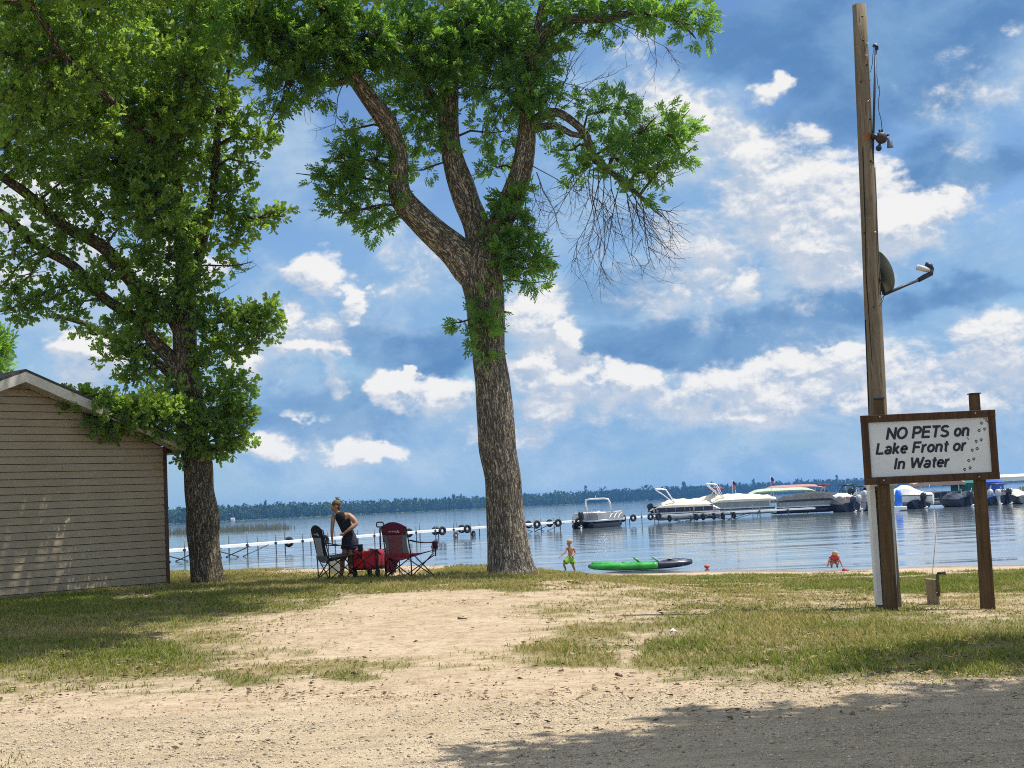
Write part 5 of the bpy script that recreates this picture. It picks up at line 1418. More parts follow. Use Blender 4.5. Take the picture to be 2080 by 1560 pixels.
def paw(px, py):
    c = P(px, py, by); b = MB(); s = .0265
    for (x, z, r_) in ((0, -.30, .50), (-.62, .15, .24), (-.28, .62, .26), (.22, .66, .26), (.60, .26, .24)):
        k = 10; q = c + Vector((x * s, 0, z * s))
        f = [q + Vector((math.cos(2 * math.pi * i / k) * r_ * s, 0, math.sin(2 * math.pi * i / k) * r_ * s * (.72 if r_ > .4 else 1.15))) for i in range(k)]
        g_ = [p + Vector((0, .002, 0)) for p in f]
        b.loft([f, g_])
    b.build('paw_print', m_ink, brd, origin=sbase)
for (x, y) in ((1993.7, 859.9), (1989, 875), (2000, 872), (1983, 897), (1993, 894), (1975, 915), (1985, 912), (1968, 936), (1978, 933), (1959.6, 954), (1970.7, 951)): paw(x, y)
sm = MB()   # scuffed corner of the board
for (x0, y0, x1, y1) in ((1997, 850, 2004, 851), (2003, 849, 2006, 856), (2001, 853, 2007, 859), (1964, 888, 1968, 893)):
    sm = MB(); a, c = P(x0, y0, by), P(x1, y1, by); sm.tube([a, c], .006, 5, squash=1); sm.build('scuff', mat('scuff_grey', (.20, .20, .20), .8), brd, origin=sbase)
pw = 24.5 * SY / F
def sign_post(xt, yt, xb, yb_):
    Yp = SY + .026 + pw / 2
    a = P(xt, yt, Yp); c = P(xb, yb_, Yp); c.z = min(c.z, g1(c.x, Yp)) - .05
    u = (a - c).normalized(); b = MB(); x = Vector((pw / 2, 0, 0)); y = Vector((0, pw / 2, 0))
    tw = .74
    b.loft([[c - x - y, c + x - y, c + x + y, c - x + y], [a - x * tw - y * tw, a + x * tw - y * tw, a + x * tw + y * tw, a - x * tw + y * tw]])
    b.build('post', m_post, sign, origin=sbase, bevel=.008)
    MB().box(a + Vector((0, 0, .008)), (pw * tw * 1.18, pw * tw * 1.18, .016)).build('post_cap', m_dark_metal, sign, origin=sbase)
sign_post(1784, 811, 1809.5, 1236)
sign_post(1978.5, 801, 2007, 1243)
for (x, y) in ((1787, 846.5), (1981, 839), (1795, 975.5), (1989, 968.5)):
    q = P(x, y, SY - .028); MB().cyl(q, q + Vector((0, -.006, 0)), .010, 10).build('bolt', mat('bolt_grey', (.4, .4, .38), .4, metal=.6), sign, origin=sbase)

# ------------------------------------------------------------------ water tap on its stub post, thin stake, litter
sp = ground_hit(1897, 1228); k_ = sp.y / F
tap = thing('water_tap', 'short weathered stub post with an iron tap between the sign posts', 'tap', sp)
stub_ = MB(); hgt = 52 * k_
stub_.loft([[Vector((-.075, -.07, -.05)), Vector((.07, -.075, -.05)), Vector((.075, .07, -.05)), Vector((-.07, .075, -.05))],
            [Vector((-.082, -.07, hgt)), Vector((.045, -.075, hgt - .012)), Vector((.045, .07, hgt - .01)), Vector((-.08, .075, hgt + .004))]])
stub_.build('post', wood_mat('stub_wood', (.26, .20, .13), (.36, .285, .19), (.11, .08, .05)), tap, bevel=.008)
m_iron = mat('iron', (.035, .032, .034), .6, .3, 12, metal=.4)
b = MB(); b.tube([(.052, -.09, .12), (.050, -.09, hgt - .03), (.052, -.09, hgt + .045), (.075, -.09, hgt + .07)], [.024, .022, .024, .022], 10); b.build('pipe', mat('pipe_green', (.085, .085, .05), .7, .3, 10), tap, True)
b = MB(); b.tube([(.05, -.09, hgt + .068), (.10, -.10, hgt + .072), (.165, -.11, hgt + .060)], [.020, .018, .012], 8); b.box((.12, -.10, hgt + .085), (.09, .02, .014)); b.build('spout', m_iron, tap, True)
MB().box((.045, -.098, .17), (.06, .012, .018)).build('clamp', mat('zinc', (.5, .5, .5), .5, metal=.5), tap)
st_ = ground_hit(1889, 1212)
tip = P(1905, 1040, st_.y)
stake = MB(); stake.tube([st_ - Vector((0, 0, .05)), st_.lerp(tip, .5) + Vector((.004, 0, 0)), tip], [.006, .005, .004], 6)
tag(stake.build('marker_stake', mat('stake_tan', (.30, .23, .19), .6), None, True), 'thin pale marker stake standing between the pole and the stub post', 'stake')

pp = ground_hit(1368, 1294)
b = MB(); b.sheet([[(-.05, -.02, .03), (-.01, -.03, .055), (.04, -.02, .04)], [(-.04, .01, .05), (.0, .0, .075), (.05, .01, .035)], [(-.03, .03, .02), (.01, .04, .045), (.055, .03, .01)]], .003)
o_ = b.build('paper_scrap', mat('paper', (.8, .8, .78), .8), None, True); o_.location = pp + Vector((0, 0, .02)); tag(o_, 'crumpled white paper scrap lying in the dry grass', 'litter')
def stick(x0, y0, x1, y1, r_, label):
    a, c = ground_hit(x0, y0), ground_hit(x1, y1)
    n = 6; pts = []
    for i in range(n + 1):
        p = a.lerp(c, i / n); p.z = g1(p.x, p.y) + r_ * 1.3; p += Vector((random.gauss(0, .006), random.gauss(0, .012), abs(random.gauss(0, .008)))); pts.append(p - a)
    b = MB(); b.tube(pts, [r_ * (1 - .5 * i / n) for i in range(n + 1)], 6)
    o_ = b.build('fallen_stick', m_twig, None, True); o_.location = a; tag(o_, label, 'stick', 'fallen sticks')
stick(1153, 1183, 1180, 1188, .012, 'thin fallen stick on the bare sand below the ash trunk')
stick(930, 1258, 948, 1262, .014, 'short fallen stick in the middle of the bare sandy knoll')
stick(716, 1372, 726, 1374, .016, 'dark scrap of bark at the left end of the drive edge')
stick(1252, 1377, 1264, 1379, .016, 'dark scrap of bark at the drive edge below the sandy gap in the grass')
# ------------------------------------------------------------------ camp chairs, wagon, pail
m_tubeblk = mat('black_tube', (.016, .017, .020), .45, .2, 10, metal=.2)
def camp_chair(label, px, py, yaw, cols, group):
    """Folding quad chair. Local +y is the way it faces."""
    b0 = ground_hit(px, py)
    root = thing('camping_chair', label, 'camping chair', b0, yaw, group); root.scale = (1.12, 1.12, 1.12)
    band, mid, side, seatc, arm = cols
    w, sh = .29, .42                           # half width, seat height
    fy, ry = .30, -.24                         # front and rear rows of feet
    wf = .34
    # back uprights
    for s in (-1, 1):
        MB().tube([(s * w, ry, .0), (s * w, ry - .01, .45), (s * (w - .01), ry - .10, .90)], .0115, 8).build('back_post', m_tubeblk, root, True)
        MB().tube([(s * (wf + .03), fy + .03, .34), (s * (wf + .045), fy + .05, .60)], .0115, 8).build('arm_post', m_tubeblk, root, True)
    # crossed legs on the four sides
    def leg(a, c): MB().tube([a, c], .0105, 8).build('leg', m_tubeblk, root, True)
    for s in (-1, 1):
        leg((s * w, ry + .0, .02), (s * wf, fy + .02, sh - .02)); leg((s * (wf + .01), fy, .0), (s * (w + .012), ry + .02, sh))
    leg((-w, ry - .012, .02), (w, ry + .012, sh - .05)); leg((w, ry - .012, .02), (-w, ry + .012, sh - .05))
    leg((-wf, fy + .012, .0), (wf, fy + .03, sh - .06)); leg((wf, fy - .012, .0), (-wf, fy + .0, sh - .06))
    for (x, y) in ((-w, ry), (w, ry), (-wf, fy), (wf, fy)):
        MB().lathe([(.022, -.005), (.024, .012), (.014, .03)], 10, Matrix.Translation((x, y, 0))).build('foot', m_black, root, True)
    # seat
    rows = []
    for i in range(7):
        v = i / 6; y = ry + (fy + .03 - ry) * v; row = []
        for j in range(9):
            u = j / 8 * 2 - 1; hw = w + (wf - w) * v
            z = sh + .03 * v - .085 * (1 - u * u) * (1 - .45 * v) - .03 * (1 - v)
            row.append((u * hw, y, z))
        rows.append(row)
    MB().sheet(rows, .010).build('seat', seatc, root, True)
    # backrest in strips: two side panels, middle panel, arched head band
    def back(u, v):
        x = u * (w - .01 - .035 * math.sin(math.pi * min(1, v * 1.4)) * (v < .72))
        return Vector((x, ry - .012 - .095 * v - .05 * (1 - u * u) * (1 - v * .6), sh - .04 + v * (.90 - sh + .04)))
    def strip(name, u0, u1, v0, v1, m, arch=0.0, off=0.0):
        rows = []
        for i in range(9):
            v = v0 + (v1 - v0) * i / 8
            rows.append([back(u0 + (u1 - u0) * j / 8, v) + Vector((0, off, arch * (1 - ((u0 + (u1 - u0) * j / 8)) ** 2) * max(0, (v - .74) / .26))) for j in range(9)])
        return MB().sheet(rows, .010).build(name, m, root, True)
    strip('back_panel', -.62, .62, 0, .74, mid)
    strip('side_panel', -1, -.63, 0, .74, side); strip('side_panel', .63, 1, 0, .74, side)
    hb = strip('head_band', -1, 1, .735, 1.0, band, .085, -.012)
    strip('lower_panel', -.98, .98, -.06, .10, seatc, 0, -.014)
    # small pale peak mark and a word on the rear of the head band
    m_mark = mat('pale_print', (.62, .60, .58), .7, .05, 8)
    def hp_(x, z): 
        v = (z - (sh - .04)) / (.90 - sh + .04); p = back(x / (w - .01), v); return Vector((x, p.y - .022, z))
    mk = MB()
    for (pts) in (((.155, .79), (.12, .845), (.085, .79), (.102, .79), (.12, .818), (.138, .79)),):
        q = [hp_(x, z) for x, z in pts]; mk.loft([q, [p + Vector((0, -.003, 0)) for p in q]])
    mk.build('logo', m_mark, hb)
    wd = MB()
    for i in range(10):
        if i == 5: continue
        x = .07 - i * .0165
        h_ = .024
        wd.box(hp_(x, .818), (.0038, .002, h_)); wd.box(hp_(x - .005, .818 + (h_ / 2 - .003) * (1 if i % 2 else -1)), (.008, .002, .0045)); wd.box(hp_(x - .0092, .818), (.0032, .002, h_ * (.9 if i % 3 else .5)))
    wd.build('printed_word', m_mark, hb)
    # arms and cup holders
    for s in (-1, 1):
        rows = [[(s * (w + .01 + (wf + .04 - w) * v) + o * .035, ry - .03 + (fy + .09 - ry) * v, .66 - .06 * v - .03 * math.sin(math.pi * v) - .005 * abs(o)) for o in (-1, 0, 1)] for v in [i / 6 for i in range(7)]]
        MB().sheet(rows, .014).build('armrest', arm, root, True)
        MB().lathe([(.030, 0), (.045, .01), (.048, .12), (.045, .121)], 14, Matrix.Translation((s * (wf + .05), fy + .02, .475))).build('cup_holder', arm, root, True)
    return root
m_maroon = mat('maroon_cloth', (.115, .010, .030), .85, .15, 12, .002)
m_rose = mat('rose_mesh', (.20, .062, .070), .85, .15, 30)
m_greymesh = mat('grey_mesh', (.155, .165, .165), .85, .15, 30)
m_redseat = mat('red_seat', (.26, .016, .030), .85, .15, 12)
m_blackcloth = mat('black_cloth', (.012, .012, .016), .9, .2, 12, .002)
m_pale_mesh = mat('pale_mesh', (.30, .33, .34), .85, .15, 30)
m_greycloth = mat('grey_cloth', (.10, .105, .11), .85, .15, 12)
m_armred = mat('maroon_arm', (.050, .010, .018), .85, .2, 12)
camp_chair('maroon folding chair with rose mesh back, right of the red wagon', 829, 1172, -R(36), (m_maroon, m_rose, m_greymesh, m_redseat, m_armred), 'folding camp chairs')
camp_chair('black folding chair with pale mesh back, left of the red wagon', 684, 1176, -R(62), (m_blackcloth, m_pale_mesh, m_blackcloth, m_greycloth, m_blackcloth), 'folding camp chairs')

cp_ = ground_hit(836, 1172)
shirt = thing('towel', 'pale lilac cloth draped over the front of the maroon chair arm', 'towel', P(882, 1107, cp_.y + .24))
b = MB(); b.sheet([[(-.07 + .02 * i, .03 * math.sin(i), .08 - .055 * i + .012 * math.sin(j)) for i in range(5)] if False else [(-.055 + .04 * j + .012 * math.sin(i * 2.0), .02 * math.cos(i + j), .065 - .045 * i + .02 * j) for i in range(6)] for j in range(4)], .008)
b.build('cloth', mat('lilac_cloth', (.42, .36, .50), .9, .12, 10), shirt, True)

wp = ground_hit(742, 1174)
wagon = thing('wagon', 'red folding fabric wagon with black frame and upright pull handle', 'wagon', wp, -R(18))
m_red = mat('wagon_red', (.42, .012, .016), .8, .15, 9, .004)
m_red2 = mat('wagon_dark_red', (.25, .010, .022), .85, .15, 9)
hw, L_, z0, z1 = .25, .86, .17, .55
def panel(name, a, c, bulge, m):
    a, c = Vector(a), Vector(c); rows = []
    nrm_ = (c - a).cross(Vector((0, 0, 1))).normalized()
    for i in range(6):
        v = i / 5
        rows.append([a.lerp(c, j / 8) + Vector((0, 0, z0 + (z1 - z0) * v + .018 * math.sin(math.pi * j / 8 * 2 + 1) * (v > .9))) + nrm_ * (bulge * math.sin(math.pi * j / 8) * math.sin(math.pi * v)) for j in range(9)])
    return MB().sheet(rows, .010).build(name, m, wagon, True)
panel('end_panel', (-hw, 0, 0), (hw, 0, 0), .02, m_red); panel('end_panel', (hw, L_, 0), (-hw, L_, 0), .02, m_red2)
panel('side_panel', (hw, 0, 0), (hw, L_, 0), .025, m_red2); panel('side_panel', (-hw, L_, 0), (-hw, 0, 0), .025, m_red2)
MB().box((0, L_ / 2, z0 + .01), (2 * hw - .03, L_ - .03, .02)).build('floor_panel', m_red2, wagon)
for (x, y) in ((-hw, 0), (hw, 0), (hw, L_), (-hw, L_)):
    MB().tube([(x, y, .10), (x, y, z1 + .015)], .015, 8).build('corner_post', m_tubeblk, wagon, True)
def bar(a, c, r_=.011, nm='frame_bar'): MB().tube([a, c], r_, 8).build(nm, m_tubeblk, wagon, True)
for y in (-.014, L_ + .014): bar((-hw, y, z1), (hw, y, z0 + .0)); bar((hw, y - .002, z1), (-hw, y - .002, z0)); bar((-hw, y, z0), (hw, y, z0)); bar((0, y - .016, z0), (0, y - .016, (z0 + z1) / 2), .016)
for x in (-hw - .014, hw + .014): bar((x, 0, z1), (x, L_, z0)); bar((x, L_, z1), (x, 0, z0)); bar((x, 0, z0), (x, L_, z0))
for (x, y) in ((-hw + .0, .06), (hw - .0, .06), (hw + .0, L_ - .06), (-hw, L_ - .06)):
    wt = MB(); wt.torus((x, y, .092), (1, 0, 0), .062, .030, 20, 8); t_ = wt.build('wheel', m_black, wagon, True)
    MB().cyl((x - .022, y, .092), (x + .022, y, .092), .05, 16).build('hub', mat('hub_grey', (.06, .06, .065), .6), t_, True)
    bar((x, y, .10), (x, y, z0 + .02), .014, 'fork')
hd = MB(); hx, hy = -.05, L_ + .06
hd.tube([(hx, hy, .16), (hx, hy + .03, .62), (hx, hy + .04, .98)], .016, 8)
lp = [Vector((hx + .075 * math.copysign(min(1, abs(math.cos(a)) * 1.25), math.cos(a)), hy + .04, 1.045 + .048 * math.copysign(min(1, abs(math.sin(a)) * 1.25), math.sin(a)))) for a in [2 * math.pi * i / 20 for i in range(21)]]
hd.tube(lp, .014, 8); hd.build('handle', m_tubeblk, wagon, True)
# grey bag and cloth heaped in the wagon, each its own thing
bg = thing('bag', 'grey cloth bag piled inside the red wagon', 'bag', wp + Vector((-.08, .2, z1 - .08)))
b = MB(); b.ball((0, 0, .06), .13, 14, 8, (1.1, 1, .6)); b.ball((.08, .05, .08), .07, 10, 6); b.build('cloth', mat('bag_grey', (.22, .23, .25), .9, .25, 8), bg, True)
tw_ = P(796, 1127, wp.y + .12)
hang = thing('beach_towel', 'crimson and pink striped towel hanging between the wagon and the maroon chair', 'towel', Vector((tw_.x, tw_.y, wp.z)), -R(10))
m_towel, t = new_mat('striped_towel')
co = t.coord('Object'); wv_ = t.new('ShaderNodeTexWave'); wv_.inputs['Scale'].default_value = 5.5; wv_.inputs['Distortion'].default_value = 1.2; t.l.new(co, wv_.inputs['Vector'])
principled(t, t.mix(t.ramp(wv_.outputs['Fac'], .55, .8), (.28, .010, .022), (.38, .10, .12)), .9)
rows = [[(-.13 + .26 * j / 8 * (1 - .25 * (i / 8)) + .02 * math.sin(i * .7), .05 * math.sin(j * 1.6 + i * .2), .50 - .42 * i / 8 + .01 * math.cos(j * 2)) for j in range(9)] for i in range(9)]
MB().sheet(rows, .014).build('cloth', m_towel, hang, True)
MB().tube([(-.16, 0, .502), (.16, 0, .506)], .012, 8).build('rail', m_tubeblk, hang, True)
for x in (-.15, .15): MB().tube([(x, 0, .0), (x, 0, .51)], .010, 8).build('rail_leg', m_tubeblk, hang, True)

pk_ = ground_hit(675, 1170)
pail = thing('white_pail', 'white plastic pail standing behind the black folding chair', 'pail', (pk_.x, pk_.y + .55, g1(pk_.x, pk_.y + .55)))
b = MB(); b.lathe([(.125, 0), (.13, .01), (.148, .30), (.155, .31), (.155, .33), (.145, .335)], 28); b.build('bucket', mat('white_plastic', (.74, .73, .71), .5, .05, 4), pail, True)
MB().lathe([(.158, .336), (.16, .345), (.15, .352), (.02, .356)], 28).build('lid', mat('white_plastic', (.74, .73, .71)), pail, True)
b = MB(); b.torus((0, 0, .30), (0, 1, .35), .16, .005, 20, 6, math.pi); b.build('bail', m_tubeblk, pail, True)

# ------------------------------------------------------------------ people
def skin_mesh(name, nodes, edges, m, parent, origin, sub=2):
    """One continuous surface grown over a posed skeleton. nodes: key -> (Vector, radius)."""
    keys = list(nodes); ix = {k: i for i, k in enumerate(keys)}
    me = bpy.data.meshes.new(name)
    me.from_pydata([tuple(nodes[k][0] - origin) for k in keys], [(ix[a], ix[b_]) for a, b_ in edges], [])
    ob = bpy.data.objects.new(name, me); COL.objects.link(ob)
    sk = ob.modifiers.new('skin', 'SKIN'); sk.use_smooth_shade = True; sk.branch_smoothing = .4
    ss = ob.modifiers.new('sub', 'SUBSURF'); ss.levels = sub; ss.render_levels = sub
    for i, k in enumerate(keys):
        r_ = nodes[k][1]
        me.skin_vertices[0].data[i].radius = (r_, r_) if not hasattr(r_, '__len__') else r_
        me.skin_vertices[0].data[i].use_root = (i == 0)
    dg = bpy.context.evaluated_depsgraph_get(); dg.update()
    me2 = bpy.data.meshes.new_from_object(ob.evaluated_get(dg)); me2.name = name
    bpy.data.objects.remove(ob); bpy.data.meshes.remove(me)
    me2.materials.clear()
    return add_obj(name, me2, m, parent, True)

def fingers(nodes, edges, hand, tip_dir, side_dir, size, curl, prefix):
    """Five separate finger chains from a palm node."""
    h = nodes[hand][0]; d = tip_dir.normalized(); s = (side_dir - d * side_dir.dot(d)).normalized(); n = d.cross(s)
    palm = prefix + 'palm'; nodes[palm] = (h + d * size * .45, size * .22); edges.append((hand, palm))
    for i, (o, l_) in enumerate(((-.33, .75), (-.11, .9), (.11, .85), (.33, .66))):
        a = h + d * size * .62 + s * size * o * .8; m_ = a + d * size * l_ * .35 + n * curl * size * .18; c = m_ + d * size * l_ * .2 + n * curl * size * .32
        for q, (k, p) in enumerate((('a', a), ('b', m_), ('c', c))):
            nodes[f'{prefix}f{i}{k}'] = (p, size * (.085 - .012 * q))
        edges += [(palm, f'{prefix}f{i}a'), (f'{prefix}f{i}a', f'{prefix}f{i}b'), (f'{prefix}f{i}b', f'{prefix}f{i}c')]
    a = h + d * size * .3 + s * size * -.42; c = a + d * size * .4 - s * size * .18
    nodes[prefix + 'ta'] = (a, size * .10); nodes[prefix + 'tb'] = (c, size * .075)
    edges += [(hand, prefix + 'ta'), (prefix + 'ta', prefix + 'tb')]

def garment(name, body, N, origin, spans, E, off, m, parent, thick=.004, flare=0.0):
    """Cloth cut from the body's own surface: the faces nearest to the given bones, lifted off the skin."""
    me = body.data; segs = []
    for (a, c) in E:
        ra, rc = [max(x) if hasattr(x, '__len__') else x for x in (N[a][1], N[c][1])]
        segs.append(((a, c), N[a][0] - origin, N[c][0] - origin, ra, rc))
    keep = []
    for f in me.polygons:
        best = None
        for k, A, C, ra, rc in segs:
            d = C - A; t_ = max(0, min(1, (f.center - A).dot(d) / d.length_squared)); r_ = ra + (rc - ra) * t_
            q = (f.center - (A + d * t_)).length / r_
            if best is None or q < best[0]: best = (q, k, t_)
        if best[1] in spans and spans[best[1]][0] <= best[2] <= spans[best[1]][1]: keep.append(f.index)
    ids = sorted({v for i in keep for v in me.polygons[i].vertices}); mp = {v: i for i, v in enumerate(ids)}
    zs = [me.vertices[i].co.z for i in ids]; zt, zl = max(zs), min(zs)
    V = [me.vertices[i].co + me.vertices[i].normal * (off + flare * (zt - me.vertices[i].co.z) / (zt - zl)) for i in ids]
    g = bpy.data.meshes.new(name); g.from_pydata([tuple(v) for v in V], [], [[mp[v] for v in me.polygons[i].vertices] for i in keep]); g.update()
    ob = add_obj(name, g, m, parent, True)
    so = ob.modifiers.new('thick', 'SOLIDIFY'); so.thickness = thick; so.offset = 1
    return ob

def skin_tone(name, c):
    m, t = new_mat(name)
    n1 = t.noise(t.coord('Object'), 9, 3)
    b = principled(t, t.mix(t.ramp(n1, .3, .7), [x * .88 for x in c], c), .55, None, 0, .35)
    b.inputs['Subsurface Weight'].default_value = .12; b.inputs['Subsurface Radius'].default_value = (.02, .008, .004)
    return m
m_skin = skin_tone('skin', (.42, .22, .135)); m_skin2 = skin_tone('tanned_skin', (.33, .17, .10))

# woman bending over the black chair
WY = wp.y + .62
wg = ground_hit(700, 1173); wz = g1(P(700, 1170, WY).x, WY)
def W(x, y, dy=0.0): return P(x, y, WY + dy)
wo = Vector((W(702, 1100).x, WY, wz))
woman = thing('person', 'woman in black tank top and dark shorts bending over the black chair', 'person', wo)
N = {'pelvis': (W(714, 1100), (.185, .155)), 'waist': (W(708.5, 1082), (.155, .13)), 'rib': (W(700, 1065), (.165, .135)), 'chest': (W(694, 1052), (.150, .12)),
     'neck0': (W(687, 1042.5), .058), 'neck1': (W(683.5, 1038), .052), 'jaw': (W(679.8, 1034, -.02), .066), 'skull': (W(680.5, 1026), .090), 'crown': (W(683, 1020), .068),
     'nose': (W(672.5, 1032.5, -.04), .013), 'chin': (W(676.2, 1038.5, -.035), .028), 'ear': (W(684.5, 1030.5, -.085), .014),
     'shL': (W(708.5, 1046, -.08), .070), 'armL': (W(717, 1054, -.12), .068), 'elL': (W(724, 1064, -.15), .052), 'foL': (W(714, 1072.5, -.22), .046), 'wrL': (W(703.5, 1080, -.22), .027), 'haL': (W(700.5, 1082.5, -.22), .026),
     'shR': (W(677.5, 1048, -.02), .056), 'armR': (W(676, 1057, -.04), .050), 'elR': (W(674.8, 1073, -.05), .040), 'foR': (W(674.2, 1083, -.06), .035), 'wrR': (W(674.6, 1094, -.08), .025), 'haR': (W(675, 1097, -.08), .024),
     'hipL': (W(718, 1107, -.07), .112), 'thL': (W(716.5, 1122, -.08), .088), 'knL': (W(710.5, 1139, -.09), .060), 'caL': (W(712.5, 1151, -.06), .056), 'anL': (W(713, 1168, -.04), .036), 'toL': (Vector((W(706, 1172).x, WY - .12, wz + .03)), .028),
     'hipR': (W(707, 1107, .06), .108), 'thR': (W(703, 1122, .06), .086), 'knR': (W(695, 1139, .04), .058), 'caR': (W(695.5, 1151, .07), .055), 'anR': (W(694, 1167, .08), .036), 'toR': (Vector((W(685.5, 1172).x, WY + .0, wz + .03)), .028)}
N['anL'] = (Vector((N['anL'][0].x, N['anL'][0].y, wz + .07)), .036); N['anR'] = (Vector((N['anR'][0].x, N['anR'][0].y, wz + .07)), .036)
E = [('pelvis', 'waist'), ('waist', 'rib'), ('rib', 'chest'), ('chest', 'neck0'), ('neck0', 'neck1'), ('neck1', 'jaw'), ('jaw', 'skull'), ('skull', 'crown'), ('jaw', 'nose'), ('jaw', 'chin'), ('skull', 'ear'),
     ('chest', 'shL'), ('shL', 'armL'), ('armL', 'elL'), ('elL', 'foL'), ('foL', 'wrL'), ('wrL', 'haL'), ('chest', 'shR'), ('shR', 'armR'), ('armR', 'elR'), ('elR', 'foR'), ('foR', 'wrR'), ('wrR', 'haR'),
     ('pelvis', 'hipL'), ('hipL', 'thL'), ('thL', 'knL'), ('knL', 'caL'), ('caL', 'anL'), ('anL', 'toL'), ('pelvis', 'hipR'), ('hipR', 'thR'), ('thR', 'knR'), ('knR', 'caR'), ('caR', 'anR'), ('anR', 'toR')]
BN = dict(N); BE = list(E)
fingers(BN, BE, 'haL', Vector((-.9, -.1, -.45)), Vector((0, -.6, .6)), .10, .6, 'l'); fingers(BN, BE, 'haR', Vector((.1, -.1, -1)), Vector((0, 1, 0)), .10, -.5, 'r')
wb = skin_mesh('body', BN, BE, m_skin, woman, wo)
garment('tank_top', wb, BN, wo, {('waist', 'rib'): (0, 1), ('rib', 'chest'): (0, 1), ('pelvis', 'waist'): (.35, 1), ('chest', 'neck0'): (0, .55), ('chest', 'shL'): (0, .72), ('chest', 'shR'): (0, .72)}, BE, .012, mat('black_top', (.010, .010, .012), .9, .2, 12), woman)
garment('shorts', wb, BN, wo, {('pelvis', 'waist'): (0, .6), ('pelvis', 'hipL'): (0, 1), ('pelvis', 'hipR'): (0, 1), ('hipL', 'thL'): (0, .62), ('hipR', 'thR'): (0, .55)}, BE, .022, mat('navy_shorts', (.014, .013, .028), .9, .25, 8), woman, flare=.022)
hr = MB(); hr.ball(W(683.2, 1023.6, .01), .098, 16, 10, (1.0, 1.0, .92), Matrix.Rotation(-.5, 3, 'Y')); hr.ball(W(687.2, 1030, .02), .068, 12, 8, (.8, 1, 1.1)); hr.ball(W(685, 1014, .02), .030, 10, 6)
for i in range(9):
    a = R(20 + 18 * i); c = W(685, 1014, .02); hr.tube([c, c + Vector((math.cos(a) * .05, .02 * math.sin(i), .035 + .01 * math.sin(a)))], [.012, .003], 5)
hr.build('hair', mat('dark_blond_hair', (.105, .068, .036), .7, .35, 30, stretch=(1, 1, 6)), woman, True, origin=wo)
for dy in (-.065, -.02): MB().ball(W(673.6, 1030, dy - .01), .010, 8, 6).build('eye', m_black, woman, True, origin=wo)
for s_, k in ((0, 'toL'), (1, 'toR')):
    an = N['an' + k[2]][0]; to = N[k][0]; b = MB()
    b.tube([Vector((an.x + .05, an.y, wz + .014)), Vector(((an.x + to.x) / 2, (an.y + to.y) / 2, wz + .014)), Vector((to.x - .06, to.y - .01, wz + .014))], [.035, .042, .036], 10, squash=1); b.v = [(x, y, wz + (z - wz) * .5) for x, y, z in b.v]
    b.build('sandal', m_black, woman, True, origin=wo)

# boy running along the water's edge
KY = 49.5
def K(x, y, dy=0.0): return P(x, y, KY + dy)
kx = K(1158, 1140).x; kz = g1(kx, KY)
ko = Vector((kx, KY, max(kz, WATER)))
boy = thing('person', 'bare chested child in lime green shorts running along the water edge', 'person', ko)
N = {'pelvis': (K(1158, 1134), (.098, .085)), 'belly': (K(1158.5, 1127), (.085, .07)), 'chest': (K(1158.5, 1117.5), (.098, .075)), 'neck': (K(1157, 1110.5), .040), 'jaw': (K(1155.5, 1106), .062), 'skull': (K(1156, 1101), .088), 'crown': (K(1157, 1098.5), .07),
     'nose': (K(1150.6, 1104.2, -.02), .011), 'ear': (K(1157.5, 1104, -.08), .014),
     'shL': (K(1151, 1113.5, -.05), .040), 'elL': (K(1148, 1122, -.14), .030), 'wrL': (K(1140.5, 1128.5, -.22), .021), 'haL': (K(1138.5, 1130.2, -.24), .020),
     'shR': (K(1166, 1114, .02), .042), 'elR': (K(1168.5, 1124, -.02), .032), 'wrR': (K(1161, 1130, -.18), .022), 'haR': (K(1159, 1131.2, -.2), .020),
     'hiL': (K(1153.5, 1137, -.04), .068), 'knL': (K(1145, 1146, -.12), .047), 'anL': (K(1149.5, 1158, .05), .030), 'toL': (K(1145.5, 1161.5, .03), .024),
     'hiR': (K(1162.5, 1137, .04), .068), 'knR': (K(1163.5, 1148, .0), .048), 'anR': (K(1168, 1159.5, .14), .030), 'toR': (K(1164.5, 1162.5, .12), .024)}
E = [('pelvis', 'belly'), ('belly', 'chest'), ('chest', 'neck'), ('neck', 'jaw'), ('jaw', 'skull'), ('skull', 'crown'), ('jaw', 'nose'), ('skull', 'ear'), ('chest', 'shL'), ('shL', 'elL'), ('elL', 'wrL'), ('wrL', 'haL'), ('chest', 'shR'), ('shR', 'elR'), ('elR', 'wrR'), ('wrR', 'haR'),
     ('pelvis', 'hiL'), ('hiL', 'knL'), ('knL', 'anL'), ('anL', 'toL'), ('pelvis', 'hiR'), ('hiR', 'knR'), ('knR', 'anR'), ('anR', 'toR')]
BN = dict(N); BE = list(E)
fingers(BN, BE, 'haL', Vector((-.8, -.3, -.6)), Vector((0, 1, 0)), .075, .5, 'l'); fingers(BN, BE, 'haR', Vector((-.8, -.3, -.4)), Vector((0, 0, 1)), .075, .5, 'r')
bb_ = skin_mesh('body', BN, BE, m_skin2, boy, ko)
garment('shorts', bb_, BN, ko, {('pelvis', 'belly'): (0, .45), ('pelvis', 'hiL'): (0, 1), ('pelvis', 'hiR'): (0, 1), ('hiL', 'knL'): (0, .62), ('hiR', 'knR'): (0, .62)}, BE, .022, mat('lime_shorts', (.21, .46, .035), .8, .12, 10), boy, flare=.02)
hr = MB(); hr.ball(K(1157, 1099.8, .01), .102, 14, 8, (1, 1, .9), Matrix.Rotation(-.35, 3, 'Y')); hr.build('hair', mat('light_brown_hair', (.40, .27, .15), .75, .25, 20), boy, True, origin=ko)  # light brown hair, slightly mottled

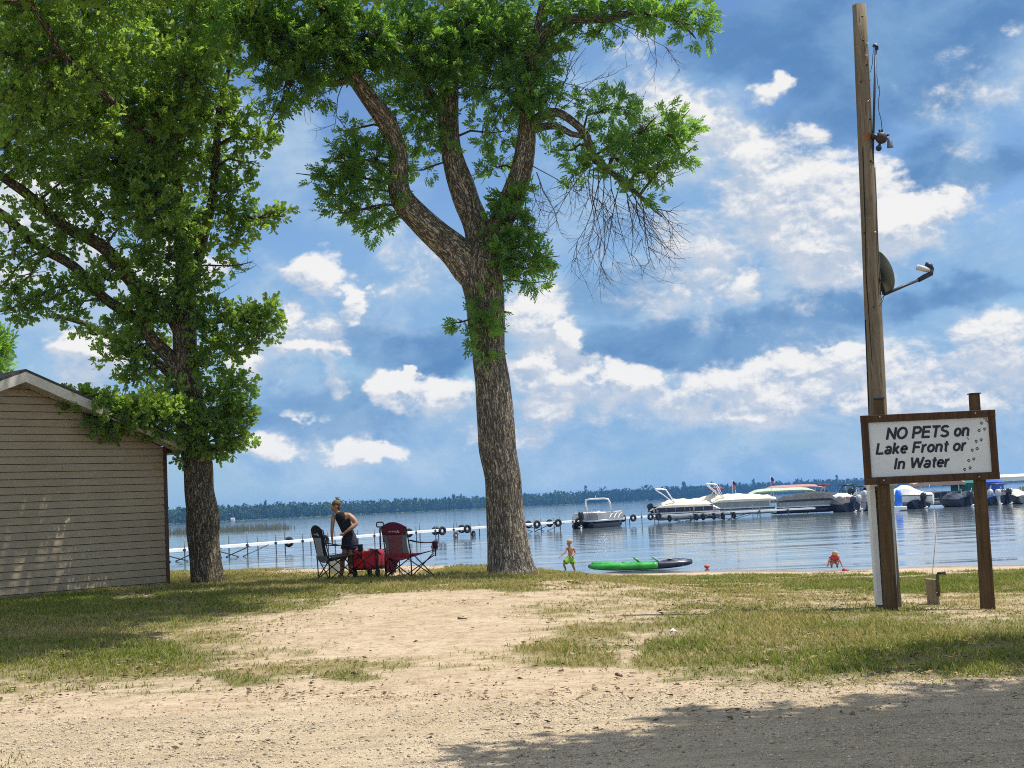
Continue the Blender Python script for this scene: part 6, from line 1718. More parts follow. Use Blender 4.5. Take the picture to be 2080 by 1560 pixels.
# toddler crouching at the shoreline
TY = 42.4
def T_(x, y, dy=0.0): return P(x, y, TY + dy)
tx = T_(1695, 1150).x; tz = g1(tx, TY); to_ = Vector((tx, TY, tz))
tod = thing('person', 'toddler in red shirt and pale shorts crouching with both hands in the sand', 'person', to_)
N = {'pelvis': (T_(1694.5, 1139, .12), (.085, .08)), 'back': (T_(1695, 1134, .06), (.092, .08)), 'chest': (T_(1695, 1130.5, -.02), (.088, .07)), 'neck': (T_(1695.3, 1127.5, -.07), .042), 'skull': (T_(1695.6, 1124.8, -.11), .072), 'crown': (T_(1695.8, 1122.8, -.11), .05),
     'shL': (T_(1688.5, 1132, -.02), .036), 'elL': (T_(1683.5, 1139, -.08), .027), 'haL': (T_(1681.5, 1149, -.14), .02), 'shR': (T_(1701.5, 1132, -.02), .036), 'elR': (T_(1706.5, 1140, -.08), .027), 'haR': (T_(1710.5, 1149, -.14), .02),
     'hiL': (T_(1690.5, 1141.5, .08), .055), 'knL': (T_(1688.5, 1143, -.10), .042), 'anL': (T_(1689.5, 1151, -.0), .028), 'toL': (T_(1689, 1153.2, -.1), .022), 'hiR': (T_(1699, 1141.5, .08), .055), 'knR': (T_(1701, 1143, -.10), .042), 'anR': (T_(1700.5, 1151, -.0), .028), 'toR': (T_(1701, 1153.2, -.1), .022)}
E = [('pelvis', 'back'), ('back', 'chest'), ('chest', 'neck'), ('neck', 'skull'), ('skull', 'crown'), ('chest', 'shL'), ('shL', 'elL'), ('elL', 'haL'), ('chest', 'shR'), ('shR', 'elR'), ('elR', 'haR'), ('pelvis', 'hiL'), ('hiL', 'knL'), ('knL', 'anL'), ('anL', 'toL'), ('pelvis', 'hiR'), ('hiR', 'knR'), ('knR', 'anR'), ('anR', 'toR')]
BN = dict(N); BE = list(E)
fingers(BN, BE, 'haL', Vector((-.2, -.5, -.6)), Vector((1, 0, 0)), .06, .4, 'l'); fingers(BN, BE, 'haR', Vector((.3, -.5, -.6)), Vector((1, 0, 0)), .06, .4, 'r')
tb2 = skin_mesh('body', BN, BE, m_skin2, tod, to_)
garment('shirt', tb2, BN, to_, {('pelvis', 'back'): (.3, 1), ('back', 'chest'): (0, 1), ('chest', 'neck'): (0, .7), ('chest', 'shL'): (0, 1), ('chest', 'shR'): (0, 1), ('shL', 'elL'): (0, .3), ('shR', 'elR'): (0, .3)}, BE, .016, mat('red_shirt', (.52, .045, .06), .8, .2, 14), tod)
garment('shorts', tb2, BN, to_, {('pelvis', 'back'): (0, .3), ('pelvis', 'hiL'): (0, 1), ('pelvis', 'hiR'): (0, 1), ('hiL', 'knL'): (0, .7), ('hiR', 'knR'): (0, .7)}, BE, .014, mat('pale_shorts', (.50, .48, .42), .8, .1, 10), tod)
hr = MB(); hr.ball(T_(1695.8, 1123.6, -.10), .086, 14, 8, (1, 1, .85)); hr.build('hair', mat('fair_hair', (.42, .27, .14), .75, .25, 20), tod, True, origin=to_)
sp_ = T_(1715, 1151, -.12); toy = thing('sand_toy', 'small crimson sand mould lying beside the crouching toddler', 'toy', (sp_.x, sp_.y, g1(sp_.x, sp_.y)))
b = MB(); b.lathe([(.075, 0), (.08, .01), (.055, .07), (.02, .075)], 16); b.build('mould', mat('crimson_plastic', (.36, .02, .06), .5), toy, True); b = MB(); b.tube([(.05, 0, .03), (.13, .02, .015)], .014, 6); b.build('handle', mat('crimson_plastic', (.36, .02, .06)), toy, True)
# ------------------------------------------------------------------ kayak and float on the beach
m_kgreen, t = new_mat('kayak_green')
co = t.coord('Object'); n1 = t.noise(t.mapping(co, (1, 1, 2)), 2.5, 4)
principled(t, t.mix(t.ramp(n1, .35, .7), (.010, .22, .020), (.06, .42, .06)), .35, None, 0, .5)
m_knavy = mat('kayak_navy', (.020, .024, .048), .35, .2, 5)
m_kgrey = mat('kayak_grey', (.36, .40, .42), .5, .12, 5)
ka, kb = P(1196, 1153, 49.6), P(1406, 1149, 49.6)
kL = (kb - ka).length; kc = (ka + kb) / 2
kayak = thing('kayak', 'green and navy inflatable kayak drawn up at the water edge', 'kayak', (kc.x, kc.y, WATER + .03), math.atan2(kb.y - ka.y, kb.x - ka.x))
def kay_ring(u, inner=False):
    x = (u - .5) * kL; e = math.sqrt(max(0, 1 - abs(2 * u - 1) ** 2.6)); hwid = .44 * e + .015
    rise = .05 * max(0, (2 * u - 1)) ** 3 + .05 * max(0, 1 - 2 * u) ** 3
    return x, hwid, rise, e
def side_tube(sgn, u0, u1, m, nm):
    pts, rad = [], []
    for i in range(25):
        u = u0 + (u1 - u0) * i / 24; x, hwid, rise, e = kay_ring(u)
        pts.append((x, sgn * hwid * .82, .12 + rise)); rad.append(.125 * (.35 + .65 * e))
    MB().tube(pts, rad, 12).build(nm, m, kayak, True)
for s in (-1, 1):
    side_tube(s, .012, .655, m_kgreen, 'side_tube'); side_tube(s, .655, .988, m_knavy, 'side_tube')
b = MB(); b.loft([[Vector((x, -w_ * .8, .03 + r_)), Vector((x, w_ * .8, .03 + r_)), Vector((x, w_ * .7, .10 + r_)), Vector((x, -w_ * .7, .10 + r_))] for x, w_, r_, e in [kay_ring(i / 24) for i in range(1, 24)]]); b.build('floor_panel', m_knavy, kayak)
def deck(u0, u1, m, nm, h):
    rows = []
    for i in range(9):
        u = u0 + (u1 - u0) * i / 8; x, w_, r_, e = kay_ring(u)
        rows.append([(x, w_ * .8 * q, .17 + r_ + h * (1 - q * q) * math.sin(math.pi * (.25 + .6 * i / 8))) for q in (-1, -.5, 0, .5, 1)])
    MB().sheet(rows, .02).build(nm, m, kayak, True)
deck(.03, .30, m_kgreen, 'spray_deck', .12); deck(.72, .97, m_knavy, 'spray_deck', .12)
for (u, m, tl) in ((.50, m_kgreen, -.35), (.695, m_kgrey, -.5)):
    x = (u - .5) * kL; b = MB(); b.sheet([[(x + .06 - .05 * k + tl * .12 * k, .24 * q, .15 + .085 * k) for q in (-1, -.5, 0, .5, 1)] for k in range(4)], .06); b.build('seat_back', m, kayak, True)
b = MB(); b.sheet([[((u - .5) * kL, q * .35, .23 + .05 * math.sin(9 * u) + .03 * (1 - abs(q))) for q in (-1, -.3, .3, 1)] for u in np.linspace(.33, .66, 8)], .015); b.build('cockpit_cover', m_kgreen, kayak, True)
b = MB(); b.sheet([[((u - .5) * kL, q * .2, .31 + .05 * math.sin(20 * u)) for q in (-1, 0, 1)] for u in np.linspace(.76, .86, 5)], .02); b.build('grey_patch', m_kgrey, kayak, True)
for (u, z) in ((.015, .17), (.985, .19)): MB().torus(((u - .5) * kL, 0, z), (0, 1, 0), .06, .014, 14, 6).build('carry_loop', m_black, kayak, True)
for s in (-1, 1): MB().tube([((u - .5) * kL, s * kay_ring(u)[1] * .86, .225 + kay_ring(u)[2]) for u in np.linspace(.14, .36, 6)], .012, 6).build('grab_line', m_black, kayak, True)

fp = P(1436, 1152, 48.8)
fl_ = MB(); fl_.lathe([(.02, -.06), (.07, -.04), (.095, 0), (.08, .04), (.04, .065), (.02, .07)], 16)
o_ = fl_.build('orange_float', mat('orange_plastic', (.72, .10, .03), .45), None, True); o_.location = (fp.x, fp.y, WATER + .06)
tag(o_, 'small orange float at the water edge just right of the kayak', 'float')

# ------------------------------------------------------------------ dock
DOCK = [Vector((-27, 69, 0)), Vector((-19.7, 85, 0)), Vector((-4.4, 119, 0)), Vector((12.9, 144, 0))]
DZ = 0.0
m_deck = mat('dock_white', (.74, .75, .76), .5, .06, 2)
m_pipe = mat('dock_pipe', (.075, .085, .095), .5, .25, 4, metal=.5)
m_rubber = mat('tire_rubber', (.012, .012, .014), .8, .25, 10)
def dock_at(px, path=DOCK):
    """Plan point of the dock's centre line that the given photo column crosses."""
    best = None
    for a, c in zip(path[:-1], path[1:]):
        for i in range(0, 121):
            p = a.lerp(c, i / 120); q = to_px(np.array([p.x]), np.array([p.y]), np.array([DZ]))[0][0]
            if best is None or abs(q - px) < best[0]: best = (abs(q - px), p, (c - a).normalized())
    return best[1], best[2]
def make_dock(label, path, post_step, brace_at, wheel_at):
    root = thing('dock', label, 'dock', path[0] + Vector((0, 0, DZ)), 0, 'docks')
    o = root.location.copy(); wd = .62
    for a, c in zip(path[:-1], path[1:]):
        d = (c - a).normalized(); s = Vector((-d.y, d.x, 0)); L_ = (c - a).length; n = max(1, round(L_ / 3.05))
        for i in range(n):
            p, q = a.lerp(c, (i + .004) / n), a.lerp(c, (i + .996) / n)
            b = MB(); ring = lambda r_: [r_ - s * wd + Vector((0, 0, DZ - .16)), r_ + s * wd + Vector((0, 0, DZ - .16)), r_ + s * wd + Vector((0, 0, DZ)), r_ - s * wd + Vector((0, 0, DZ))]
            b.loft([ring(p), ring(q)]); b.build('deck_section', m_deck, root, origin=o)
            for sd in (-1, 1):
                h = .32 + .3 * random.random(); pp_ = p + s * sd * (wd + .06)
                MB().tube([pp_ + Vector((0, 0, WATER - 1.4)), pp_ + Vector((0, 0, DZ + h))], .036, 8).build('post', m_pipe, root, True, origin=o)
                MB().box(pp_ + Vector((0, 0, DZ - .09)), (.13, .13, .14)).build('clamp', m_pipe, root, origin=o)
    for px in brace_at:
        p, d = dock_at(px, path); s = Vector((-d.y, d.x, 0))
        for sd in (-1, 1):
            for k in (-1, 1):
                MB().tube([p + s * sd * wd + d * k * 3.0 + Vector((0, 0, DZ - .15)), p + s * sd * wd + d * k * .25 + Vector((0, 0, WATER + .02))], .035, 6).build('brace', m_pipe, root, True, origin=o)
    for px in wheel_at:
        p, d = dock_at(px, path); s = Vector((-d.y, d.x, 0))
        for k in (-1, 1):
            c = p - s * (wd - .1) + d * k * 1.6 + Vector((0, 0, WATER + .16))
            b = MB(); b.torus(c, s, .22, .085, 20, 8); w_ = b.build('wheel', m_rubber, root, True, origin=o); MB().cyl(c - s * .05, c + s * .05, .15, 14).build('hub', mat('wheel_hub', (.33, .30, .26), .6), w_, True, origin=o)
            MB().tube([c, p - s * wd + d * k * .2 + Vector((0, 0, DZ - .15))], .03, 6).build('wheel_arm', m_pipe, root, True, origin=o)
    return root
make_dock('long white roll in dock running out from the left shore', DOCK, 3, (372, 470, 1095), (931,))
DOCK2 = [Vector((12.9 + .5, 144.4, 0)), Vector((20.5, 145.5, 0)), Vector((29.5, 149, 0))]
make_dock('white dock deck in front of the cream covered pontoon boats', DOCK2, 3, (1390, 1480), ())

def tire(px, near, label):
    p, d = dock_at(px); s = Vector((-d.y, d.x, 0))
    if s.y > 0: s = -s                                   # towards the camera
    c = p + s * (.62 + .16) * (1 if near else -1) + Vector((0, 0, DZ - .06 - (.05 if near else .06)))
    ax = (s + d * -.55 * (1 if near else 1)).normalized()
    b = MB(); b.torus((0, 0, 0), ax, .235, .115, 22, 10)
    o = b.build('tire', m_rubber, None, True); o.location = c
    tag(o, label, 'tire', 'tires hung along the dock')
    return o
near = [638, 766, 879, 932, 983, 1075, 1119, 1159, 1203, 1237, 1272, 1307, 1344]
far = [607, 733, 848, 901, 952, 1088, 1131, 1279]
NUM = ['first', 'second', 'third', 'fourth', 'fifth', 'sixth', 'seventh', 'eighth']
tl = sorted([(x, True) for x in near] + [(x, False) for x in far])
left_t = [q for q in tl if q[0] < 1040]; right_t = [q for q in tl if q[0] >= 1040]
for i, (x, n_) in enumerate(left_t):
    k = len(left_t) - 1 - i
    side = 'on the near side' if n_ else 'half hidden on the far side'
    words = {607: 'leftmost tire of the dock row, just left of the black chair', 638: 'black tire on the dock partly behind the head of the black chair', 733: 'black tire on the dock just right of the bending woman', 766: 'black tire on the dock beside the wagon handle', 848: 'half hidden black tire on the dock just right of the maroon chair back', 879: 'black tire on the dock above the arm of the maroon chair',
             901: 'half hidden black tire above the left dock wheel', 932: 'black tire on the dock between the two dock wheels', 952: 'half hidden black tire above the right dock wheel', 983: 'black tire on the dock touching the left edge of the ash trunk'}[x]
    tire(x, n_, words)
words_r = {1075: 'black tire on the dock just right of the ash trunk', 1088: 'half hidden tire, second to the right of the ash trunk', 1119: 'black tire above the crossed dock braces right of the ash trunk', 1131: 'half hidden tire just right of the crossed dock braces',
           1159: 'black tire at the stern corner of the open pontoon boat', 1203: 'black tire hung before the middle of the open pontoon boat', 1237: 'black tire hung before the forward end of the open pontoon boat', 1272: 'black tire just right of the open pontoon boat', 1279: 'half hidden tire behind the one just right of the open pontoon boat', 1307: 'black tire below the outboard of the first cream covered boat', 1344: 'rightmost dock tire, below the first cream covered boat'}
for x, n_ in right_t: tire(x, n_, words_r[x])
for x, w_ in ((1358, 'tire seen edge on under the second dock at its left end'), (1412, 'tire seen edge on under the middle of the first cream covered boat'), (1426, 'tire seen edge on below the right end of the first cream covered boat'),
              (1447, 'tire seen edge on where the two cream covered boats meet'), (1466, 'tire seen edge on under the second dock left of the dark undercroft'), (1488, 'tire seen edge on under the second cream covered boat')):
    p, d = dock_at(x, DOCK2); b = MB(); b.torus((0, 0, 0), (.93, .35, 0), .235, .115, 22, 10)
    o = b.build('tire', m_rubber, None, True); o.location = p + Vector((0, -.85, DZ - .36)); tag(o, w_, 'tire', 'tires hung along the dock')

# ------------------------------------------------------------------ boats
m_alu = mat('boat_aluminium', (.52, .54, .56), .35, .12, 3, metal=.6)
m_cream = mat('cream_canvas', (.66, .60, .48), .8, .08, 2.5, .01, 6)
m_creamseat = mat('cream_vinyl', (.70, .64, .50), .55, .08, 4)
m_wht = mat('boat_white', (.76, .76, .75), .4, .06, 3)
m_panel = mat('panel_grey', (.24, .255, .265), .5, .12, 2)
m_navy = mat('boat_navy', (.010, .010, .030), .4, .2, 3)
m_dkgrey = mat('charcoal_canvas', (.036, .040, .044), .85, .15, 2.5, .01, 6)
m_glass = mat('dark_screen', (.010, .012, .016), .12, .1, 3)
m_maroonc = mat('maroon_canvas', (.13, .018, .03), .85, .15, 4)
m_teal = mat('teal_canvas', (.05, .20, .19), .8, .15, 3)
m_tan = mat('tan_canvas', (.46, .32, .23), .85, .12, 2.5, .01, 6)
m_greenc = mat('green_canvas', (.012, .12, .105), .8, .15, 3)
m_bluec = mat('blue_canvas', (.02, .075, .36), .8, .15, 3)
m_palegreen = mat('pale_green_canvas', (.36, .45, .33), .85, .1, 2.5)
m_pink = mat('faded_red_canvas', (.36, .19, .19), .85, .12, 2.5)
m_whitec = mat('white_canvas', (.72, .71, .66), .85, .07, 2.5)
m_motor = mat('motor_black', (.012, .013, .018), .3, .2, 5)
m_motorb = mat('motor_blue_black', (.02, .028, .05), .3, .2, 5)
m_motorw = mat('motor_silver', (.46, .47, .47), .35, .1, 5)

def outboard(parent, x, y, z, m, tilt=0.0, s=1.0):
    """Outboard motor hung on the stern (local -x)."""
    M = Matrix.Translation((x, y, z)) @ Matrix.Rotation(tilt, 4, 'Y') @ Matrix.Scale(s, 4)
    b = MB(); sec = []
    for (z_, a, w_, o) in ((0.0, .16, .12, 0), (.08, .25, .17, -.02), (.26, .28, .19, -.04), (.42, .26, .17, -.05), (.52, .15, .11, -.06)):
        sec.append([M @ Vector((o - .22 + a * math.copysign(abs(math.cos(t_)) ** .7, math.cos(t_)), w_ * math.copysign(abs(math.sin(t_)) ** .7, math.sin(t_)), z_)) for t_ in [2 * math.pi * i / 16 for i in range(16)]])
    b.loft(sec); cw = b.build('outboard', m, parent, True)
    b = MB(); b.loft([[M @ Vector((-.22 + dx, dy, z_)) for dx, dy in ((-a, -w_), (a, -w_), (a * 1.2, 0), (a, w_), (-a, w_))] for (z_, a, w_) in ((.02, .13, .09), (-.35, .10, .06), (-.55, .12, .05), (-.80, .09, .035), (-.95, .05, .02))]); b.build('leg', m, cw)
    b = MB(); b.cyl(M @ Vector((-.02, 0, -.66)), M @ Vector((-.46, 0, -.66)), .055 * s, 10, .03 * s)
    for k in range(3):
        a = 2 * math.pi * k / 3; d = Vector((0, math.cos(a), math.sin(a))); b.sheet([[M @ (Vector((-.42, 0, -.66)) + d * r_ + Vector((.04 * e, 0, 0)) + d.cross(Vector((1, 0, 0))) * .06 * e) for r_ in (.03, .10, .17)] for e in (-1, 1)], .012)
    b.build('propeller', m_motorw, cw, True)
    b = MB(); b.box(M @ Vector((-.02, 0, .0)), (.14 * s, .22 * s, .30 * s)); b.build('bracket', m_pipe, cw)
    return cw

def bimini(root, x0, x1, z0, w_, h, lean, m_top, m_tube, sweep=.55):
    """Bow-frame top: two hoops hinged at x0 with canvas stretched between them."""
    def hoop(ln, hh):
        return [Vector((x0, -w_, z0)), Vector((x0 + ln * .6, -w_, z0 + hh * .62)), Vector((x0 + ln * .95, -w_ * .94, z0 + hh * .94)), Vector((x0 + ln, -w_ * .55, z0 + hh)), Vector((x0 + ln, 0, z0 + hh * 1.02)), Vector((x0 + ln, w_ * .55, z0 + hh)), Vector((x0 + ln * .95, w_ * .94, z0 + hh * .94)), Vector((x0 + ln * .6, w_, z0 + hh * .62)), Vector((x0, w_, z0))]
    A = hoop(lean - sweep, h * .92); B = hoop(lean + sweep, h)
    MB().tube(A, .035, 8).build('canopy_frame', m_tube, root, True); MB().tube(B, .035, 8).build('canopy_frame', m_tube, root, True)
    rows = [[A[k].lerp(B[k], i / 4) + Vector((0, 0, .06 + .05 * math.sin(math.pi * i / 4))) for k in range(2, 7)] for i in range(5)]
    MB().sheet(rows, .05).build('canopy', m_top, root, True)

def tube_hull(root, L_, y, r_, z, m, cone=.9):
    prof = [(-L_ / 2, .02), (-L_ / 2, r_ * .85), (-L_ / 2 + .12, r_), (L_ / 2 - cone, r_), (L_ / 2 - cone * .5, r_ * .8), (L_ / 2 - .05, r_ * .3), (L_ / 2, .03)]
    pts = [(x, y, z + (r_ - q) * (.55 if x > 0 else 0)) for x, q in prof]
    return MB().tube(pts, [q for _, q in prof], 20).build('pontoon_tube', m, root, True)

def pontoon(name, label, px, Y, yaw, L_=6.8, Wd=2.5, lift=0.0, fence=None, trim=None, tubes=None, cover=None, cover_prof=None, group='pontoon boats', motor=None, motor_tilt=0.0, arch=None, top=None, seats=None, stripe=None, skirt=.92):
    p = P(px, 1030, Y)
    root = thing(name, label, 'pontoon boat', (p.x, Y, WATER + lift), yaw, group)
    fence = fence or m_panel; tubes = tubes or m_alu; trim = trim or m_alu
    for s in (-1, 1): tube_hull(root, L_, s * Wd * .32, .32, .18, tubes)
    MB().box((-.05, 0, .56), (L_ * .97, Wd, .10)).build('deck', trim, root, bevel=.02)
    x0, x1 = -L_ * .40, L_ * .44
    z0, z1 = .615, 1.28
    hw = Wd / 2 - .04
    for (nm, c, sz) in (('fence_panel', ((x0 + x1) / 2, -hw, (z0 + z1) / 2), (x1 - x0, .03, z1 - z0 - .06)), ('fence_panel', ((x0 + x1) / 2, hw, (z0 + z1) / 2), (x1 - x0, .03, z1 - z0 - .06)), ('fence_panel', (x1, 0, (z0 + z1) / 2), (.03, Wd - .14, z1 - z0 - .06)), ('fence_panel', (x0, 0, (z0 + z1) / 2), (.03, Wd - .14, z1 - z0 - .06))):
        MB().box(c, sz).build(nm, fence, root)
    rl = MB()
    for z in (z0 + .01, z1):
        for s in (-1, 1): rl.tube([(x0, s * hw, z), (x1 - .25, s * hw, z), (x1, s * (hw - .15), z)], .028, 6)
        rl.tube([(x1, -hw + .15, z), (x1, hw - .15, z)], .028, 6); rl.tube([(x0, -hw, z), (x0, hw, z)], .028, 6)
    for i in range(7):
        x = x0 + (x1 - .25 - x0) * i / 6
        for s in (-1, 1): rl.tube([(x, s * hw, z0), (x, s * hw, z1)], .022, 6)
    rl.build('railing', trim, root, True)
    if stripe:
        for s in (-1, 1):
            for (xa, r_) in ((.1 * L_, .30), (.24 * L_, .34), (-.05 * L_, .26)):
                pts = [(xa + .9 * q, s * (hw + .025), z0 + .05 + .5 * math.sin(math.pi * .5 * q)) for q in np.linspace(0, 1, 8)]
                MB().tube(pts, .03, 6).build('stripe', stripe, root, True)
    if seats:
        for (x, y, lx, ly) in ((x0 + .5, -hw + .4, .9, .6), (x0 + .5, hw - .4, .9, .6), (x1 - .9, -hw + .38, 1.5, .6), (x1 - .9, hw - .38, 1.5, .6), (.1, -.5, .6, .55), (-.6, hw - .4, 1.2, .6)):
            st_ = MB(); st_.box((x, y, .82), (lx, ly, .40)); st_.box((x - (lx / 2 - .08 if lx < 1 else 0), y + (0 if lx < 1 else math.copysign(ly / 2 - .08, y)), 1.16), ((.16 if lx < 1 else lx), (ly if lx < 1 else .16), .38)); st_.build('seat', seats, root, bevel=.05)
        MB().box((.7, .55, 1.02), (.5, .7, .8)).build('console', m_wht, root, bevel=.06)
        w_ = MB(); w_.torus((.42, .55, 1.42), (-.8, 0, .6), .17, .018, 18, 6); w_.build('steering_wheel', m_black, root, True)
    if cover:
        prof = cover_prof or ((-.50, .75, .80), (-.44, .95, 1.30), (-.30, 1.2, 1.72), (-.1, 1.22, 1.85), (.15, 1.2, 1.88), (.32, 1.15, 1.72), (.44, 1.0, 1.35), (.50, .8, .80))
        rings = []
        fine = []
        for a, c in zip(prof[:-1], prof[1:]):
            for i in range(4): fine.append([a[k] + (c[k] - a[k]) * i / 4 for k in range(3)])
        fine.append(prof[-1])
        for i, (u, e, rz) in enumerate(fine):
            x = u * L_; hwc = Wd / 2 + .05; rz2 = rz + .05 * math.sin(i * 1.9)
            lo = min(skirt, e)
            rings.append([Vector((x, -hwc, lo)), Vector((x, -hwc * .99, e)), Vector((x, -hwc * .62, e + (rz2 - e) * .72)), Vector((x, -hwc * .25, rz2)), Vector((x, hwc * .25, rz2)), Vector((x, hwc * .62, e + (rz2 - e) * .72)), Vector((x, hwc * .99, e)), Vector((x, hwc, lo))])
        MB().loft(rings).build('cover', cover, root)
    if motor: outboard(root, -L_ / 2 - .02, 0, .85, motor, motor_tilt, 1.15)
    if arch:
        xa, xb, ht, ma = arch
        def U(x, lean, h): return [Vector((x, -hw, z1)), Vector((x + lean * .7, -hw, z1 + h * .7)), Vector((x + lean, -hw * .92, z1 + h * .95)), Vector((x + lean, -hw * .55, z1 + h)), Vector((x + lean, hw * .55, z1 + h)), Vector((x + lean, hw * .92, z1 + h * .95)), Vector((x + lean * .7, hw, z1 + h * .7)), Vector((x, hw, z1))]
        MB().tube(U(xa, xb, ht), .075, 10).build('arch', ma, root, True)
        MB().tube([(xa + xb, .1, z1 + ht), (xa + xb - .02, .1, z1 + ht + .28)], .02, 6).build('mast_light', m_wht, root, True)
    if top: bimini(root, *top)
    return root

def runabout(label, px, Y, yaw, L_=5.6, Wd=2.2, lift=0.15, hull=None, cover=None, tower=None, motor=None, tilt=.0, group='speed boats', screen=True, cover_h=1.35):
    p = P(px, 1030, Y)
    root = thing('speed_boat', label, 'speed boat', (p.x, Y, WATER + lift), yaw, group)
    rings = []
    for i in range(15):
        u = i / 14; x = (u - .5) * L_; w_ = Wd / 2 * (1 - max(0, (u - .45) / .55) ** 2.4) + .02; dk = .85 + .18 * u
        keel = -.28 + .75 * max(0, (u - .6) / .4) ** 2; ch = .12 + .55 * max(0, (u - .5) / .5) ** 1.6
        rings.append([Vector((x, 0, keel)), Vector((x, w_ * .82, ch)), Vector((x, w_, dk - .18)), Vector((x, w_ * .96, dk)), Vector((x, -w_ * .96, dk)), Vector((x, -w_, dk - .18)), Vector((x, -w_ * .82, ch))])
    MB().loft(rings).build('hull', hull or m_wht, root, False)
    st_ = MB()
    for s in (-1, 1): st_.tube([((u - .5) * L_, s * (Wd / 2 * (1 - max(0, (u - .45) / .55) ** 2.4) + .035), .70 + .18 * u) for u in np.linspace(0, .97, 12)], .035, 6)
    st_.build('rub_rail', m_black, root, True)
    if cover:
        rr_ = []
        for i in range(13):
            u = .02 + .94 * i / 12; x = (u - .5) * L_; w_ = Wd / 2 * (1 - max(0, (u - .45) / .55) ** 2.4) + .06; dk = .80 + .18 * u
            hgt = (cover_h - .85) * math.exp(-((u - .5) / .22) ** 2) + .10 + .03 * math.sin(3 * i)
            rr_.append([Vector((x, -w_, dk)), Vector((x, -w_ * .7, dk + .06 + hgt * .65)), Vector((x, -w_ * .2, dk + .1 + hgt)), Vector((x, w_ * .2, dk + .1 + hgt)), Vector((x, w_ * .7, dk + .06 + hgt * .65)), Vector((x, w_, dk))])
        MB().loft(rr_).build('cover', cover, root)
    elif screen:
        MB().sheet([[(.35 + .25 * (1 - q * q), q * Wd * .42, .98) for q in (-1, -.5, 0, .5, 1)], [(.05 + .25 * (1 - q * q), q * Wd * .38, 1.38) for q in (-1, -.5, 0, .5, 1)]], .02).build('windscreen', m_glass, root, True)
        for y in (-.5, .5): st2 = MB(); st2.box((-.5, y, .95), (.5, .5, .3)); st2.box((-.72, y, 1.2), (.12, .5, .35)); st2.build('seat', m_creamseat, root, bevel=.05)
    if tower:
        mt_, bag = tower
        for (xb, xt) in ((.5, -.25), (-.35, -.35)):
            MB().tube([(xb, -Wd * .46, .95), (xt, -Wd * .38, 2.0), (xt, -Wd * .25, 2.12), (xt, Wd * .25, 2.12), (xt, Wd * .38, 2.0), (xb, Wd * .46, .95)], .04, 8).build('tower', mt_, root, True)
        MB().sheet([[(-.95 + .35 * i, q * Wd * .40, 2.18 + .10 * (1 - q * q) - .02 * (i - 2) ** 2) for q in (-1, -.5, 0, .5, 1)] for i in range(5)], .07).build('tower_top', bag, root, True)
    if motor: outboard(root, -L_ / 2 - .02, 0, .86, motor, tilt, 1.45)
    MB().tube([(-L_ * .46, Wd * .3, .8), (-L_ * .46, Wd * .3, 1.9)], .015, 6).build('light_pole', m_wht, root, True)
    return root

def boat_lift(label, px, Y, yaw, L_, Wd, h, canopy, drop=.45, posts=m_alu, cat='boat lift'):
    """Four posts in the lake carrying a curved canvas roof."""
    p = P(px, 1030, Y)
    root = thing('boat_lift', label, cat, (p.x, Y, WATER), yaw, 'canopied boat lifts')
    rings = []
    for i in range(11):
        u = i / 10; x = (u - .5) * L_; e = .25 * (abs(2 * u - 1) ** 6); sag = .03 * math.sin(i * 2.4)
        rings.append([Vector((x, -Wd / 2, h - drop + sag)), Vector((x, -Wd / 2, h - e)), Vector((x, -Wd * .28, h + .22 - e * 1.4)), Vector((x, 0, h + .30 - e * 1.6)), Vector((x, Wd * .28, h + .22 - e * 1.4)), Vector((x, Wd / 2, h - e)), Vector((x, Wd / 2, h - drop + sag))])
    MB().loft(rings, cap=True, closed=True).build('canopy', canopy, root)
    for x in (-L_ * .36, L_ * .36):
        for y in (-Wd / 2 + .12, Wd / 2 - .12): MB().box((x, y, (h - .1 - 1.2) / 2), (.09, .09, h - .1 + 1.2)).build('post', posts, root)
        MB().box((x, 0, .12), (.12, Wd - .2, .14)).build('cross_beam', posts, root)
    for y in (-Wd / 2 + .12, Wd / 2 - .12): MB().box((0, y, .5), (L_ * .74, .07, .09)).build('side_beam', posts, root)
    return root

# open pontoon boat on the dock, then the row of moored boats from left to right
pontoon('pontoon_boat', 'open pontoon boat with white arch and cream seats behind the dock tires', 1214, 134.5, R(62), 6.6, 2.5, .05, mat('silver_panel', (.30, .31, .31), .4, .15, 1.5, metal=.3), m_alu, m_navy, seats=m_creamseat, arch=(.4, -.5, 1.25, m_wht), stripe=m_wht, motor=m_motor)
pontoon('pontoon_boat', 'cream covered pontoon boat with raised white canopy, leftmost of the covered pair', 1390, 147.5, math.pi + R(-4), 6.9, 2.5, .30, m_navy, m_alu, m_alu, cover=m_cream, skirt=1.10, cover_prof=((-.50, .78, .82), (-.47, .84, .92), (-.32, 1.28, 1.62), (-.1, 1.32, 1.86), (.12, 1.32, 1.95), (.20, 1.32, 1.88), (.36, 1.25, 1.55), (.5, .85, .9)), top=(.9, 0, 1.5, 1.05, 1.45, 1.35, m_whitec, m_wht, .55))
outb = bpy.data.objects['pontoon_boat.001']
outboard(outb, 3.55, 0, .9, m_motor, math.pi * .0 + .35, 1.15)
pontoon('pontoon_boat', 'longer cream covered pontoon boat with raised white canopy, right of the first covered one', 1503, 157.0, math.pi + R(-3), 7.4, 2.55, .42, m_panel, m_alu, m_alu, cover=m_cream, skirt=1.2, cover_prof=((-.52, .92, 1.0), (-.50, 1.35, 1.5), (-.40, 1.42, 1.80), (-.1, 1.45, 2.02), (.12, 1.45, 2.10), (.3, 1.42, 1.98), (.42, 1.15, 1.5), (.52, .75, .8)), top=(1.7, 0, 1.6, 1.05, 1.6, 1.2, m_whitec, m_wht, .55))
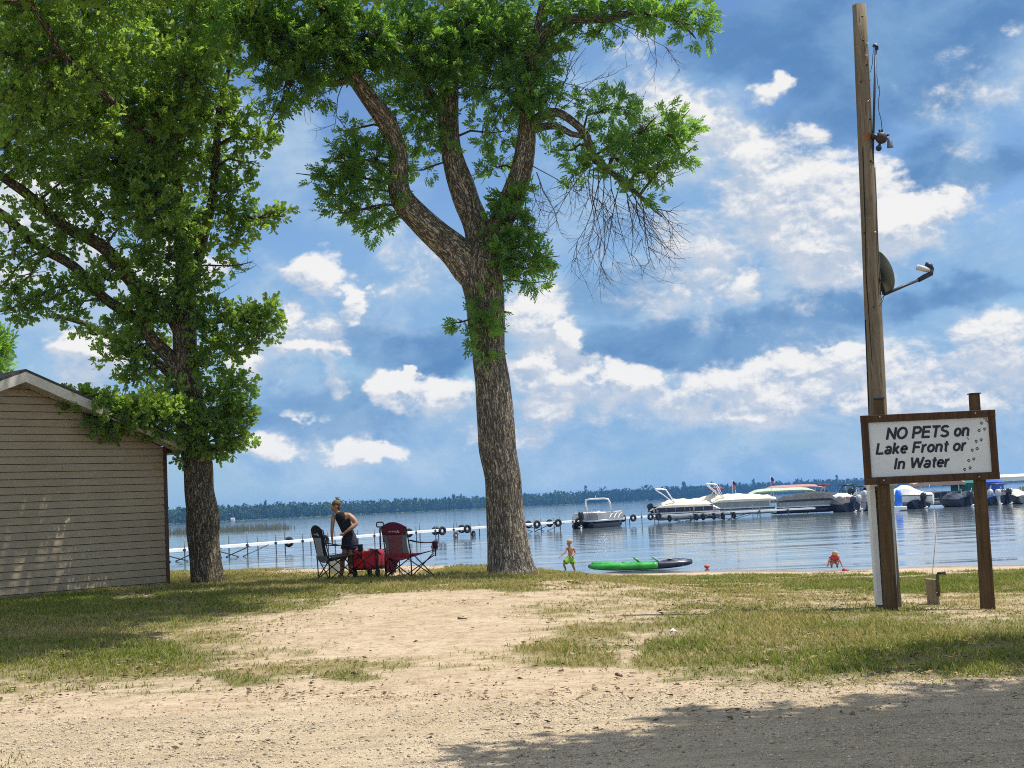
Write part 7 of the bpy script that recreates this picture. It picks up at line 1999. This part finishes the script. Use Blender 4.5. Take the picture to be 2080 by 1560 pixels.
pontoon('pontoon_boat', 'long pontoon boat under a charcoal cover with navy sides beside the outboards', 1634, 161.5, R(-2), 7.0, 2.5, .22, m_panel, m_alu, m_navy, cover=m_dkgrey, skirt=1.12, cover_prof=((-.50, 1.2, 1.32), (-.3, 1.32, 1.75), (-.05, 1.34, 1.95), (.2, 1.36, 2.15), (.38, 1.34, 2.0), (.47, 1.1, 1.4), (.5, .9, 1.0)))
# its motor hangs at the right-hand end
outboard(bpy.data.objects['pontoon_boat.003'], 4.2, -.2, .9, m_motorb, -.25, 1.2)
boat_lift('boat lift with a pale green canopy above the charcoal covered pontoon', 1588, 170, R(-2), 7.4, 3.0, 2.62, m_palegreen, .18)
boat_lift('boat lift with a faded red canopy behind the charcoal covered pontoon', 1612, 186, R(-2), 7.2, 3.0, 3.0, m_pink, .2)
runabout('speed boat with a furled red tower top behind the second cream boat', 1452, 166, math.pi + R(-20), 5.6, 2.2, 1.0, m_wht, m_cream, (m_wht, mat('red_canvas', (.36, .06, .06), .85, .15, 4)), group='speed boats')
runabout('speed boat with a maroon tower and dark hull behind the charcoal pontoon', 1672, 168, math.pi + R(-14), 5.8, 2.3, .85, m_navy, m_dkgrey, (m_alu, m_maroonc), m_motor, .25)
runabout('white speed boat under a white cover moored stern out beside the outboards', 1712, 165, R(128), 5.6, 2.2, .45, m_wht, m_whitec, None, m_motorw, .3)
runabout('speed boat with a teal cover and black hoop top left of the pole', 1722, 174, R(118), 5.6, 2.2, .75, m_wht, m_teal, (m_black, m_black), m_motorb, .2)
runabout('maroon hulled speed boat moored stern out left of the pole', 1738, 166, R(112), 5.4, 2.2, .2, m_maroonc, m_dkgrey, None, m_motorb, .3)
runabout('grey speed boat with white cover and black hoop top nearest the white guard board', 1757, 171, R(112), 5.8, 2.3, .5, m_panel, m_whitec, (m_alu, m_black), m_motor, .25)
runabout('navy speed boat stern out with raised black outboard beside the charcoal pontoon', 1708, 160, R(105), 5.0, 2.0, .0, m_navy, m_dkgrey, None, m_motorb, .1)
runabout('silver outboard speed boat squeezed between the navy and maroon boats', 1724, 161, R(100), 5.0, 1.9, .05, m_panel, m_maroonc, None, m_motorw, .25)
runabout('black covered speed boat stern out just left of the white guard board', 1749, 162, R(105), 5.2, 2.0, .0, m_navy, m_dkgrey, None, m_motorb, .2)
runabout('white covered speed boat beside the tall blue drum', 1840, 159, R(160), 5.8, 2.3, .65, m_wht, m_whitec, None, None, .2, cover_h=1.7)
runabout('dark speed boat moored stern out just right of the blue drum', 1848, 160, R(105), 5.2, 2.1, .0, m_navy, m_dkgrey, None, m_motor, .2)
pontoon('pontoon_boat', 'bare aluminium pontoon boat sitting under the tan lift canopy', 1908, 165.7, math.pi + R(-4), 5.6, 2.5, .35, m_navy, m_alu, m_alu, seats=m_dkgrey, motor=None)
boat_lift('boat lift with a rounded tan canopy seen below the sign frame', 1906, 166, R(-3), 5.7, 3.0, 2.85, m_tan, .5)
runabout('dark speed boat moored stern out beneath the right end of the tan canopy', 1938, 160.5, R(108), 5.2, 2.1, .0, m_navy, m_glass, None, m_motorb, .15)
boat_lift('boat lift with a deep green canopy left of the right sign post', 1966, 168, R(70), 7.0, 3.0, 2.62, m_greenc, 1.5)
runabout('dark speed boat moored stern out below the green canopy', 1966, 162, R(100), 5.0, 2.0, .05, m_glass, m_dkgrey, None, m_motorw, .2)
boat_lift('boat lift with a bright blue canopy right of the right sign post', 2011, 168, R(75), 7.0, 3.0, 2.60, m_bluec, 1.6)
boat_lift('boat lift with a long white canopy at the right edge', 2062, 176, R(-3), 9.5, 3.2, 3.0, m_whitec, .5)
pontoon('pontoon_boat', 'white railed pontoon boat stern out beneath the white canopy', 2046, 164, R(80), 6.2, 2.5, .25, m_panel, m_alu, m_alu, seats=m_wht, motor=m_motorw)
runabout('white speed boat stern out with silver outboard at the right edge', 2064, 161, R(100), 5.4, 2.0, .0, m_panel, m_cream, None, m_motorw, .1)
runabout('grey covered speed boat with black outboard at the far right edge', 2084, 162, R(100), 5.4, 2.2, .25, m_panel, m_dkgrey, None, m_motorw, .1)

runabout('dark speed boat with white outboard stern out just right of the right sign post', 2003, 160, R(100), 5.0, 1.9, .0, m_navy, m_bluec, None, m_motorw, .15)
runabout('charcoal speed boat with black outboard stern out beside the one right of the sign post', 2026, 160.5, R(98), 5.0, 1.9, .05, m_glass, m_dkgrey, (m_alu, m_black), m_motor, .15)
runabout('black hulled speed boat half hidden behind the right sign post', 1986, 161, R(102), 5.0, 1.9, .0, m_glass, m_dkgrey, None, m_motorw, .2)

# blue drum on its float, flags on the boats
dp = P(1825.5, 1020, 150)
drum = thing('blue_drum', 'tall bright blue drum standing upright left of the tan canopy', 'drum', (dp.x, dp.y, WATER + .45))
b = MB(); b.lathe([(.02, 0), (.34, 0), (.36, .04), (.345, .3), (.36, .34), (.345, .9), (.36, .94), (.345, 1.3), (.27, 1.42), (.26, 1.62), (.02, 1.63)], 24); b.build('barrel', mat('drum_blue', (.02, .16, .72), .45, .1, 3), drum, True)
MB().lathe([(.16, 1.63), (.17, 1.70), (.02, 1.72)], 16).build('cap', m_wht, drum, True)
MB().box((0, 0, -.18), (1.3, 1.3, .36)).build('float', m_wht, drum, bevel=.05)
def flag(px, ytop, Y, label):
    p = P(px, ytop, Y); zb = WATER + 2.0
    root = thing('flag', label, 'flag', (p.x, Y, zb), 0, 'small flags on the boats')
    h = p.z - zb
    MB().tube([(0, 0, 0), (.02, 0, h)], .022, 6).build('pole', m_wht, root, True)
    cl = MB(); cl.sheet([[(.03 + .10 * k + .03 * math.sin(i), .04 * math.sin(k * 2 + i), h - .02 - .095 * i - .09 * k) for k in range(4)] for i in range(5)], .03); cl.build('union', mat('flag_blue', (.02, .03, .14), .85), root, True)
    cl = MB(); cl.sheet([[(.03 + .09 * k + .03 * math.sin(i), .04 * math.sin(k * 2 + i), h - .42 - .10 * i - .08 * k) for k in range(4)] for i in range(5)], .03); cl.build('stripes', mat('flag_red', (.45, .12, .12), .85), root, True)
flag(1487, 975, 158, 'small furled flag above the second cream covered boat')
flag(1565, 967, 166, 'small furled flag beside the pale green lift canopy')
